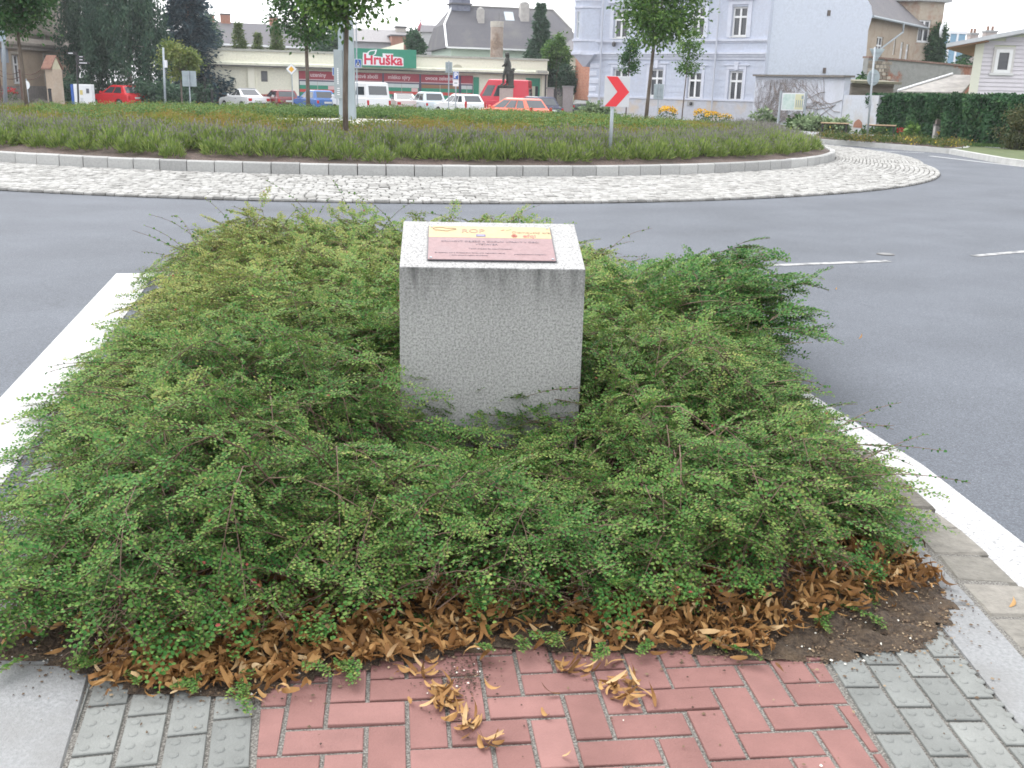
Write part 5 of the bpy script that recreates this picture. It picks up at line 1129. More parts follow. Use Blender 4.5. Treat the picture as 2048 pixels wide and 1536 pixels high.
# ---- lavender garden wall with bare vines
F3 = Fac(1512, 61.0, 1692, 50.0); gw = empty('garden_wall', F3.a, F3.rz, 'pale lavender rendered garden wall with dark coping below the gable', 'wall'); hl, hr_ = F3.uz(1530, 152)[1], F3.uz(1685, 155)[1]
m = MB(); m.prism([(0, 0, 0), (F3.len, 0, 0), (F3.len, .3, 0), (0, .3, 0)], [(0, 0, hl), (F3.len, 0, hr_), (F3.len, .3, hr_), (0, .3, hl)]); m.build('wall', render_mat('garden_wall_render', (.43, .45, .51), (.36, .37, .41), scale=.8), gw)
m = MB(); m.prism([(-.1, -.15, hl+.002), (F3.len+.1, -.15, hr_+.002), (F3.len+.1, .45, hr_+.002), (-.1, .45, hl+.002)], [(-.1, -.15, hl+.1), (F3.len+.1, -.15, hr_+.1), (F3.len+.1, .45, hr_+.1), (-.1, .45, hl+.1)]); m.build('coping', pm('dark_coping', (.09, .085, .08), (.16, .14, .12), 6, .9), gw)
F4 = Fac(1690, 50.2, 1765, 46.0); gl_ = empty('low_wall', F4.a, F4.rz, 'lower stained lavender wall section behind the benches', 'wall'); z4 = F4.uz(1700, 190)[1]
m = MB(); m.box(0, F4.len, 0, .3, 0, z4); m.build('wall', render_mat('low_wall_render', (.40, .42, .47), (.34, .32, .31), scale=.9), gl_)
u, z = F4.uz(1716, 251); m = MB(); pts = [(u+.5*math.cos(a), max(z-.1, 0)+.36*math.sin(a)**.7*(1+.06*math.sin(5*a))) for a in np.linspace(0, math.pi, 14)]; m.extr_xz([(a, max(b_, .02)) for a, b_ in pts], -.012, -.002); m.build('bare_brick_patch', pm('bare_brick', (.20, .08, .05), (.26, .13, .09), 14, .95), gl_)
vm = pm('bare_vine', (.14, .12, .11), (.22, .19, .18), 9, .9)
m = MB(); r_ = random.Random(4)
def vine(u, z, a, L, rad, dep):
    pts = []
    for k_ in range(7):
        pts.append((u, -.03, z)); a += r_.gauss(0, .16); u += L/6*math.cos(a); z += L/6*math.sin(a)
        if not (.1 < u < F3.len-.05) or z > hl-.15 or z < .15: break
    if len(pts) > 2:
        m.tube(pts, [rad*(1-.6*i/len(pts)) for i in range(len(pts))], 4)
        if dep > 0:
            for _ in range(3): i = r_.randrange(1, len(pts)); vine(pts[i][0], pts[i][2], a+r_.choice([-1, 1])*r_.uniform(.25, .7), L*.62, rad*.65, dep-1)
for k_ in range(22): vine(F3.len*r_.uniform(.55, 1.0), r_.uniform(.4, 2.4), math.pi-r_.uniform(-.45, .45), r_.uniform(3.0, 6.5), .016, 4)
for k_ in range(9): vine(F3.len*r_.uniform(.02, .25), r_.uniform(.2, .5), r_.uniform(.2, 1.6), r_.uniform(1.2, 2.4), .013, 3)
vo = m.build('climbing_vine', vm, None); vo.location = F3.a; vo.rotation_euler = (0, 0, F3.rz); tag(vo, 'bare brown vine twigs spread over the lavender garden wall', 'climbing plant')

# ---- beige house and tower behind
bg_wall = render_mat('beige_render', (.40, .33, .26), (.30, .22, .16), scale=.7)
F5 = Fac(1742, 77, 1838, 85.5, 5.5); B5 = empty('beige_house', F5.a, F5.rz, 'weathered beige house with dark roof behind the lavender gable', 'house')
wins = [F5.rect(1752, 73, 1765, 118), F5.rect(1787, 78, 1791, 110), F5.rect(1800, 84, 1806, 121), F5.rect(1811, 88, 1817, 121)]
zE0, zE1 = F5.uz(1745, 36)[1], F5.uz(1836, 43)[1]; m = MB(); wall_holes(m, -2.2, F5.len, 0, min(zE0, zE1)+.4, wins, .2); m.poly([(-2.2, 0, 0), (-2.2, 4, 0), (-2.2, 4, zE0), (-2.2, 0, zE0)]); m.build('wall', bg_wall, B5)
for r_ in wins: window(B5, *r_, white_paint, glass, y=.1, fw=.09, mull=r_[1]-r_[0] > .4, trans=.6)
zE = min(zE0, zE1); m = MB(); A_ = [(-2.4, -.7, zE-.15), (F5.len+.1, -.5, zE-.15), (F5.len-4.4, 4.2, zE+4.0), (-2.4, 4.2, zE+4.0)]; m.prism(A_, [(x_, y_, z_+.2) for x_, y_, z_ in A_]); m.build('roof', roof_dark, B5)
m = MB(); m.tube([(-2.4, -.75, zE-.05), (F5.len+.1, -.55, zE-.05)], .09, 8); m.build('gutter', galv, B5)
u, z = F5.uz(1790, 40); m = MB(); m.tube([(u-.3, -.8, zE-.1), (u-.3, -.8, z-.9), (0.1, -.2, z-2.6)], .07, 8); m.build('downpipe', galv, B5)
F6 = Fac(1831, 84.5, 1879, 85, 6.5); B6 = empty('tower_house', F6.a, F6.rz, 'tall peeling brick and plaster tower house with white window and ivy', 'house'); wt = F6.rect(1836, 40, 1860, 84)
w6 = F6.rect(1829, 117, 1848, 124); Ht6 = F6.uz(1850, 3)[1]; m = MB(); wall_holes(m, 0, F6.len, 0, Ht6, [wt], .2)
lx = F5.uz(1786, 20)[0]; m.poly([(0, 0, 0), (-2.3, 1.5, 0), (-2.3, 1.5, Ht6), (0, 0, Ht6)]); m.poly([(F6.len, 0, 0), (F6.len, 6, 0), (F6.len, 6, Ht6), (F6.len, 0, Ht6)])
peel = pm('peeling_plaster', (.42, .36, .29), (.36, .30, .24), 5, .95, bmp=.3, c3=(.30, .16, .11), scale2=.8); m.build('wall', peel, B6)
window(B6, *wt, white_paint, glass, y=.1, fw=.11, trans=.6, sill=sill_m)
m = MB(); m.extr_xy([(-.2, -.4), (F6.len+.35, -.4), (F6.len+.35, 6), (-2.6, 6), (-2.7, 1.2)], Ht6, Ht6+.3); m.build('eaves', pm('eaves_grey', (.3, .31, .31), rough=.8), B6)
m = MB(); m.prism([(-.2, -.4, Ht6+.302), (F6.len+.35, -.4, Ht6+.302), (F6.len+.35, 6, Ht6+.302), (-2.6, 6, Ht6+.302)], [(.5, 2, Ht6+2.5), (1.2, 2, Ht6+2.5), (1.2, 3, Ht6+2.5), (.5, 3, Ht6+2.5)]); m.build('roof', roof_dark, B6)
m = MB(); u, z = F6.uz(1878, 62); m.tube([(u+.1, -.25, z), (u+.16, -.33, z)], [.62, .55], 14); m.build('satellite_dish', sign_white, B6)
# brick and rubble boundary wall
def brick_mat(name, c1, c2, mort, sc=4.0):
    m, t, b = new_mat(name); b.inputs['Roughness'].default_value = .92; v = coords(t, 'Object', (1, 1, 1)); mp = t.nodes.new('ShaderNodeMapping'); mp.inputs['Rotation'].default_value = (R(90), 0, 0); t.links.new(v, mp.inputs[0])
    br = t.nodes.new('ShaderNodeTexBrick'); br.inputs['Scale'].default_value = sc; br.inputs['Color1'].default_value = (*c1, 1); br.inputs['Color2'].default_value = (*c2, 1); br.inputs['Mortar'].default_value = (*mort, 1); br.inputs['Mortar Size'].default_value = .015; t.links.new(mp.outputs[0], br.inputs[0])
    t.links.new(br.outputs[0], b.inputs['Base Color']); MATS[name] = m; return m
def patchy(name, brick, plaster, rubble):
    m, t, b = new_mat(name); b.inputs['Roughness'].default_value = .95; v = coords(t)
    f = ramp(t, [(.50, (0, 0, 0)), (.56, (1, 1, 1))], noise(t, .45, 5, v, .6)); pn = ramp(t, [(.3, tuple(c*.7 for c in plaster)), (.7, plaster)], noise(t, 3, 6, v, .65)); bn = ramp(t, [(.35, tuple(c*.6 for c in brick)), (.65, brick)], noise(t, 9, 4, v))
    t.links.new(mix(t, pn, bn, f), b.inputs['Base Color']); bump(t, b, noise(t, 12, 4, v), .5, .05); MATS[name] = m; return m
bw = patchy('patchy_wall', (.33, .15, .10), (.30, .30, .29), None)
F7 = Fac(1733, 60, 1945, 63); W7 = empty('boundary_wall', F7.a, F7.rz, 'old rubble and brick boundary wall with falling plaster behind the ivy hedge', 'wall')
z0_, z1_ = F7.uz(1740, 116)[1], F7.uz(1930, 134)[1]; m = MB(); m.prism([(0, 0, 0), (F7.len, 0, 0), (F7.len, .4, 0), (0, .4, 0)], [(0, 0, z0_), (F7.len, 0, z1_), (F7.len, .4, z1_), (0, .4, z0_)]); m.build('wall', bw, W7)
m = MB(); m.prism([(0, -.1, z0_+.002), (F7.len, -.1, z1_+.002), (F7.len, .5, z1_+.002), (0, .5, z0_+.002)], [(0, -.1, z0_+.1), (F7.len, -.1, z1_+.1), (F7.len, .5, z1_+.1), (0, .5, z0_+.1)]); m.build('coping', pm('tile_coping', (.16, .10, .08), (.24, .16, .13), 8, .9), W7)
m = MB(); uL = F7.uz(1778, 140)[0]; rr_ = random.Random(9)
for row in range(9):
    u = .02
    while u < uL-.1:
        wq = rr_.uniform(.14, .4); zq = z0_-.15-row*.2; m.tint = rr_.random(); m.prism([(u, -.05, zq-.17), (u+wq-.03, -.05, zq-.17), (u+wq-.03, -.002, zq-.17), (u, -.002, zq-.17)], [(u+.01, -.04, zq), (u+wq-.04, -.04, zq), (u+wq-.04, -.002, zq), (u+.01, -.002, zq)]); u += wq
m.build('rubble_facing', tint_mat('rubble_stone', [(0, (.18, .15, .12)), (1, (.42, .37, .31))], .95, 8, .4, .4), W7, tint=True)
# lean-to sheds in front of it
Fs = Fac(1706, 53.5, 1790, 54.5); s1 = empty('garden_shed', Fs.a, Fs.rz, 'low weathered timber lean-to with mossy roof edge behind the low wall', 'shed'); zr = Fs.uz(1750, 163)[1]
shw = pm('weathered_boards', (.15, .13, .11), (.24, .21, .18), 6, .95, stretch=(.3, 1, 6)); m = MB(); m.box(0, Fs.len, 0, 1.1, 0, zr-.121)
for k_ in range(5): m.box(0, Fs.len, -.03, -.002, .9+k_*.32, 1.17+k_*.32)
m.build('wall', shw, s1); m = MB(); m.prism([(-.15, -.4, zr-.12), (Fs.len+.15, -.4, zr-.12), (Fs.len+.15, 1.2, zr-.02), (-.15, 1.2, zr-.02)], [(-.15, -.4, zr), (Fs.len+.15, -.4, zr), (Fs.len+.15, 1.2, zr+.1), (-.15, 1.2, zr+.1)]); m.build('roof', pm('mossy_edge', (.15, .15, .10), (.22, .20, .15), 7, .95), s1)
Fs = Fac(1812, 52, 1932, 50.5); s2 = empty('garden_shed', Fs.a, Fs.rz, 'low shed with pale grey sloping roof in front of the bare brick', 'shed'); zr = Fs.uz(1870, 184)[1]; zh = Fs.uz(1865, 163)[1]
m = MB(); m.box(.2, Fs.len, .1, 3, 0, zr-.05); m.build('wall', shw, s2); m = MB(); m.prism([(-.2, -.3, zr-.1), (Fs.len, -.3, zr-.1), (Fs.len, 3, zh+.3), (1.6, 3, zh+.3)], [(-.2, -.3, zr), (Fs.len, -.3, zr), (Fs.len, 3, zh+.4), (1.6, 3, zh+.4)]); m.build('roof', pm('shed_roof', (.24, .23, .22), (.34, .32, .30), 3, .9, c3=(.2, .19, .18), scale2=1), s2)
m = MB(); m.tube([(-.2, -.33, zr+.03), (1.6, 2.95, zh+.44)], .06, 6); m.build('verge_board', sign_white, s2)
bush('bush', 'feathery green bush growing above the lavender wall coping', 1714, 57, (.75, .6, 2.5), 1400, .22, ivy, zc=.6)
bush('bush', 'dark green shrubs covering the foot of the tower house', 1885, 78, (1.9, 1.2, 4.4), 4600, .22, ivy, zc=.55)
# ivy on the tower
C = []
for k_ in range(46): u, z = F6.uz(rng.uniform(1850, 1884), rng.uniform(92, 135)); C.append((u, -.15, z))
for k_ in range(30): u, z = F6.uz(rng.uniform(1864, 1884), rng.uniform(50, 100)); C.append((u, -.15, z))
C = np.array(C); v, q, ti = blob_leaves(C, .32*np.ones(len(C)), 4200, .22); v[:, 1] = np.minimum(v[:, 1], -.02)
io = link_mesh('ivy', np_mesh('ivy', v, q, ivy, ti)); io.location = F6.a; io.rotation_euler = (0, 0, F6.rz); tag(io, 'dark ivy climbing the right side of the peeling tower house', 'climbing plant')
# distant roofs on the right
F8 = Fac(1868, 112, 1916, 112); d8 = empty('glass_block', F8.a, F8.rz, 'distant pale blue glazed block between the tower and the clad house', 'building'); z = F8.uz(1890, 61)[1]; bl = pm('blue_cladding', (.16, .30, .42), (.20, .34, .46), 3, .3)
m = MB(); m.box(0, F8.len, 0, 6, 0, z-.3); m.build('wall', bl, d8); m = MB(); m.box(-.1, F8.len+.1, -.1, 6, z-.298, z); m.build('roof_edge', sign_white, d8)
for k_ in range(1, 3): m = MB(); m.box(F8.len*k_/3-.1, F8.len*k_/3+.1, -.08, -.002, z*.4, z-.3); m.build('mullion', sign_white, d8)
for px0_, px1_, yt_, lab in ((1925, 1941, 64, 'square beige chimney far behind the clad house roof'), (1955, 1977, 59, 'broad pinkish grey chimney above the roof of the clad house')):
    Fc = Fac(px0_, 104, px1_, 104); z = Fc.uz((px0_+px1_)/2, yt_)[1]; c_ = empty('chimney_stack', Fc.a, 0, lab, 'chimney'); m = MB(); m.box(0, Fc.len, 0, .8, 0, z-.25); m.build('stack', pm('stack_render', (.34, .29, .27), (.42, .36, .34), 3, .9), c_); m = MB(); m.box(-.06, Fc.len+.06, -.06, .86, z-.248, z-.05); m.build('cap', pm('cap_grey', (.3, .3, .3), rough=.9), c_)
    for k_ in (.3, .7): m = MB(); m.cyl(Fc.len*k_, .4, z-.05, z+.35, .13, n=8); m.build('chimney_pot', pm('pot_clay', (.25, .15, .11), rough=.9), c_)
bush('bush', 'round dark shrub crown beside the far beige chimney', 1918, 100, (.8, .6, 6.6), 1600, .3, conifer, zc=.55)
# ---- white clad house at the right
F9 = Fac(1936, 46, 2200, 45, 1.8); H9 = empty('clad_house', F9.a, F9.rz, 'white lap sided house with low gable roof at the right edge', 'house'); w9 = F9.rect(1989, 99, 2022, 146)
clad = pm('lap_siding', (.56, .53, .57), (.60, .57, .61), 3, .6); zg = lambda u: F9.uz(1955, 84)[1]+(u-F9.uz(1955, 84)[0])*.20
apex = F9.len*.75; m = MB(); z = .2; pitch = .17
while z < zg(apex)-.05:
    u_s = max(.35, F9.uz(1955, 84)[0]-0+(z+pitch-F9.uz(1955, 84)[1])/.20) if z+pitch > zg(.35) else .35; u_e = F9.len
    segs_ = [(u_s, u_e)]
    if w9[2]-.12 < z+pitch*.5 < w9[3]+.1: segs_ = [(u_s, w9[0]-.1), (w9[1]+.1, u_e)]
    for a_, b_ in segs_:
        if b_-a_ > .1: m.prism([(a_, -.05, z), (b_, -.05, z), (b_, .0, z), (a_, .0, z)], [(a_, -.012, z+pitch), (b_, -.012, z+pitch), (b_, 0, z+pitch), (a_, 0, z+pitch)])
    z += pitch
m.build('siding', clad, H9); m = MB(); m.poly([(0.02, .012, 0), (F9.len, .012, 0), (F9.len, .012, zg(apex)), (apex, .012, zg(apex)), (.02, .012, zg(.02))]); m.poly([(0.02, .012, 0), (3.6, 9, 0), (3.6, 9, zg(.02)), (.02, .012, zg(.02))]); m.build('wall', pm('cream_wall', (.60, .62, .48), rough=.85), H9)
m = MB(); m.box(.0, .345, -.07, .01, 0, zg(.1)-.02); m.build('corner_board', pm('corner_cream', (.64, .64, .55), rough=.8), H9)
ww = window(H9, *w9, white_paint, glass, y=-.115, fw=.13, mull=False, trans=0); m = MB(); u0, u1, z0, z1 = w9; m.box(u0-.16, u1+.16, -.12, -.06, z0-.1, z0-.002); m.build('sill', sill_m, ww); m = MB(); m.box(u0-.1, u0, -.1, .01, z0, z1+.1); m.box(u1, u1+.1, -.1, .01, z0, z1+.1); m.box(u0, u1, -.1, .01, z1, z1+.1); m.build('casing', pm('casing_cream', (.55, .53, .52), rough=.7), ww)
m = MB(); ul = F9.uz(1886, 90)[0]; zl_ = zg(ul)
m.prism([(ul, -.7, zl_+.0), (apex, -.7, zg(apex)+.05), (apex, 9, zg(apex)+.05), (ul+3.6, 9, zl_+.0)], [(ul, -.7, zl_+.17), (apex, -.7, zg(apex)+.22), (apex, 9, zg(apex)+.22), (ul+3.6, 9, zl_+.17)]); m.build('roof', pm('roof_edge_grey', (.50, .51, .53), (.44, .45, .47), 3, .7), H9)
m = MB(); m.prism([(ul+.05, -.6, zl_-.06), (.3, -.6, zg(.3)-.05), (3.9, 9, zg(.3)-.05), (ul+3.65, 9, zl_-.06)], [(ul+.05, -.6, zl_-.005), (.3, -.6, zg(.3)-.002), (3.9, 9, zg(.3)-.002), (ul+3.65, 9, zl_-.005)]); m.build('soffit', pm('soffit_brown', (.26, .14, .08), (.32, .18, .10), 5, .8), H9)
# ---- ivy wall along the footway
Fi = Fac(1738, 48.0, 2080, 33.0, 1.0); iw = empty('ivy_hedge', Fi.a, Fi.rz, 'long dense ivy hedge covering the wall along the right footway', 'hedge'); m = MB(); m.box(0, Fi.len, .15, .4, 0, 1.55); m.build('wall', pm('hidden_wall', (.10, .10, .09), rough=.95), iw)
n = 34000; u = rng.uniform(-.3, Fi.len+.3, n); zz = rng.uniform(0, 1, n)**.8*1.75; dep = .05+.32*np.abs(np.sin(u*1.9)*np.sin(zz*2.5+u))+rng.uniform(0, .25, n); zz = np.minimum(zz, 1.74+.10*np.sin(u*2.3)+.06*np.sin(u*7))+rng.normal(0, .05, n); zz = np.maximum(zz, .03)
top = rng.random(n) < .25; p = np.stack([u, np.where(top, rng.uniform(-.3, .7, n), .15-dep), np.where(top, 1.66+.10*np.sin(u*2.3)+.06*np.sin(u*7)+rng.uniform(0, .1, n), zz)], -1); d = unit(rand_dir(n)*.8+np.array([0, -.4, -.8])); v, q = leaves4(p, d, unit(rand_dir(n)*.9+np.array([0, -1, .2])), rng.uniform(.07, .14, n), rng.uniform(.06, .11, n))
link_mesh('foliage', np_mesh('foliage', v, q, ivy, np.clip(.35+.25*np.sin(u*1.3)*np.sin(zz*3+u)+rng.normal(0, .2, n), 0, 1)), iw)

# ---- supermarket
F = Fac(407, 76, 1094, 81.5); M_ = empty('supermarket', F.a, F.rz, 'long low cream supermarket with a green shop sign and striped front', 'shop'); cream = render_mat('shop_cream', (.76, .74, .62), (.70, .69, .58), scale=.5); crisp = pm('shop_trim_grey', (.42, .42, .38), (.34, .34, .30), 4, .8)
zr = F.uz(750, 110.5)[1]; zc = F.uz(500, 132.5)[1]; Ls = F.len; us = lambda px: F.uz(px, 150)[0]; zs = lambda py, px=750: F.uz(px, py)[1]
ws = (us(522), us(535), zc-1.05, zc-.30); m = MB(); wall_holes(m, 0, us(597), 0, zr, [ws], .15); m.poly([(us(940), 0, 0), (Ls, 0, 0), (Ls, 0, zr), (us(940), 0, zr)]); m.poly([(us(597), 0, zc-.25), (us(940), 0, zc-.25), (us(940), 0, zr), (us(597), 0, zr)])
m.poly([(0, 0, 0), (0, 14, 0), (0, 14, zr), (0, 0, zr)]); m.poly([(Ls, 0, 0), (Ls, 14, 0), (Ls, 14, zr), (Ls, 0, zr)]); m.poly([(0, 14, 0), (Ls, 14, 0), (Ls, 14, zr), (0, 14, zr)]); m.build('wall', cream, M_)
m = MB(); m.box(-.1, Ls+.1, -.12, 14.1, zr+.002, zr+.14); m.build('roof', crisp, M_)
m = MB(); m.box(0, Ls, -.55, -.002, zc, zc+.2); m.prism([(0, -.56, zc+.202), (Ls, -.56, zc+.202), (Ls, -.002, zc+.202), (0, -.002, zc+.202)], [(0, -.50, zc+.24), (Ls, -.50, zc+.24), (Ls, -.002, zc+.36), (0, -.002, zc+.36)]); m.build('canopy', pm('canopy_cream', (.70, .69, .57), (.62, .62, .50), 5, .85, c3=(.52, .53, .44), scale2=1.5), M_)
m = MB(); m.box(0, Ls, -.58, -.561, zc-.03, zc+.06); m.build('gutter', dark_metal, M_)
for a_, b_ in ((406, 414), (496, 509), (584, 597), (1084, 1094)): m = MB(); m.box(us(a_), us(b_), -.22, -.002, 0, zc-.002); m.build('pilaster', pm('pilaster_cream', (.78, .76, .65), (.74, .72, .61), 3, .85), M_)
m = MB(); m.box(us(414.5), us(495.5), -.03, -.002, 0, .85); m.box(us(509.5), us(583.5), -.03, -.002, 0, .85); m.build('plinth', pm('plinth_red', (.36, .14, .10), (.42, .20, .14), 6, .9), M_)
window(M_, *ws, dark_metal, glass, y=.06, fw=.06, mull=False, trans=0)
for px_ in (418.5, 1090): m = MB(); m.tube([(us(px_), -.3, .0), (us(px_), -.3, zc)], .06, 6); m.build('downpipe', dark_metal, M_)
sg, sr_, sw = pm('shop_green', (.02, .21, .13), (.025, .24, .15), 3, .45), pm('shop_red', (.50, .055, .045), rough=.45), pm('shop_pale', (.52, .56, .56), (.45, .50, .50), 2, .3)
maro = pm('shop_maroon', (.27, .035, .055), (.30, .04, .06), 3, .5)
zb_t, zb_b = zc-.22, zc-.78; segs_ = [(597, 672), (674, 765), (767, 839), (841, 919), (921, 946)]
names = ['uzeniny', 'čerstvé zboží', 'mléko sýry', 'ovoce zelenina', None]; cen = [636, 728, 798, 880, 0]
m = MB(); m.box(us(597), us(946), -.05, -.001, 0, zc-.2); m.build('shopfront_frame', pm('frame_blue', (.06, .06, .11), rough=.5), M_)
for (a_, b_), nm, cx_ in zip(segs_, names, cen):
    m = MB(); m.box(us(a_)+.03, us(b_)-.03, -.10, -.052, zb_b, zb_t); fas = m.build('fascia', maro, M_)
    if nm: text('lettering', nm, .40, fas, pm('shop_lettering', (.62, .50, .52), rough=.5), (us(cx_), -.104, (zb_b+zb_t)/2+.02), off=.006, sx=.95)
    m = MB(); m.box(us(a_)+.03, us(b_)-.03, -.09, -.052, zb_b-.07, zb_b-.005); m.build('trim_strip', pm('trim_pale', (.55, .42, .44), rough=.5), fas)
    zz_ = zb_b-.16
    for h, mm, nm2 in ((.27, sw if a_ != 841 else pm('shop_brown', (.24, .13, .07), rough=.6), 'window'), (.28, sg, 'green_band'), (.21, sr_, 'red_band'), (1.3, sg, 'green_band')):
        m = MB(); m.box(us(a_)+.06, us(b_)-.06, -.085, -.052, zz_-h, zz_-.004); m.build(nm2, mm, M_); zz_ -= h
    m = MB(); c_ = us((a_+b_)/2); m.box(c_-.02, c_+.02, -.095, -.087, zb_b-2.4, zb_b-.17); m.build('glazing_bar', crisp, M_)
for px_ in (662, 829): m = MB(); z = zb_b-.16-.27-.15; m.box(us(px_)-.24, us(px_)+.24, -.0945, -.0875, z-.13, z+.13); m.build('sticker', pm('sticker_pink', (.62, .42, .42), rough=.5), M_)
m = MB(); m.box(us(947), us(958), -.06, -.002, 0, zc-.3); m.box(us(1052), us(1056), -.06, -.002, 0, zc-.25); m.box(us(1077), us(1080), -.06, -.002, 0, zc-.25); m.box(us(1056.2), us(1076.8), -.058, -.002, zc-.85, zc-.25); m.build('door_surround', sg, M_)
m = MB(); m.box(us(1056.2), us(1076.8), -.03, -.003, .05, zc-.852); d_ = m.build('door', glass, M_); m = MB(); m.box(us(1062), us(1071), -.036, -.031, 1.1, 2.2); m.build('poster', pm('poster_pale', (.5, .55, .42), rough=.6), d_)
m = MB(); m.box(us(1066), us(1086), -1.5, -.9, zc+.1, zc+.3); m.build('side_canopy', crisp, M_)
for px_, py_, w_, h_ in ((915, 134, .35, .18), ): u, z = F.uz(px_, py_); m = MB(); pts = [(u+w_*1.0*math.cos(a), z+h_*math.sin(a)) for a in np.linspace(0, 6.28, 12, endpoint=False)]; m.extr_xz(pts, -.006, -.002); m.build('bare_patch', pm('bare_render', (.42, .40, .32), rough=.95), M_)
# the sign on the roof edge
sgn = empty('shop_sign', (F.a.x, F.a.y, 0), F.rz, 'green supermarket sign board with red lettering on white, on the parapet', 'shop sign'); uA, uB = us(703), us(829.5); z0, z1 = zs(135.5, 770), zs(99, 770)
m = MB(); m.box(uA, uB, -1.02, -.90, z0, z1); pnl = m.build('board', sg, sgn, bevel=.01)
m = MB(); 
for u in (uA+.3, (uA+uB)/2, uB-.3): m.box(u-.05, u+.05, -.898, -.80, zc+.36, z1-.1); m.box(u-.05, u+.05, -.80, -.003, zc+.9, zc+1.0)
m.build('bracket', galv, sgn)
tw_ = lambda px, py: (F.uz(px, py)[0]*.989+.0, F.uz(px, py)[1])
wp = [(726.5, 131), (727.5, 106), (736, 106.5), (737, 111), (767, 115), (766.5, 107.5), (788, 108.5), (787, 114), (803, 115), (808, 118), (808.5, 133.5)]
wpl = [tw_(*p) for p in wp]; m = MB(); m.extr_xz(wpl, -1.040, -1.0205); plq = m.build('white_backing', sign_white, pnl)
cx_ = (tw_(729, 124)[0]+tw_(806, 124)[0])/2; wd_ = tw_(806, 124)[0]-tw_(729, 124)[0]; red_l = pm('sign_crimson', (.58, .015, .06), rough=.45)
tx_ = text('lettering', 'Hruška', 1.0, plq, red_l, (cx_, -1.046, tw_(767, 124)[1]+.10), off=.03, ext=.004); bb = [v.co.x for v in tx_.data.vertices]; k_ = wd_/(max(bb)-min(bb)); tx_.scale = (k_, k_*1.02, 1)
lf = [tw_(736, 112), tw_(736.5, 105), tw_(742, 101.5), tw_(755.5, 100), tw_(753, 109), tw_(748, 112.5), tw_(740, 113)]; m = MB(); m.extr_xz(lf, -1.050, -1.041); m.build('leaf_outline', sign_white, plq)
c0 = np.mean(np.array(lf), 0); li = [tuple(c0+(np.array(p)-c0)*.68) for p in lf]; m = MB(); m.extr_xz(li, -1.056, -1.051); m.build('leaf', sg, plq)
m = MB(); u0, u1 = us(752), us(819); m.prism([(u0, 4, zr+.142), (u1, 4, zr+.142), (u1, 9, zr+.142), (u0, 9, zr+.142)], [(u0, 4, zr+.4), (u1, 4, zr+1.15), (u1, 9, zr+1.15), (u0, 9, zr+.4)]); m.build('roof_housing', cream, M_)
# round flue behind the parapet
Yq = 88; fx = XA(991, Yq); fl = empty('round_chimney', (fx, Yq, 0), 0, 'stout round weathered brick chimney standing behind the supermarket', 'chimney'); k = m_px(Yq); zt2 = pz(991, 43, Yq, 0)
flm = patchy('flue_brick', (.26, .19, .15), (.34, .28, .24), None); m = MB(); m.cyl(0, 0, 0, zt2-.45, 12.5*k, 11.8*k, 20); m.build('shaft', flm, fl, smooth=False); m = MB(); m.cyl(0, 0, zt2-.448, zt2, 12.6*k, n=20); m.cyl(0, 0, zt2, zt2+.02, 9*k, n=16); m.build('cap', pm('flue_cap', (.42, .39, .35), (.34, .31, .28), 5, .9), fl); m = MB(); m.tube([(.15, 0, zt2), (.15, 0, zt2+.7)], .02, 5); m.build('rod', dark_metal, fl)
# ---- mint house with mansard roof
F = Fac(902, 99, 1153, 102); mint = render_mat('mint_render', (.48, .58, .50), (.44, .53, .46), scale=.4); Mh = empty('mansard_house', F.a, F.rz, 'pale mint house with big dark half hipped roof and chimneys', 'house')
ze = F.uz(1030, 98)[1]; D_ = 11.5; L_ = F.len; m = MB(); hol = [(D_*q_-.28, D_*q_+.28, ze-1.75, ze-1.15) for q_ in (.16, .36, .62)]
m.poly([(0, 0, 0), (L_, 0, 0), (L_, 0, ze), (0, 0, ze)]); m.poly([(L_, 0, 0), (L_, D_, 0), (L_, D_, ze), (L_, 0, ze)]); m.poly([(0, D_, 0), (L_, D_, 0), (L_, D_, ze), (0, D_, ze)]); m.poly([(0, 0, 0), (0, D_, 0), (0, D_, ze), (0, 0, ze)]); m.build('wall', mint, Mh)
for a_, b_, c_, e_ in hol: m = MB(); m.box(-.03, -.002, a_, b_, c_, e_); m.build('window', glass, Mh)
zR = F.uz(1000, 16, 5.7)[1]; zB = ze+(zR-ze)*.52; e = .5; tile_m = pm('grey_tiles', (.066, .065, .076), (.10, .098, .108), 16, .85, bmp=.4, bscale=20, c3=(.12, .117, .115), scale2=.35)
b0 = .30*D_; m = MB(); rA, rB = F.uz(905, 11, D_/2)[0], F.uz(1106, 22, D_/2)[0]
P0_ = [(-e, -e, ze-.1), (L_+e, -e, ze-.1), (L_+e, D_+e, ze-.1), (-e, D_+e, ze-.1)]; fr1 = D_/2*.50
P1_ = [(-e*.4, fr1-.3, zB), (L_+e*.2, fr1-.3, zB), (L_+e*.2, D_-fr1+.3, zB), (-e*.4, D_-fr1+.3, zB)]; m.add(P0_+P1_+[(rA, D_/2, zR), (rB, D_/2, zR)], [(0, 1, 5, 4), (1, 2, 6, 5), (2, 3, 7, 6), (3, 0, 4, 7), (4, 5, 9, 8), (5, 6, 9), (6, 7, 8, 9), (7, 4, 8), (3, 2, 1, 0)]); rf = m.build('roof', tile_m, Mh)
m = MB(); m.tube([(-e, -e, ze-.05), (-e*.4, fr1-.3, zB+.03), (rA, D_/2, zR+.03)], .10, 6); m.build('verge_flashing', sign_white, rf)
m = MB(); m.tube([(rA, D_/2, zR+.05), (rB, D_/2, zR+.05), (L_+e*.2, fr1-.3, zB+.03)], .09, 6); m.build('ridge', pm('ridge_pale', (.26, .25, .24), rough=.9), rf)
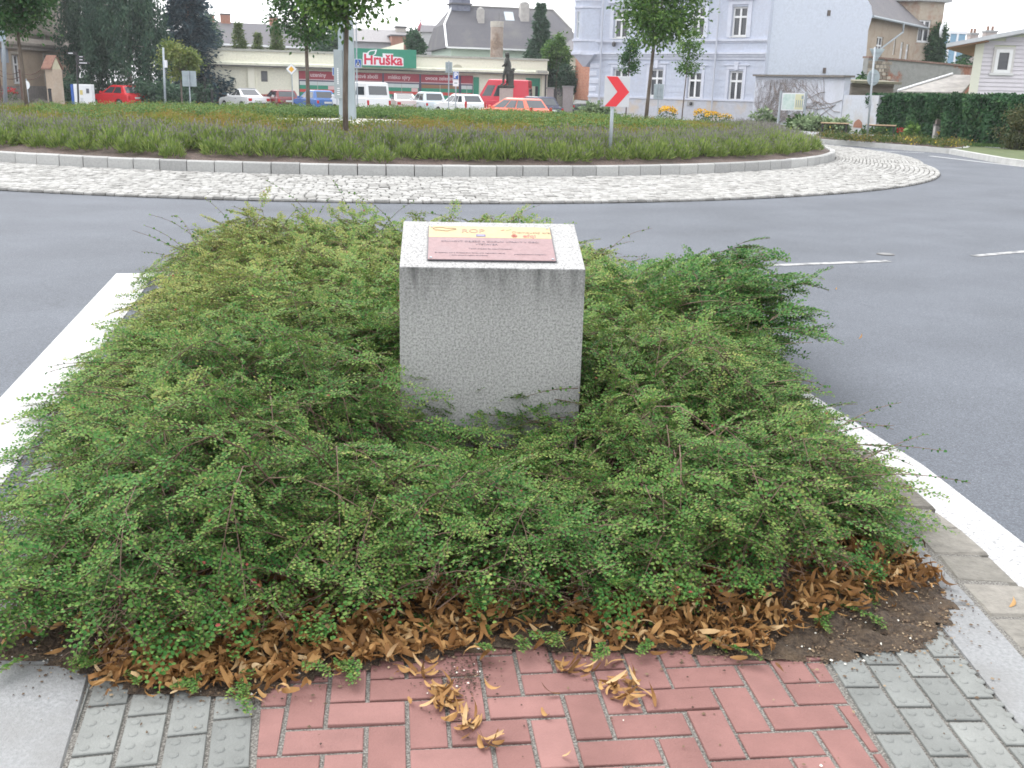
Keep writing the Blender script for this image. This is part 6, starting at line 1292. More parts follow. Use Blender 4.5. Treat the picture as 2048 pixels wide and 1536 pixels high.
m = MB(); m.box(-e, L_+e, -e-.12, -e-.0, ze-.16, ze-.02); m.build('gutter', sign_white, Mh)
def roof_pt(px, py): return F.uz(px, py)
for px_, wq, yt_, yb_, dep in ((963, .62, 20, 45, 3.0), (1051, .85, 8, 46, 3.6)):
    u, zt2 = F.uz(px_, yt_, dep); m = MB(); m.box(u-wq/2, u+wq/2, dep, dep+.9, ze+1.0, zt2); c_ = m.build('chimney', pm('chimney_render', (.34, .32, .31), (.42, .40, .38), 4, .95), rf)
    m = MB(); m.lathe(u, dep+.45, [(wq*.55, zt2+.002), (wq*.5, zt2+.15), (.05, zt2+.3)], 10); m.build('cowl', pm('cowl_grey', (.30, .29, .28), rough=.9), c_)
u, z = F.uz(1018, 33, 4.2); m = MB(); tq = (z-zB)/(zR-zB); yq = fr1-.3+(D_/2-fr1+.3)*tq; m.prism([(u-.45, yq-.55, z-.5), (u+.45, yq-.55, z-.5), (u+.45, yq+.25, z+.35), (u-.45, yq+.25, z+.35)], [(u-.45, yq-.65, z-.4), (u+.45, yq-.65, z-.4), (u+.45, yq+.15, z+.45), (u-.45, yq+.15, z+.45)]); m.build('skylight', sky_tone_glass, rf)
u, z = F.uz(917, 8); m = MB(); m.box(rA-.2, rA+1.6, D_/2-.9, D_/2+.9, zR-.5, zR+.9); tu = m.build('ridge_turret', pm('turret_slate', (.13, .14, .19), (.18, .19, .24), 4, .8), rf); m = MB(); m.box(rA-.4, rA+1.8, D_/2-1.1, D_/2+1.1, zR+.1, zR+.22); m.box(rA-.4, rA+1.8, D_/2-1.1, D_/2+1.1, zR+.902, zR+1.05); m.prism([(rA-.4, D_/2-1.1, zR+1.052), (rA+1.8, D_/2-1.1, zR+1.052), (rA+1.8, D_/2+1.1, zR+1.052), (rA-.4, D_/2+1.1, zR+1.052)], [(rA+.6, D_/2-.1, zR+2.6), (rA+.8, D_/2-.1, zR+2.6), (rA+.8, D_/2+.1, zR+2.6), (rA+.6, D_/2+.1, zR+2.6)]); m.build('turret_roof', roof_dark, tu)
# ---- houses and walls between mint house and town house
Fq = Fac(1150, 82, 1183, 78); bk = brick_mat('orange_brick', (.30, .11, .065), (.40, .18, .11), (.36, .27, .22), 2.2); q1 = empty('brick_wall', Fq.a, Fq.rz, 'bare orange brick side wall beside the town house corner', 'wall'); z = Fq.uz(1165, 110)[1]; m = MB(); m.box(0, Fq.len, 0, .5, 0, z); m.build('wall', bk, q1); m = MB(); m.box(-.05, Fq.len+.05, -.06, .56, z+.002, z+.12); m.build('coping', pm('coping_grey', (.3, .28, .26), rough=.9), q1)
Fq = Fac(1112, 92, 1151, 90); q2 = empty('small_house', Fq.a, Fq.rz, 'narrow cream house end with grey roof behind the gateposts', 'house'); z = Fq.uz(1135, 106)[1]; m = MB(); m.box(0, Fq.len, 0, 6, 0, z); m.build('wall', render_mat('cream_house', (.50, .47, .38), (.44, .40, .32)), q2); m = MB(); m.prism([(-.3, -.4, z+.002), (Fq.len+.3, -.4, z+.002), (Fq.len+.3, 6, z+.002), (-.3, 6, z+.002)], [(-.3, 2.5, z+1.6), (Fq.len+.3, 2.5, z+1.6), (Fq.len+.3, 3, z+1.6), (-.3, 3, z+1.6)]); m.build('roof', roof_dark, q2); m = MB(); m.box(-.3, Fq.len+.3, -.42, -.3, z-.12, z); m.build('gutter', galv, q2)
for px0_, px1_, yt_, lab in ((1093, 1106, 178, 'left rendered gatepost at the end of the supermarket'), (1124.5, 1145, 175, 'broad right gatepost beside the orange brick wall')):
    Y_ = 77; a_ = XA(px0_, Y_); b_ = XA(px1_, Y_); z = pz((px0_+px1_)/2, yt_, Y_, 0); g_ = empty('gatepost', ((a_+b_)/2, Y_, 0), 0, lab, 'gatepost'); w_ = (b_-a_)/2; m = MB(); m.box(-w_, w_, 0, .5, 0, z); m.build('shaft', render_mat('gatepost_render', (.36, .32, .31), (.28, .25, .24)), g_); m = MB(); m.box(-w_-.06, w_+.06, -.06, .56, z+.002, z+.12); m.build('cap', pm('cap_stone', (.26, .25, .24), rough=.9), g_)
a_, b_ = XA(1107, 77.2), XA(1123, 77.2); z = pz(1115, 176, 77.2, 0); ig = empty('iron_gate', (a_, 77.2, 0), 0, 'dark vertical bar gate between the two rendered gateposts', 'gate'); m = MB()
for k_ in range(7): u = (b_-a_)*k_/6; m.box(u-.035, u+.035, 0, .04, .05, z-(.1 if k_ % 2 else 0)); 
m.build('bars', dark_metal, ig); m = MB(); m.box(-.05, b_-a_+.05, -.03, -.002, .3, .37); m.box(-.05, b_-a_+.05, -.03, -.002, z-.4, z-.33); m.build('rail', dark_metal, ig)
# ---- long roof and others far behind
F = Fac(424, 112, 628, 116); lr = empty('long_roofed_house', F.a, F.rz, 'long house with dark grey roof and chimneys behind the thujas', 'house'); ze, zR = F.uz(520, 92)[1], F.uz(520, 43)[1]; L_ = F.len+2; m = MB(); m.box(0, L_, 0, 9, 0, ze); m.build('wall', render_mat('far_cream', (.50, .48, .42), (.45, .43, .38)), lr); m = MB(); m.prism([(-.3, -.4, ze), (L_, -.4, ze), (L_, 9.4, ze), (-.3, 9.4, ze)], [(-.3, 4.4, zR), (L_, 4.4, zR), (L_, 4.6, zR), (-.3, 4.6, zR)]); rf = m.build('roof', pm('far_tiles', (.10, .098, .11), (.135, .13, .142), 9, .9, c3=(.12, .115, .115), scale2=.5), lr)
m = MB(); m.box(-.3, L_, -.5, -.41, ze-.1, ze+.1); m.build('gutter', sign_white, lr)
chb = pm('chimney_brick', (.28, .13, .09), (.34, .18, .13), 8, .95)
for px_, wq, hq in ((428, .9, .6), (460, 1.0, .75), (559, .8, .7)): u = F.uz(px_, 40)[0]; m = MB(); m.box(u-wq/2, u+wq/2, 4.1, 4.9, zR-.8, zR+hq); c_ = m.build('chimney', chb, rf); m = MB(); m.box(u-wq/2-.06, u+wq/2+.06, 4.04, 4.96, zR+hq+.002, zR+hq+.14); m.build('cap', dark_metal, c_)
F = Fac(700, 116, 838, 118); gr = empty('grey_roofed_house', F.a, F.rz, 'grey roofed house with a brick gable piece behind the shop sign', 'house'); ze, zR = F.uz(750, 84)[1], F.uz(790, 56)[1]; L_ = F.len; m = MB(); m.box(0, L_, 0, 8, 0, ze); m.build('wall', render_mat('far_grey', (.36, .36, .38), (.3, .3, .32)), gr); m = MB(); m.prism([(-.3, -.4, ze), (L_, -.4, ze), (L_, 8, ze), (-.3, 8, ze)], [(-.3, 3.9, zR), (L_, 3.9, zR), (L_, 4.1, zR), (-.3, 4.1, zR)]); rf = m.build('roof', pm('pale_roof', (.22, .21, .215), (.27, .26, .265), 6, .9), gr)
u0, u1 = F.uz(781, 80)[0], F.uz(817, 80)[0]; z1 = F.uz(800, 73)[1]; m = MB(); m.box(u0, u1, -.9, 1.6, 0, z1); m.build('brick_annex', brick_mat('far_brick', (.30, .13, .09), (.36, .18, .13), (.3, .24, .2), 4), gr); m = MB(); m.box(u0-.15, u1+.15, -1.05, 1.7, z1+.002, z1+.14); m.build('annex_roof', roof_dark, gr)
u, z = F.uz(811, 53); m = MB(); m.box(u-.55, u+.55, 3.2, 4.2, zR-1.2, z); c_ = m.build('chimney', pm('chimney_pale', (.36, .33, .31), (.42, .39, .36), 5, .95), rf); m = MB(); m.box(u-.65, u+.65, 3.1, 4.3, z+.002, z+.2); m.build('cap', dark_metal, c_)
Yo = 150; ox = XA(841, Yo); k = m_px(Yo); ow = empty('church_turret', (ox, Yo, 0), 0, 'small distant dark red onion turret with a cross above the roofs', 'church turret'); zt2 = pz(841, 62, Yo, 0); m = MB(); m.cyl(0, 0, 0, zt2, 4.2*k, n=10); m.build('drum', pm('turret_cream', (.4, .36, .32), rough=.9), ow); zz_ = lambda y: pz(841, y, Yo, 0); m = MB(); m.lathe(0, 0, [(5*k, zt2), (6*k, zz_(59)), (5.2*k, zz_(53)), (2.4*k, zz_(48)), (.6*k, zz_(44))], 14); m.build('onion_dome', pm('dome_red', (.24, .05, .07), rough=.5), ow, smooth=True); m = MB(); m.box(-.05, .05, -.05, .05, zz_(44.5), zz_(37)); m.box(-.25, .25, -.04, .04, zz_(40.5), zz_(39.8)); m.build('cross', dark_metal, ow)
Fq = Fac(843, 125, 868, 125); q3 = empty('pale_house', Fq.a, 0, 'sliver of a pale far house left of the mansard roof', 'house'); z = Fq.uz(850, 64)[1]; m = MB(); m.box(0, Fq.len, 0, 5, 0, z); m.build('wall', render_mat('pale_far', (.50, .50, .50), (.44, .44, .44)), q3); m = MB(); m.prism([(-.2, -.3, z+.002), (Fq.len+.2, -.3, z+.002), (Fq.len+.2, 5, z+.002), (-.2, 5, z+.002)], [(-.2, 2, z+.9), (Fq.len+.2, 2, z+.9), (Fq.len+.2, 2.4, z+.9), (-.2, 2.4, z+.9)]); m.build('roof', roof_dark, q3)
# ---- beige building at the left
F = Fac(-60, 61, 156, 76); Lb = empty('beige_building', F.a, F.rz, 'old weathered beige plaster building with stepped cornice at the left edge', 'building'); bw_ = render_mat('old_beige', (.40, .31, .23), (.30, .24, .19), scale=.8); up_w = render_mat('old_grey_beige', (.37, .33, .28), (.29, .26, .23), scale=.7)
zc = F.uz(75, 92)[1]; wn = [F.rect(26, 110, 42, 166), F.rect(90, 113, 122, 172)]; H_ = 11.5; m = MB(); wall_holes(m, 0, F.len, 0, zc-.3, wn, .25); m.poly([(F.len, 0, 0), (F.len, 9, 0), (F.len, 9, zc), (F.len, 0, zc)]); m.build('wall', bw_, Lb)
m = MB(); m.box(0, F.len, .25, 9, zc+.3, H_); m.build('upper_wall', up_w, Lb)
m = MB(); m.box(-.1, F.len+.12, -.30, .3, zc-.05, zc+.12); m.box(-.1, F.len+.1, -.20, .3, zc-.3, zc-.052); m.prism([(-.1, -.28, zc+.122), (F.len+.1, -.28, zc+.122), (F.len+.1, .3, zc+.122), (-.1, .3, zc+.122)], [(-.1, .0, zc+.42), (F.len+.1, .0, zc+.42), (F.len+.1, .3, zc+.42), (-.1, .3, zc+.42)]); z2 = F.uz(75, 66)[1]; m.box(-.1, F.len+.05, .02, .248, z2-.1, z2+.14); m.build('cornice', pm('dark_cornice', (.24, .21, .19), (.32, .28, .24), 5, .95), Lb)
window(Lb, *wn[0], white_paint, glass, y=.16, fw=.09, trans=.66, sill=sill_m); window(Lb, *wn[1], pm('old_brown_frame', (.16, .12, .10), rough=.8), glass, y=.16, fw=.1, trans=.66)
for r_ in wn: m = MB(); u0, u1, z0, z1 = r_; m.box(u0-.2, u1+.2, -.07, -.001, z1+.03, z1+.2); m.box(u0-.18, u0-.02, -.04, -.001, z0, z1+.028); m.box(u1+.02, u1+.18, -.04, -.001, z0, z1+.028); m.build('window_surround', up_w, Lb)
z = F.uz(75, 172)[1]; m = MB(); m.box(0, F.len+.02, -.09, -.001, 0, z); m.build('plinth', pm('plinth_grey', (.20, .18, .17), (.27, .24, .22), 5, .95), Lb)
u, z = F.uz(8, 111); m = MB(); m.box(u-.45, u+.45, -.05, -.002, z-.42, z+.42); m.build('plaque', pm('pale_blue_plate2', (.26, .30, .36), rough=.6), Lb)
m = MB(); m.prism([(-.4, -.2, H_+.002), (F.len+.4, -.2, H_+.002), (F.len+.4, 9.3, H_+.002), (-.4, 9.3, H_+.002)], [(2, 4, H_+3), (F.len-2, 4, H_+3), (F.len-2, 5, H_+3), (2, 5, H_+3)]); m.build('roof', roof_dark, Lb)
# gate pillar with tiled cap, posts, chains
Yg = 61; a_, b_ = XA(89, Yg), XA(119, Yg); gp_ = empty('gate_pillar', ((a_+b_)/2, Yg, 0), R(-22), 'tall plastered gate pillar with a little red tiled saddle roof', 'gate pillar'); w_ = (b_-a_)/2*.66; zt2 = pz(104, 138, Yg, 0); zp = pz(104, 113, Yg, 0)
m = MB(); m.box(-w_, w_, 0, .7, 0, zt2); m.build('shaft', render_mat('pillar_render', (.44, .35, .27), (.48, .42, .35), scale=.9), gp_); m = MB(); m.prism([(-w_, 0, zt2+.002), (w_*.9, 0, zt2+.002), (w_*.9, .7, zt2+.002), (-w_, .7, zt2+.002)], [(-w_, .33, zp-.02), (w_*.9, .33, zp-.02), (w_*.9, .37, zp-.02), (-w_, .37, zp-.02)]); m.build('gable', render_mat('pillar_gable', (.50, .46, .33), (.42, .38, .3)), gp_); m = MB()
for s_ in (0, 1): 
    y0, y1 = (-.14, .35) if s_ == 0 else (.84, .35); m.prism([(-w_-.14, y0, zt2-.03), (w_+.02, y0, zt2-.03), (w_+.02, y1, zp), (-w_-.14, y1, zp)], [(-w_-.14, y0, zt2+.05), (w_+.02, y0, zt2+.05), (w_+.02, y1, zp+.08), (-w_-.14, y1, zp+.08)])
m.build('tiled_roof', pm('red_tiles', (.20, .10, .075), (.27, .15, .11), 8, .9, bmp=.5, bscale=10), gp_)
rust = pm('rusty_iron', (.09, .05, .04), (.14, .08, .06), 9, .9); fpos = []
for px_, yt_, lab in ((45, 141, 'brown iron fence post between the young tree and the white window'), (1, 135, 'brown iron fence post at the extreme left edge')):
    x = XA(px_+2, Yg); z = pz(px_, yt_, Yg, 0); o_ = empty('fence_post', (x, Yg, 0), 0, lab, 'fence post'); m = MB(); m.box(-.07, .07, -.05, .05, 0, z); m.build('post', rust, o_); m = MB(); m.box(-.09, .09, -.07, .07, z, z+.05); m.build('cap', rust, o_); fpos.append((x, z))
for (xa, za), (xb2, zb2), lab in ((fpos[0], (a_, zt2-.0), 'sagging double chain from the fence post to the gate pillar'), (fpos[1], fpos[0], 'sagging double chain at the far left between two posts')):
    o_ = MB()
    for dz in (0, -.28):
        o_.tube([(xa+(xb2-xa)*t_, Yg-.06, za-.06+dz+(zb2-za)*t_-.45*4*t_*(1-t_)*.5) for t_ in np.linspace(0, 1, 12)], .022, 5)
    tag(o_.build('chain', rust), lab, 'chain')
Yr = 57; x = XA(57, Yr); o_ = empty('round_sign', (x, Yr, 0), 0, 'white disc sign half hidden behind the leftmost young tree trunk', 'road sign'); m = MB(); m.cyl(0, .05, 0, 1.5, .03, n=8); m.build('pole', galv, o_); z = pz(57, 170, Yr, 0); k = m_px(Yr); m = MB(); ci = [(6.5*k*math.cos(a), -.01, z+8*k*math.sin(a)) for a in np.linspace(0, 6.283, 24, endpoint=False)]; m.prism(ci, [(a, .012, c) for a, b_, c in ci]); m.build('panel', sign_white, o_)
for px_, yt_, Y_, lab in ((102, 177, 60, 'short black bollard in front of the gate pillar'), (411.5, 154, 72, 'tall black post at the left corner of the supermarket'), (425, 178, 70, 'short black bollard left of the white saloon car')):
    x = XA(px_, Y_); z = pz(px_, yt_, Y_, 0); o_ = empty('bollard', (x, Y_, 0), 0, lab, 'bollard'); m = MB(); m.cyl(0, 0, 0, z-.06, .09, n=10); m.build('shaft', black_metal, o_); m = MB(); m.lathe(0, 0, [(.11, z-.06), (.11, z-.02), (.06, z), (0, z+.01)], 10); m.build('cap', black_metal, o_)
# dark shrubs under the birches, red flowers, yellow flowers
bush('bush', 'dark shrub under the birches behind the white notice cabinet', 150, 66, (1.2, .9, 1.6), 1500, .2, birchl)
for px_, Y_, rr, lab in ((215, 70, (2.6, 1, 1.9), 'broad dark shrub under the tall birch behind the red car'), (305, 66, (1.8, 1, 1.7), 'dark shrub right of the red car under the birch'), (345, 64, (1.0, .8, 1.5), 'dark shrub between the slim grey post and the yellow green tree'), (392, 72, (1.3, .9, 1.5), 'dark shrub below the blue spruce at the supermarket corner')): bush('bush', lab, px_, Y_, rr, 2200, .2, birchl)
fl_red = leaf_mat('red_petal', [(0, (.25, .01, .015)), (1, (.5, .05, .05))], .2, .6); fl_yel = leaf_mat('yellow_petal', [(0, (.55, .28, .01)), (1, (.75, .48, .03))], .2, .6); herb = leaf_mat('herb_leaf', [(0, (.03, .07, .02)), (.5, (.06, .12, .035)), (1, (.11, .17, .05))], .2, .5); greyg = leaf_mat('grey_grass', [(0, (.10, .15, .08)), (.5, (.18, .25, .13)), (1, (.28, .34, .19))], .2, .6)
def flowers(label, px, Y, rad, nl, nf, petal, group=None, ls=.12, name='flower_clump', z=0):
    t = empty(name, (XA(px, Y), Y, z), 0, label, 'flowers', group); p = rng.uniform(-1, 1, (nl, 3))*np.array([rad[0], rad[1], .5])+np.array([0, 0, .5]); p[:, 2] *= rad[2]*.85; v, q = leaves4(p, unit(rand_dir(nl)+np.array([0, 0, .6])), rand_dir(nl), ls*rng.uniform(.7, 1.3, nl), np.full(nl, ls*.5)); link_mesh('foliage', np_mesh('foliage', v, q, herb, rng.random(nl)), t)
    a = rng.uniform(-1, 1, (nf, 2)); p = np.stack([a[:, 0]*rad[0], a[:, 1]*rad[1], rad[2]*(.75+.3*rng.random(nf)-.2*(a[:, 0]**2))], -1); v, q = leaves4(p, unit(rand_dir(nf)+np.array([0, -.3, .4])), unit(rand_dir(nf)*.5+np.array([0, -.6, .7])), ls*.8*rng.uniform(.7, 1.2, nf), np.full(nf, ls*.7)); link_mesh('blossom', np_mesh('blossom', v, q, petal, rng.random(nf)), t)
flowers('red flowering plant at the foot of the left beige building', 24, 60, (.38, .3, .95), 160, 120, fl_red)
flowers('yellow flower clump right of the leaning young tree', 1333, 60, (.55, .4, .85), 240, 260, fl_yel, ls=.13)
flowers('yellow flower clump below the vent of the lavender house', 1402, 58, (.42, .35, .8), 200, 170, fl_yel, ls=.12)
flowers('sparser yellow flower clump between its two neighbours', 1425, 57, (.40, .3, .7), 220, 110, fl_yel, ls=.12)
flowers('low yellow flowers near the right corner of the lavender house', 1450, 56, (.35, .3, .6), 180, 60, fl_yel, ls=.11)
flowers('red flowers beside the right hand bench', 1804, 43, (.22, .2, .42), 120, 90, fl_red, ls=.09)
flowers('orange yellow flowers right of the stone litter bin', 1885, 40, (.28, .2, .45), 160, 60, fl_yel, ls=.1)
flowers('few yellow flowers further right along the ivy', 1940, 38, (.35, .2, .35), 160, 26, fl_yel, ls=.09)
bush('bush', 'grey green grassy mound behind the chevron sign', 1195, 54, (.85, .6, .85), 2200, .2, greyg)
bush('bush', 'grey green low shrub under the information board', 1628, 47, (.95, .6, .75), 2400, .16, greyg)
bush('bush', 'darker round shrub at the right post of the information board', 1597, 48, (.42, .4, .85), 1200, .15, herb)
bush('bush', 'light green shrub just behind the left bench', 1672, 46, (.55, .4, .7), 1200, .15, greyg)
bush('bush', 'broad leaved bright green plants left of the stone bin', 1835, 41.5, (.75, .4, .45), 700, .2, maple)
bush('bush', 'low green weeds along the foot of the wall behind the right bench', 1762, 44.5, (1.0, .3, .35), 900, .14, herb)
bush('bush', 'wispy grey stems at the left end of the vine wall', 1525, 55, (.6, .4, 1.0), 420, .2, greyg)
gtree('round_bush', 'big rounded brownish green bush at the right end of the ivy hedge', 2034, 33.2, .5, .68, (.62, .55, .72), 5200, .07, leaf_mat('brownish_leaf', [(0, (.03, .045, .02)), (.5, (.07, .085, .035)), (1, (.14, .12, .05))], .2, .5), nc=60, tr=.04)
# mixed low planting in the strip before the benches
strip_m = leaf_mat('strip_leaf', [(0, (.04, .075, .02)), (.5, (.10, .135, .04)), (.85, (.19, .13, .05)), (.96, (.22, .13, .05)), (.97, (.5, .36, .03)), (1, (.6, .46, .05))], .2, .6); k_ = 0
for px_ in range(1650, 1930, 14):
    yy = np.interp(px_, [1640, 1930], [277, 297])+random.uniform(-3, 3); p = G(px_, yy, .12); n = 340; rad = (.42, .36, .36); pp = rng.normal(size=(n, 3))*np.array([.2, .2, .09]); pp[:, 2] = np.abs(pp[:, 2])++.02+.08*rng.random(n); v, q = leaves4(pp, unit(rand_dir(n)+np.array([0, 0, .5])), rand_dir(n), .075*rng.uniform(.7, 1.3, n), np.full(n, .035)); o_ = link_mesh('strip_shrub', np_mesh('strip_shrub', v, q, strip_m, np.clip(rng.normal(.42+.2*math.sin(px_*.07), .25, n), 0, 1)), None, (p.x, p.y, .12)); tag(o_, 'low green and rusty shrub in the kerbed strip before the benches', 'shrub', 'low shrubs in the kerbed strip'); k_ += 1
n = 2600; px_ = rng.uniform(0, 1, n); a_, b_ = G(1905, 290, .12), G(2090, 300, .12); p = np.stack([a_.x+(b_.x-a_.x)*px_, a_.y+(b_.y-a_.y)*px_+rng.normal(0, .4, n), np.full(n, .12)], -1); v, q = leaves4(p, unit(rand_dir(n)*.4+np.array([0, 0, 1])), rand_dir(n), rng.uniform(.06, .14, n), np.full(n, .02)); tag(link_mesh('grass', np_mesh('grass', v, q, herb, rng.random(n))), kind='stuff')
# benches
wood = pm('bench_wood', (.34, .24, .14), (.42, .31, .20), 6, .7, stretch=(.4, 4, 4))
for px0_, px1_, py0_, py1_, Y_, lab in ((1641, 1697, 248, 251, 43.0, 'left backless park bench in front of the low shrub'), (1732, 1792, 253, 256.5, 41.5, 'right backless park bench beside the tall sign post')):
    A0, A1 = P(px0_, py0_, Y_), P(px1_, py1_, Y_-.4); d = A1-A0; d.z = 0; be = empty('park_bench', (A0.x, A0.y, .125), math.atan2(d.y, d.x), lab, 'bench'); L_ = d.length; h = .47
    for k_ in range(4): m = MB(); m.box(0, L_, k_*.11, k_*.11+.095, h-.04, h); m.build('seat_slat', wood, be, bevel=.006)
    for x_ in (.06, L_-.1):
        m = MB(); m.tube([(x_+.02, .0, 0), (x_+.02, .03, h-.045), (x_+.02, .40, h-.045), (x_+.02, .43, 0)], .028, 6); m.build('leg_frame', black_metal, be)
    m = MB(); m.box(.05, L_-.05, .19, .22, h-.075, h-.045); m.build('rail', black_metal, be)
Y_ = 40; x = XA(1871, Y_); z = pz(1871, 246, Y_, .12); sb = empty('litter_bin', (x, Y_, .12), 0, 'square grey textured stone litter bin beside the ivy hedge', 'litter bin'); m = MB(); m.box(-.11, .11, -.11, .11, 0, z-.1); m.build('body', pm('bin_stone', (.22, .21, .20), (.36, .35, .33), 30, .9, bmp=.6, bscale=25), sb, bevel=.01); m = MB(); m.box(-.125, .125, -.125, .125, z-.098, z-.04); m.build('lid', dark_metal, sb)
m = MB(); m.box(-.08, .08, -.08, .08, z-.038, z+.16); m.build('hood', pm('bin_hood', (.14, .11, .10), rough=.8), sb)
# blank footway stone near the bin etc.
o_ = empty('manhole_cover', (*gp(1771, 509, ZR), ZR+.003), 0, 'small pale round utility cover in the right carriageway', 'utility cover'); m = MB(); m.cyl(0, 0, 0, .006, .07, n=18); m.build('lid', pm('cover_grey', (.20, .20, .20), (.15, .15, .15), 20, .8), o_); m = MB(); m.cyl(0, 0, -.003, .003, .09, n=18); m.build('rim', dark_metal, o_)

# ================================================================== CARS
tyre = pm('tyre', (.02, .02, .02), rough=.9); rimm = pm('wheel_rim', (.35, .36, .37), rough=.35, metal=.6); lampred = pm('tail_lamp', (.45, .02, .02), rough=.2); lampw = pm('head_lamp', (.6, .62, .65), rough=.15); platem = pm('number_plate', (.62, .62, .60), rough=.5); trimd = pm('black_trim', (.03, .03, .033), rough=.6)
cglass = pm('car_glass', (.035, .042, .05), rough=.04, spec=1.0)
def paintm(name, c, rough=.25): 
    m, t, b = new_mat(name); b.inputs['Base Color'].default_value = (*c, 1); b.inputs['Roughness'].default_value = rough; b.inputs['Coat Weight'].default_value = .5; b.inputs['Coat Roughness'].default_value = .08; return m
def lerp3(a, b, t): return (a[0]+(b[0]-a[0])*t, a[1]+(b[1]-a[1])*t, a[2]+(b[2]-a[2])*t)
def car(label, px, Y, head, kind, paint_, cat='car', L=4.0, W=1.68, H=1.43, z=ZR, bumper=None):
    az_ = math.atan((px-1024)/FPX); head = (head[0]*math.cos(az_)+head[1]*math.sin(az_), -head[0]*math.sin(az_)+head[1]*math.cos(az_))   # heading is given against the line of sight
    """kind: hatch, saloon, estate, van, panelvan. Local +x is the front."""
    o = empty('parked_car' if 'van' not in kind else 'parked_van', (XA(px, Y), Y, z), math.atan2(head[1], head[0]), label, cat); h = L/2
    S_ = dict(hatch=(.30, .33, .56, .84, .92, .93), saloon=(.30, .32, .60, .62, .78, .80), estate=(.29, .31, .54, .86, .95, .95), van=(.13, .13, .30, .95, .985, .99), panelvan=(.17, .16, .34, .965, .985, .99))[kind]
    # fractions of the length from the nose: bonnet end, cowl, roof front, roof rear, rear glass base, tail
    X = lambda f: h-f*L
    zb = .90 if 'van' not in kind else 1.05; zh = .80 if 'van' not in kind else .92; zr_ = H
    zt = .93 if kind == 'saloon' else zb
    wr = .34; f0, f1 = X(.19), X(.79)
    def arch(cx, r=.36): return [(cx+r*math.cos(a), .28+r*math.sin(a)) for a in np.linspace(0, math.pi, 9)]
    low = .22
    out = [(h-.02, .34), (h, .50), (h-.06, .66), (X(.06), zh-.04), (X(S_[1]), zb)]
    tail = [(X(S_[4]), zt), (-h+.04, zt-.03), (-h, .62), (-h, .45), (-h+.05, .30)]
    out = out+tail+[(f1-.38, low)]+[(x, z_) for x, z_ in arch(f1)[::-1]]+[(f1+.38, low), (f0-.38, low)]+[(x, z_) for x, z_ in arch(f0)[::-1]]+[(f0+.38, low)]
    def layer(y, s, dz): return [(x*s, y, z_+(dz if z_ > .6 else 0)) for x, z_ in out]
    m = MB(); ys = [(-W/2, .975, -.03), (-W/2*.97, .99, -.008), (-W/2*.80, 1, 0), (W/2*.80, 1, 0), (W/2*.97, .99, -.008), (W/2, .975, -.03)]
    n = len(out); vs = []
    for y, s, dz in ys: vs += layer(y, s, dz)
    m.add(vs, [list(range(n))[::-1], [5*n+i for i in range(n)]]+[[k*n+i, k*n+(i+1) % n, (k+1)*n+(i+1) % n, (k+1)*n+i] for k in range(5) for i in range(n)])
    yb, yr = W/2*.94, W/2*(.76 if 'van' not in kind else .86)
    B = [(X(S_[1]), -yb*.96, zb-.01), (X(S_[4]), -yb*.96, zt-.01), (X(S_[4]), yb*.96, zt-.01), (X(S_[1]), yb*.96, zb-.01)]
    T = [(X(S_[2]), -yr, zr_-.05), (X(S_[3]), -yr, zr_-.06), (X(S_[3]), yr, zr_-.06), (X(S_[2]), yr, zr_-.05)]
    T2 = [(X(S_[2])-.12, -yr*.86, zr_), (X(S_[3])+.10, -yr*.86, zr_-.015), (X(S_[3])+.10, yr*.86, zr_-.015), (X(S_[2])-.12, yr*.86, zr_)]
    m.add(B+T+T2, [(3, 2, 1, 0)]+[[i, (i+1) % 4, 4+(i+1) % 4, 4+i] for i in range(4)]+[[4+i, 4+(i+1) % 4, 8+(i+1) % 4, 8+i] for i in range(4)]+[(8, 9, 10, 11)])
    m.build('body', paint_, o, bevel=.055, seg=3)
    def pane(name, q, a, b_, c, d, par=o, mat=cglass, out_=.006):
        """glass on the quad q=(bottom near, bottom far, top far, top near)"""
        f = lambda u, v: Vector(lerp3(lerp3(q[0], q[1], u), lerp3(q[3], q[2], u), v))
        pts = [f(a, c), f(b_, c), f(b_, d), f(a, d)]; nn = (pts[1]-pts[0]).cross(pts[3]-pts[0]).normalized(); ctr = sum(pts, Vector())/4
        if nn.dot(ctr-Vector((ctr.x*.9 if abs(nn.x) > .5 else ctr.x, 0, .8))) < 0: nn = -nn
        g = MB(); g.prism([p+nn*out_ for p in pts], [p-nn*.01 for p in pts]); return g.build(name, mat, par)
    pane('windscreen', (B[0], B[3], T[3], T[0]), .08, .92, .10, .93)
    if kind == 'panelvan': pane('rear_window', (B[1], B[2], T[2], T[1]), .12, .88, .25, .62)
    else: pane('rear_window', (B[1], B[2], T[2], T[1]), .10, .90, .14 if kind != 'van' else .22, .90 if kind != 'van' else .80)
    spl = dict(hatch=[(.10, .47), (.51, .86)], saloon=[(.10, .48), (.52, .90)], estate=[(.09, .38), (.41, .68), (.71, .93)], van=[(.04, .27), (.31, .62), (.66, .93)], panelvan=[(.06, .24), (.29, .50)])[kind]
    for s_ in (0, 1):
        q = (B[0], B[1], T[1], T[0]) if s_ == 0 else (B[3], B[2], T[2], T[3])
        for a, b_ in spl: pane('side_window', q, a, b_, .10 if 'van' not in kind else .2, .86 if 'van' not in kind else .74)
    for cx in (f0, f1):
        for s_ in (-1, 1):
            wm = MB(); yc = s_*(W/2-.10); wm.tube([(cx, yc-.09, .30), (cx, yc-.07, .30), (cx, yc+.07, .30), (cx, yc+.09, .30)], [.26, .30, .30, .26], 18); wl_ = wm.build('wheel', tyre, o)
            wm = MB(); y0 = yc+s_*.092; wm.tube([(cx, y0, .30), (cx, y0+s_*.006, .30)], [.19, .17], 14); wm.build('rim', rimm, wl_)
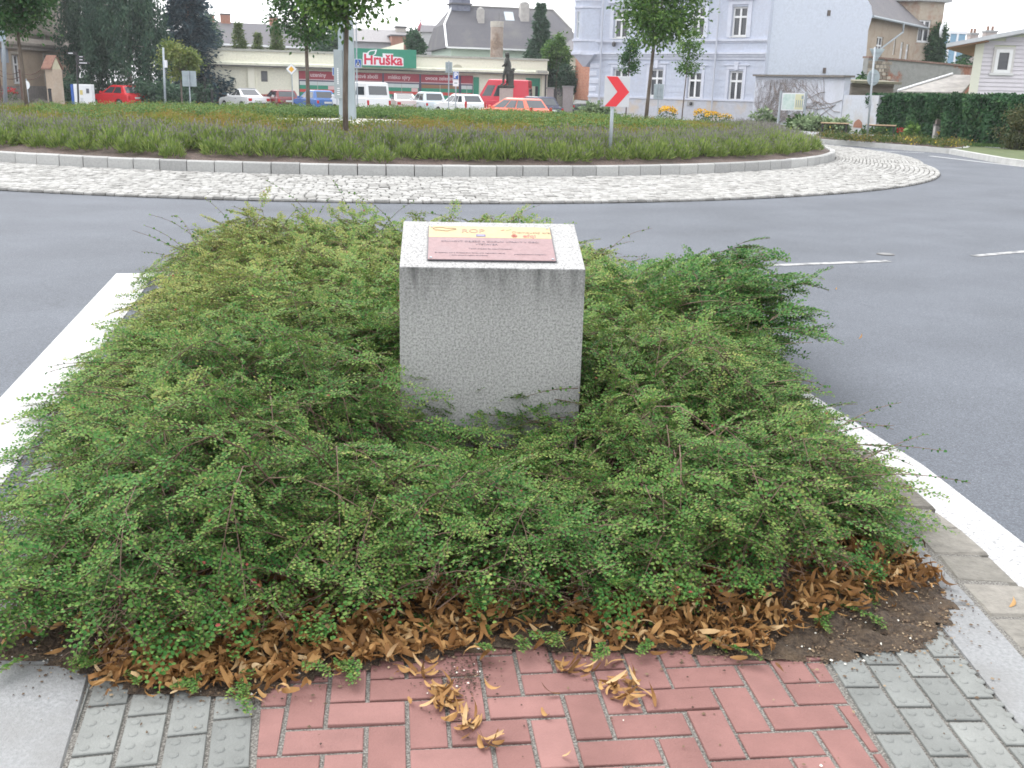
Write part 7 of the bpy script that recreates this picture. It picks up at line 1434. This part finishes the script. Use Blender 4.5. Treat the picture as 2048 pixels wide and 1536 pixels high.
    for s_ in (-1, 1):
        g = MB(); g.box(h-.05, h+.008, s_*W*.36-.14, s_*W*.36+.14, .58, .70); g.build('headlight', lampw, o, bevel=.02)
        tz0, tz1 = (.62, .80) if kind in ('hatch', 'saloon') else (.60, .98) if kind != 'van' else (.62, .92); tw__ = .14 if kind != 'saloon' else .24
        g = MB(); g.box(-h-.012, -h+.07, s_*(W/2-.07-tw__/2)-tw__/2, s_*(W/2-.07-tw__/2)+tw__/2, tz0, tz1); g.build('tail_light', lampred, o, bevel=.02)
        g = MB(); xm = X(S_[1])-.18; g.box(xm-.05, xm+.06, s_*(W/2+.02)-.07, s_*(W/2+.02)+.07, zb-.0, zb+.14); g.build('wing_mirror', paint_, o, bevel=.03)
    g = MB(); g.box(-h-.02, -h+.02, -.26, .26, .62 if kind != 'saloon' else .60, .73 if kind != 'saloon' else .70); g.build('number_plate', platem, o)
    for nm, x_ in (('front_bumper', h-.04), ('rear_bumper', -h+.04)): g = MB(); g.box(x_-.10, x_+.10, -W/2*.96, W/2*.96, .30, .52); g.build(nm, bumper or trimd, o, bevel=.05)
    for x_ in (X(S_[1])*.4+X(S_[4])*.6,):
        for s_ in (-1, 1): g = MB(); g.box(x_-.09, x_+.09, s_*(W/2-.004)-.014, s_*(W/2-.004)+.014, zb-.16, zb-.13); g.build('door_handle', trimd, o)
    return o
redp = paintm('red_car_paint', (.62, .02, .03)); whitep = paintm('white_car_paint', (.68, .69, .70)); maroonp = paintm('maroon_car_paint', (.16, .02, .025)); bluep = paintm('blue_car_paint', (.045, .13, .36)); silverp = paintm('silver_car_paint', (.50, .56, .60)); pinkp = paintm('pale_pink_car_paint', (.56, .46, .45)); orangep = paintm('orange_car_paint', (.66, .13, .07)); navyp = paintm('navy_car_paint', (.015, .02, .06)); vanred = paintm('van_red_paint', (.55, .015, .04)); greenp = paintm('dark_green_paint', (.02, .035, .03))
zg_ = -.16
car('red hatchback parked on the left before the weeping birch', 236, 66, (-.63, .78), 'hatch', redp, L=3.9, bumper=redp, z=zg_)
car('white saloon car with red rear lamps at the left of the shop', 489, 70, (-.46, .89), 'saloon', whitep, L=4.2, z=zg_)
car('dark maroon hatchback between the white saloon and the blue car', 559, 70, (-.36, .93), 'hatch', maroonp, L=3.7, H=1.38, z=zg_)
car('blue hatchback behind the dark crowned young tree', 628, 68, (-.46, .89), 'hatch', bluep, L=3.9, bumper=bluep, z=zg_)
car('white minivan with large dark rear window behind the steel column', 718, 66, (-.53, .85), 'van', whitep, 'van', L=4.7, W=1.85, H=2.0, bumper=whitep, z=zg_)
car('pale pinkish saloon right of the white minivan', 804, 71, (-.22, .97), 'saloon', pinkp, L=4.2, H=1.40, z=zg_)
car('silver hatchback with rounded roof between pink saloon and white estate', 851, 70, (-.38, .92), 'hatch', silverp, L=4.0, H=1.50, bumper=silverp, z=zg_)
car('white estate car beside the double parking sign', 918, 67, (-.5, .87), 'estate', whitep, L=4.2, H=1.43, z=zg_)
car('tall red panel van parked before the shop door behind the statue', 1000, 74, (-.985, .17), 'panelvan', vanred, 'van', L=4.5, W=1.95, H=2.45, bumper=trimd, z=zg_)
car('orange estate car nearest to the roundabout, before the statue', 1021, 53, (-.70, .71), 'estate', orangep, L=4.35, H=1.42, z=-.22, bumper=orangep)
car('navy blue hatchback mostly hidden behind the orange estate', 1060, 60, (-.66, .75), 'hatch', navyp, L=4.0, z=zg_)
car('dark green car just visible by the orange brick wall', 1164, 79, (-.05, .99), 'hatch', greenp, L=3.9, H=1.2, z=zg_)

# ================================================================== STATUE
bronze = pm('dark_bronze', (.028, .030, .028), (.06, .062, .055), 9, .45, .5, c3=(.075, .085, .07), scale2=3)
Ys = 59.0; kS = m_px(Ys); sx_ = XA(1012, Ys, 1.5); stt = empty('statue', (sx_, Ys, ZR), 0, 'dark bronze standing figure leaning on a draped pillar, on a stone pedestal', 'statue')
zp = P(1012, 170, Ys).z-ZR; m = MB(); m.box(-.36, .40, -.34, .34, .25, zp-.16); m.box(-.5, .54, -.46, .46, 0, .248); m.build('pedestal', pm('pedestal_stone', (.42, .34, .32), (.36, .29, .27), 6, .85), stt, bevel=.02)
m = MB(); m.box(-.42, .46, -.38, .38, zp-.158, zp); m.build('bronze_base', bronze, stt, bevel=.03)
Hs = P(1016, 101, Ys).z-ZR-zp; c = Hs/1.9; z0 = zp
J = dict(pel=(.06, 0, .98), ch=(.03, 0, 1.25), nk=(.02, 0, 1.50), hd=(-.02, -.01, 1.64), top=(-.015, 0, 1.80), shL=(-.02, -.19, 1.42), shR=(.06, .19, 1.42), elL=(-.08, -.26, 1.14), haL=(-.26, -.22, 1.0), elR=(.20, .24, 1.16), haR=(.24, .12, .98), hpL=(-.02, -.10, .95), hpR=(.10, .10, .95), knL=(-.16, -.12, .52), ftL=(-.16, -.13, .07), toL=(-.32, -.15, .03), knR=(.06, .12, .50), ftR=(.04, .12, .06), toR=(-.10, .11, .03))
names_ = list(J); E_ = [('pel', 'ch'), ('ch', 'nk'), ('nk', 'hd'), ('hd', 'top'), ('ch', 'shL'), ('ch', 'shR'), ('shL', 'elL'), ('elL', 'haL'), ('shR', 'elR'), ('elR', 'haR'), ('pel', 'hpL'), ('pel', 'hpR'), ('hpL', 'knL'), ('knL', 'ftL'), ('ftL', 'toL'), ('hpR', 'knR'), ('knR', 'ftR'), ('ftR', 'toR')]
Rr = dict(pel=.16, ch=.19, nk=.075, hd=.115, top=.085, shL=.10, shR=.10, elL=.065, elR=.065, haL=.045, haR=.045, hpL=.12, hpR=.12, knL=.08, knR=.08, ftL=.06, ftR=.06, toL=.045, toR=.045)
me = bpy.data.meshes.new('figure'); me.from_pydata([tuple(v_*c for v_ in J[n_]) for n_ in names_], [(names_.index(a), names_.index(b_)) for a, b_ in E_], [])
fo = link_mesh('figure', me, stt, (0, 0, z0)); sk = fo.modifiers.new('skin', 'SKIN')
for i, n_ in enumerate(names_): me.skin_vertices[0].data[i].radius = (Rr[n_]*c, Rr[n_]*c)
me.skin_vertices[0].data[0].use_root = True; fo.modifiers.new('sub', 'SUBSURF').levels = 2; fo.modifiers['sub'].render_levels = 2; me.materials.append(bronze)
m = MB(); m.T = Matrix.Translation((0, 0, z0)) @ Matrix.Scale(c, 4)
def ell(cx, cy, z, rx, ry, n=14, ph=0): return [(cx+rx*math.cos(2*math.pi*i/n)*(1+.08*math.sin(5*2*math.pi*i/n+ph)), cy+ry*math.sin(2*math.pi*i/n)*(1+.08*math.sin(4*2*math.pi*i/n+ph)), z) for i in range(n)]
rings = [ell(.02, 0, 1.46, .13, .20), ell(.03, 0, 1.25, .19, .22), ell(.06, 0, 1.0, .19, .21), ell(.09, 0, .78, .22, .24, ph=1), ell(.12, 0, .58, .24, .26, ph=2)]
for a, b_ in zip(rings[:-1], rings[1:]): m.add(a+b_, [[i, (i+1) % 14, 14+(i+1) % 14, 14+i] for i in range(14)])
m.build('coat', bronze, stt, smooth=True)
m = MB(); m.T = Matrix.Translation((0, 0, z0)) @ Matrix.Scale(c, 4); m.lathe(.02, .0, [(.03, 1.585), (.125, 1.62), (.13, 1.72), (.09, 1.80), (.02, 1.83)], 12); m.lathe(.09, 0, [(.02, 1.45), (.06, 1.5), (.07, 1.6), (.04, 1.68)], 10); m.build('hair', bronze, stt, smooth=True)
m = MB(); m.T = Matrix.Translation((0, 0, z0)) @ Matrix.Scale(c, 4); m.prism([(.10, -.20, 0), (.44, -.20, 0), (.44, .22, 0), (.10, .22, 0)], [(.06, -.22, .80), (.44, -.22, .74), (.44, .24, .74), (.06, .24, .80)]); m.box(.0, .48, -.26, .28, .76, .84); m.lathe(.40, -.05, [(.02, .83), (.14, .86), (.10, .92), (.02, .95)], 10); m.build('draped_pillar', bronze, stt, bevel=.03)

# ================================================================== VEIL (volume added to pale the background, imitating lens glare)
hm = bpy.data.materials.new('veil_scatter'); hm.use_nodes = True; ht = hm.node_tree; ht.nodes.clear()
ho = ht.nodes.new('ShaderNodeOutputMaterial'); hv = ht.nodes.new('ShaderNodeVolumePrincipled'); hv.inputs['Color'].default_value = (.93, .95, 1, 1); hv.inputs['Density'].default_value = .00045; hv.inputs['Anisotropy'].default_value = .2
ht.links.new(hv.outputs[0], ho.inputs['Volume'])
m = MB(); m.box(-950, 950, -350, 1250, -1.1, 22); tag(m.build('veil_volume', hm), kind='stuff')
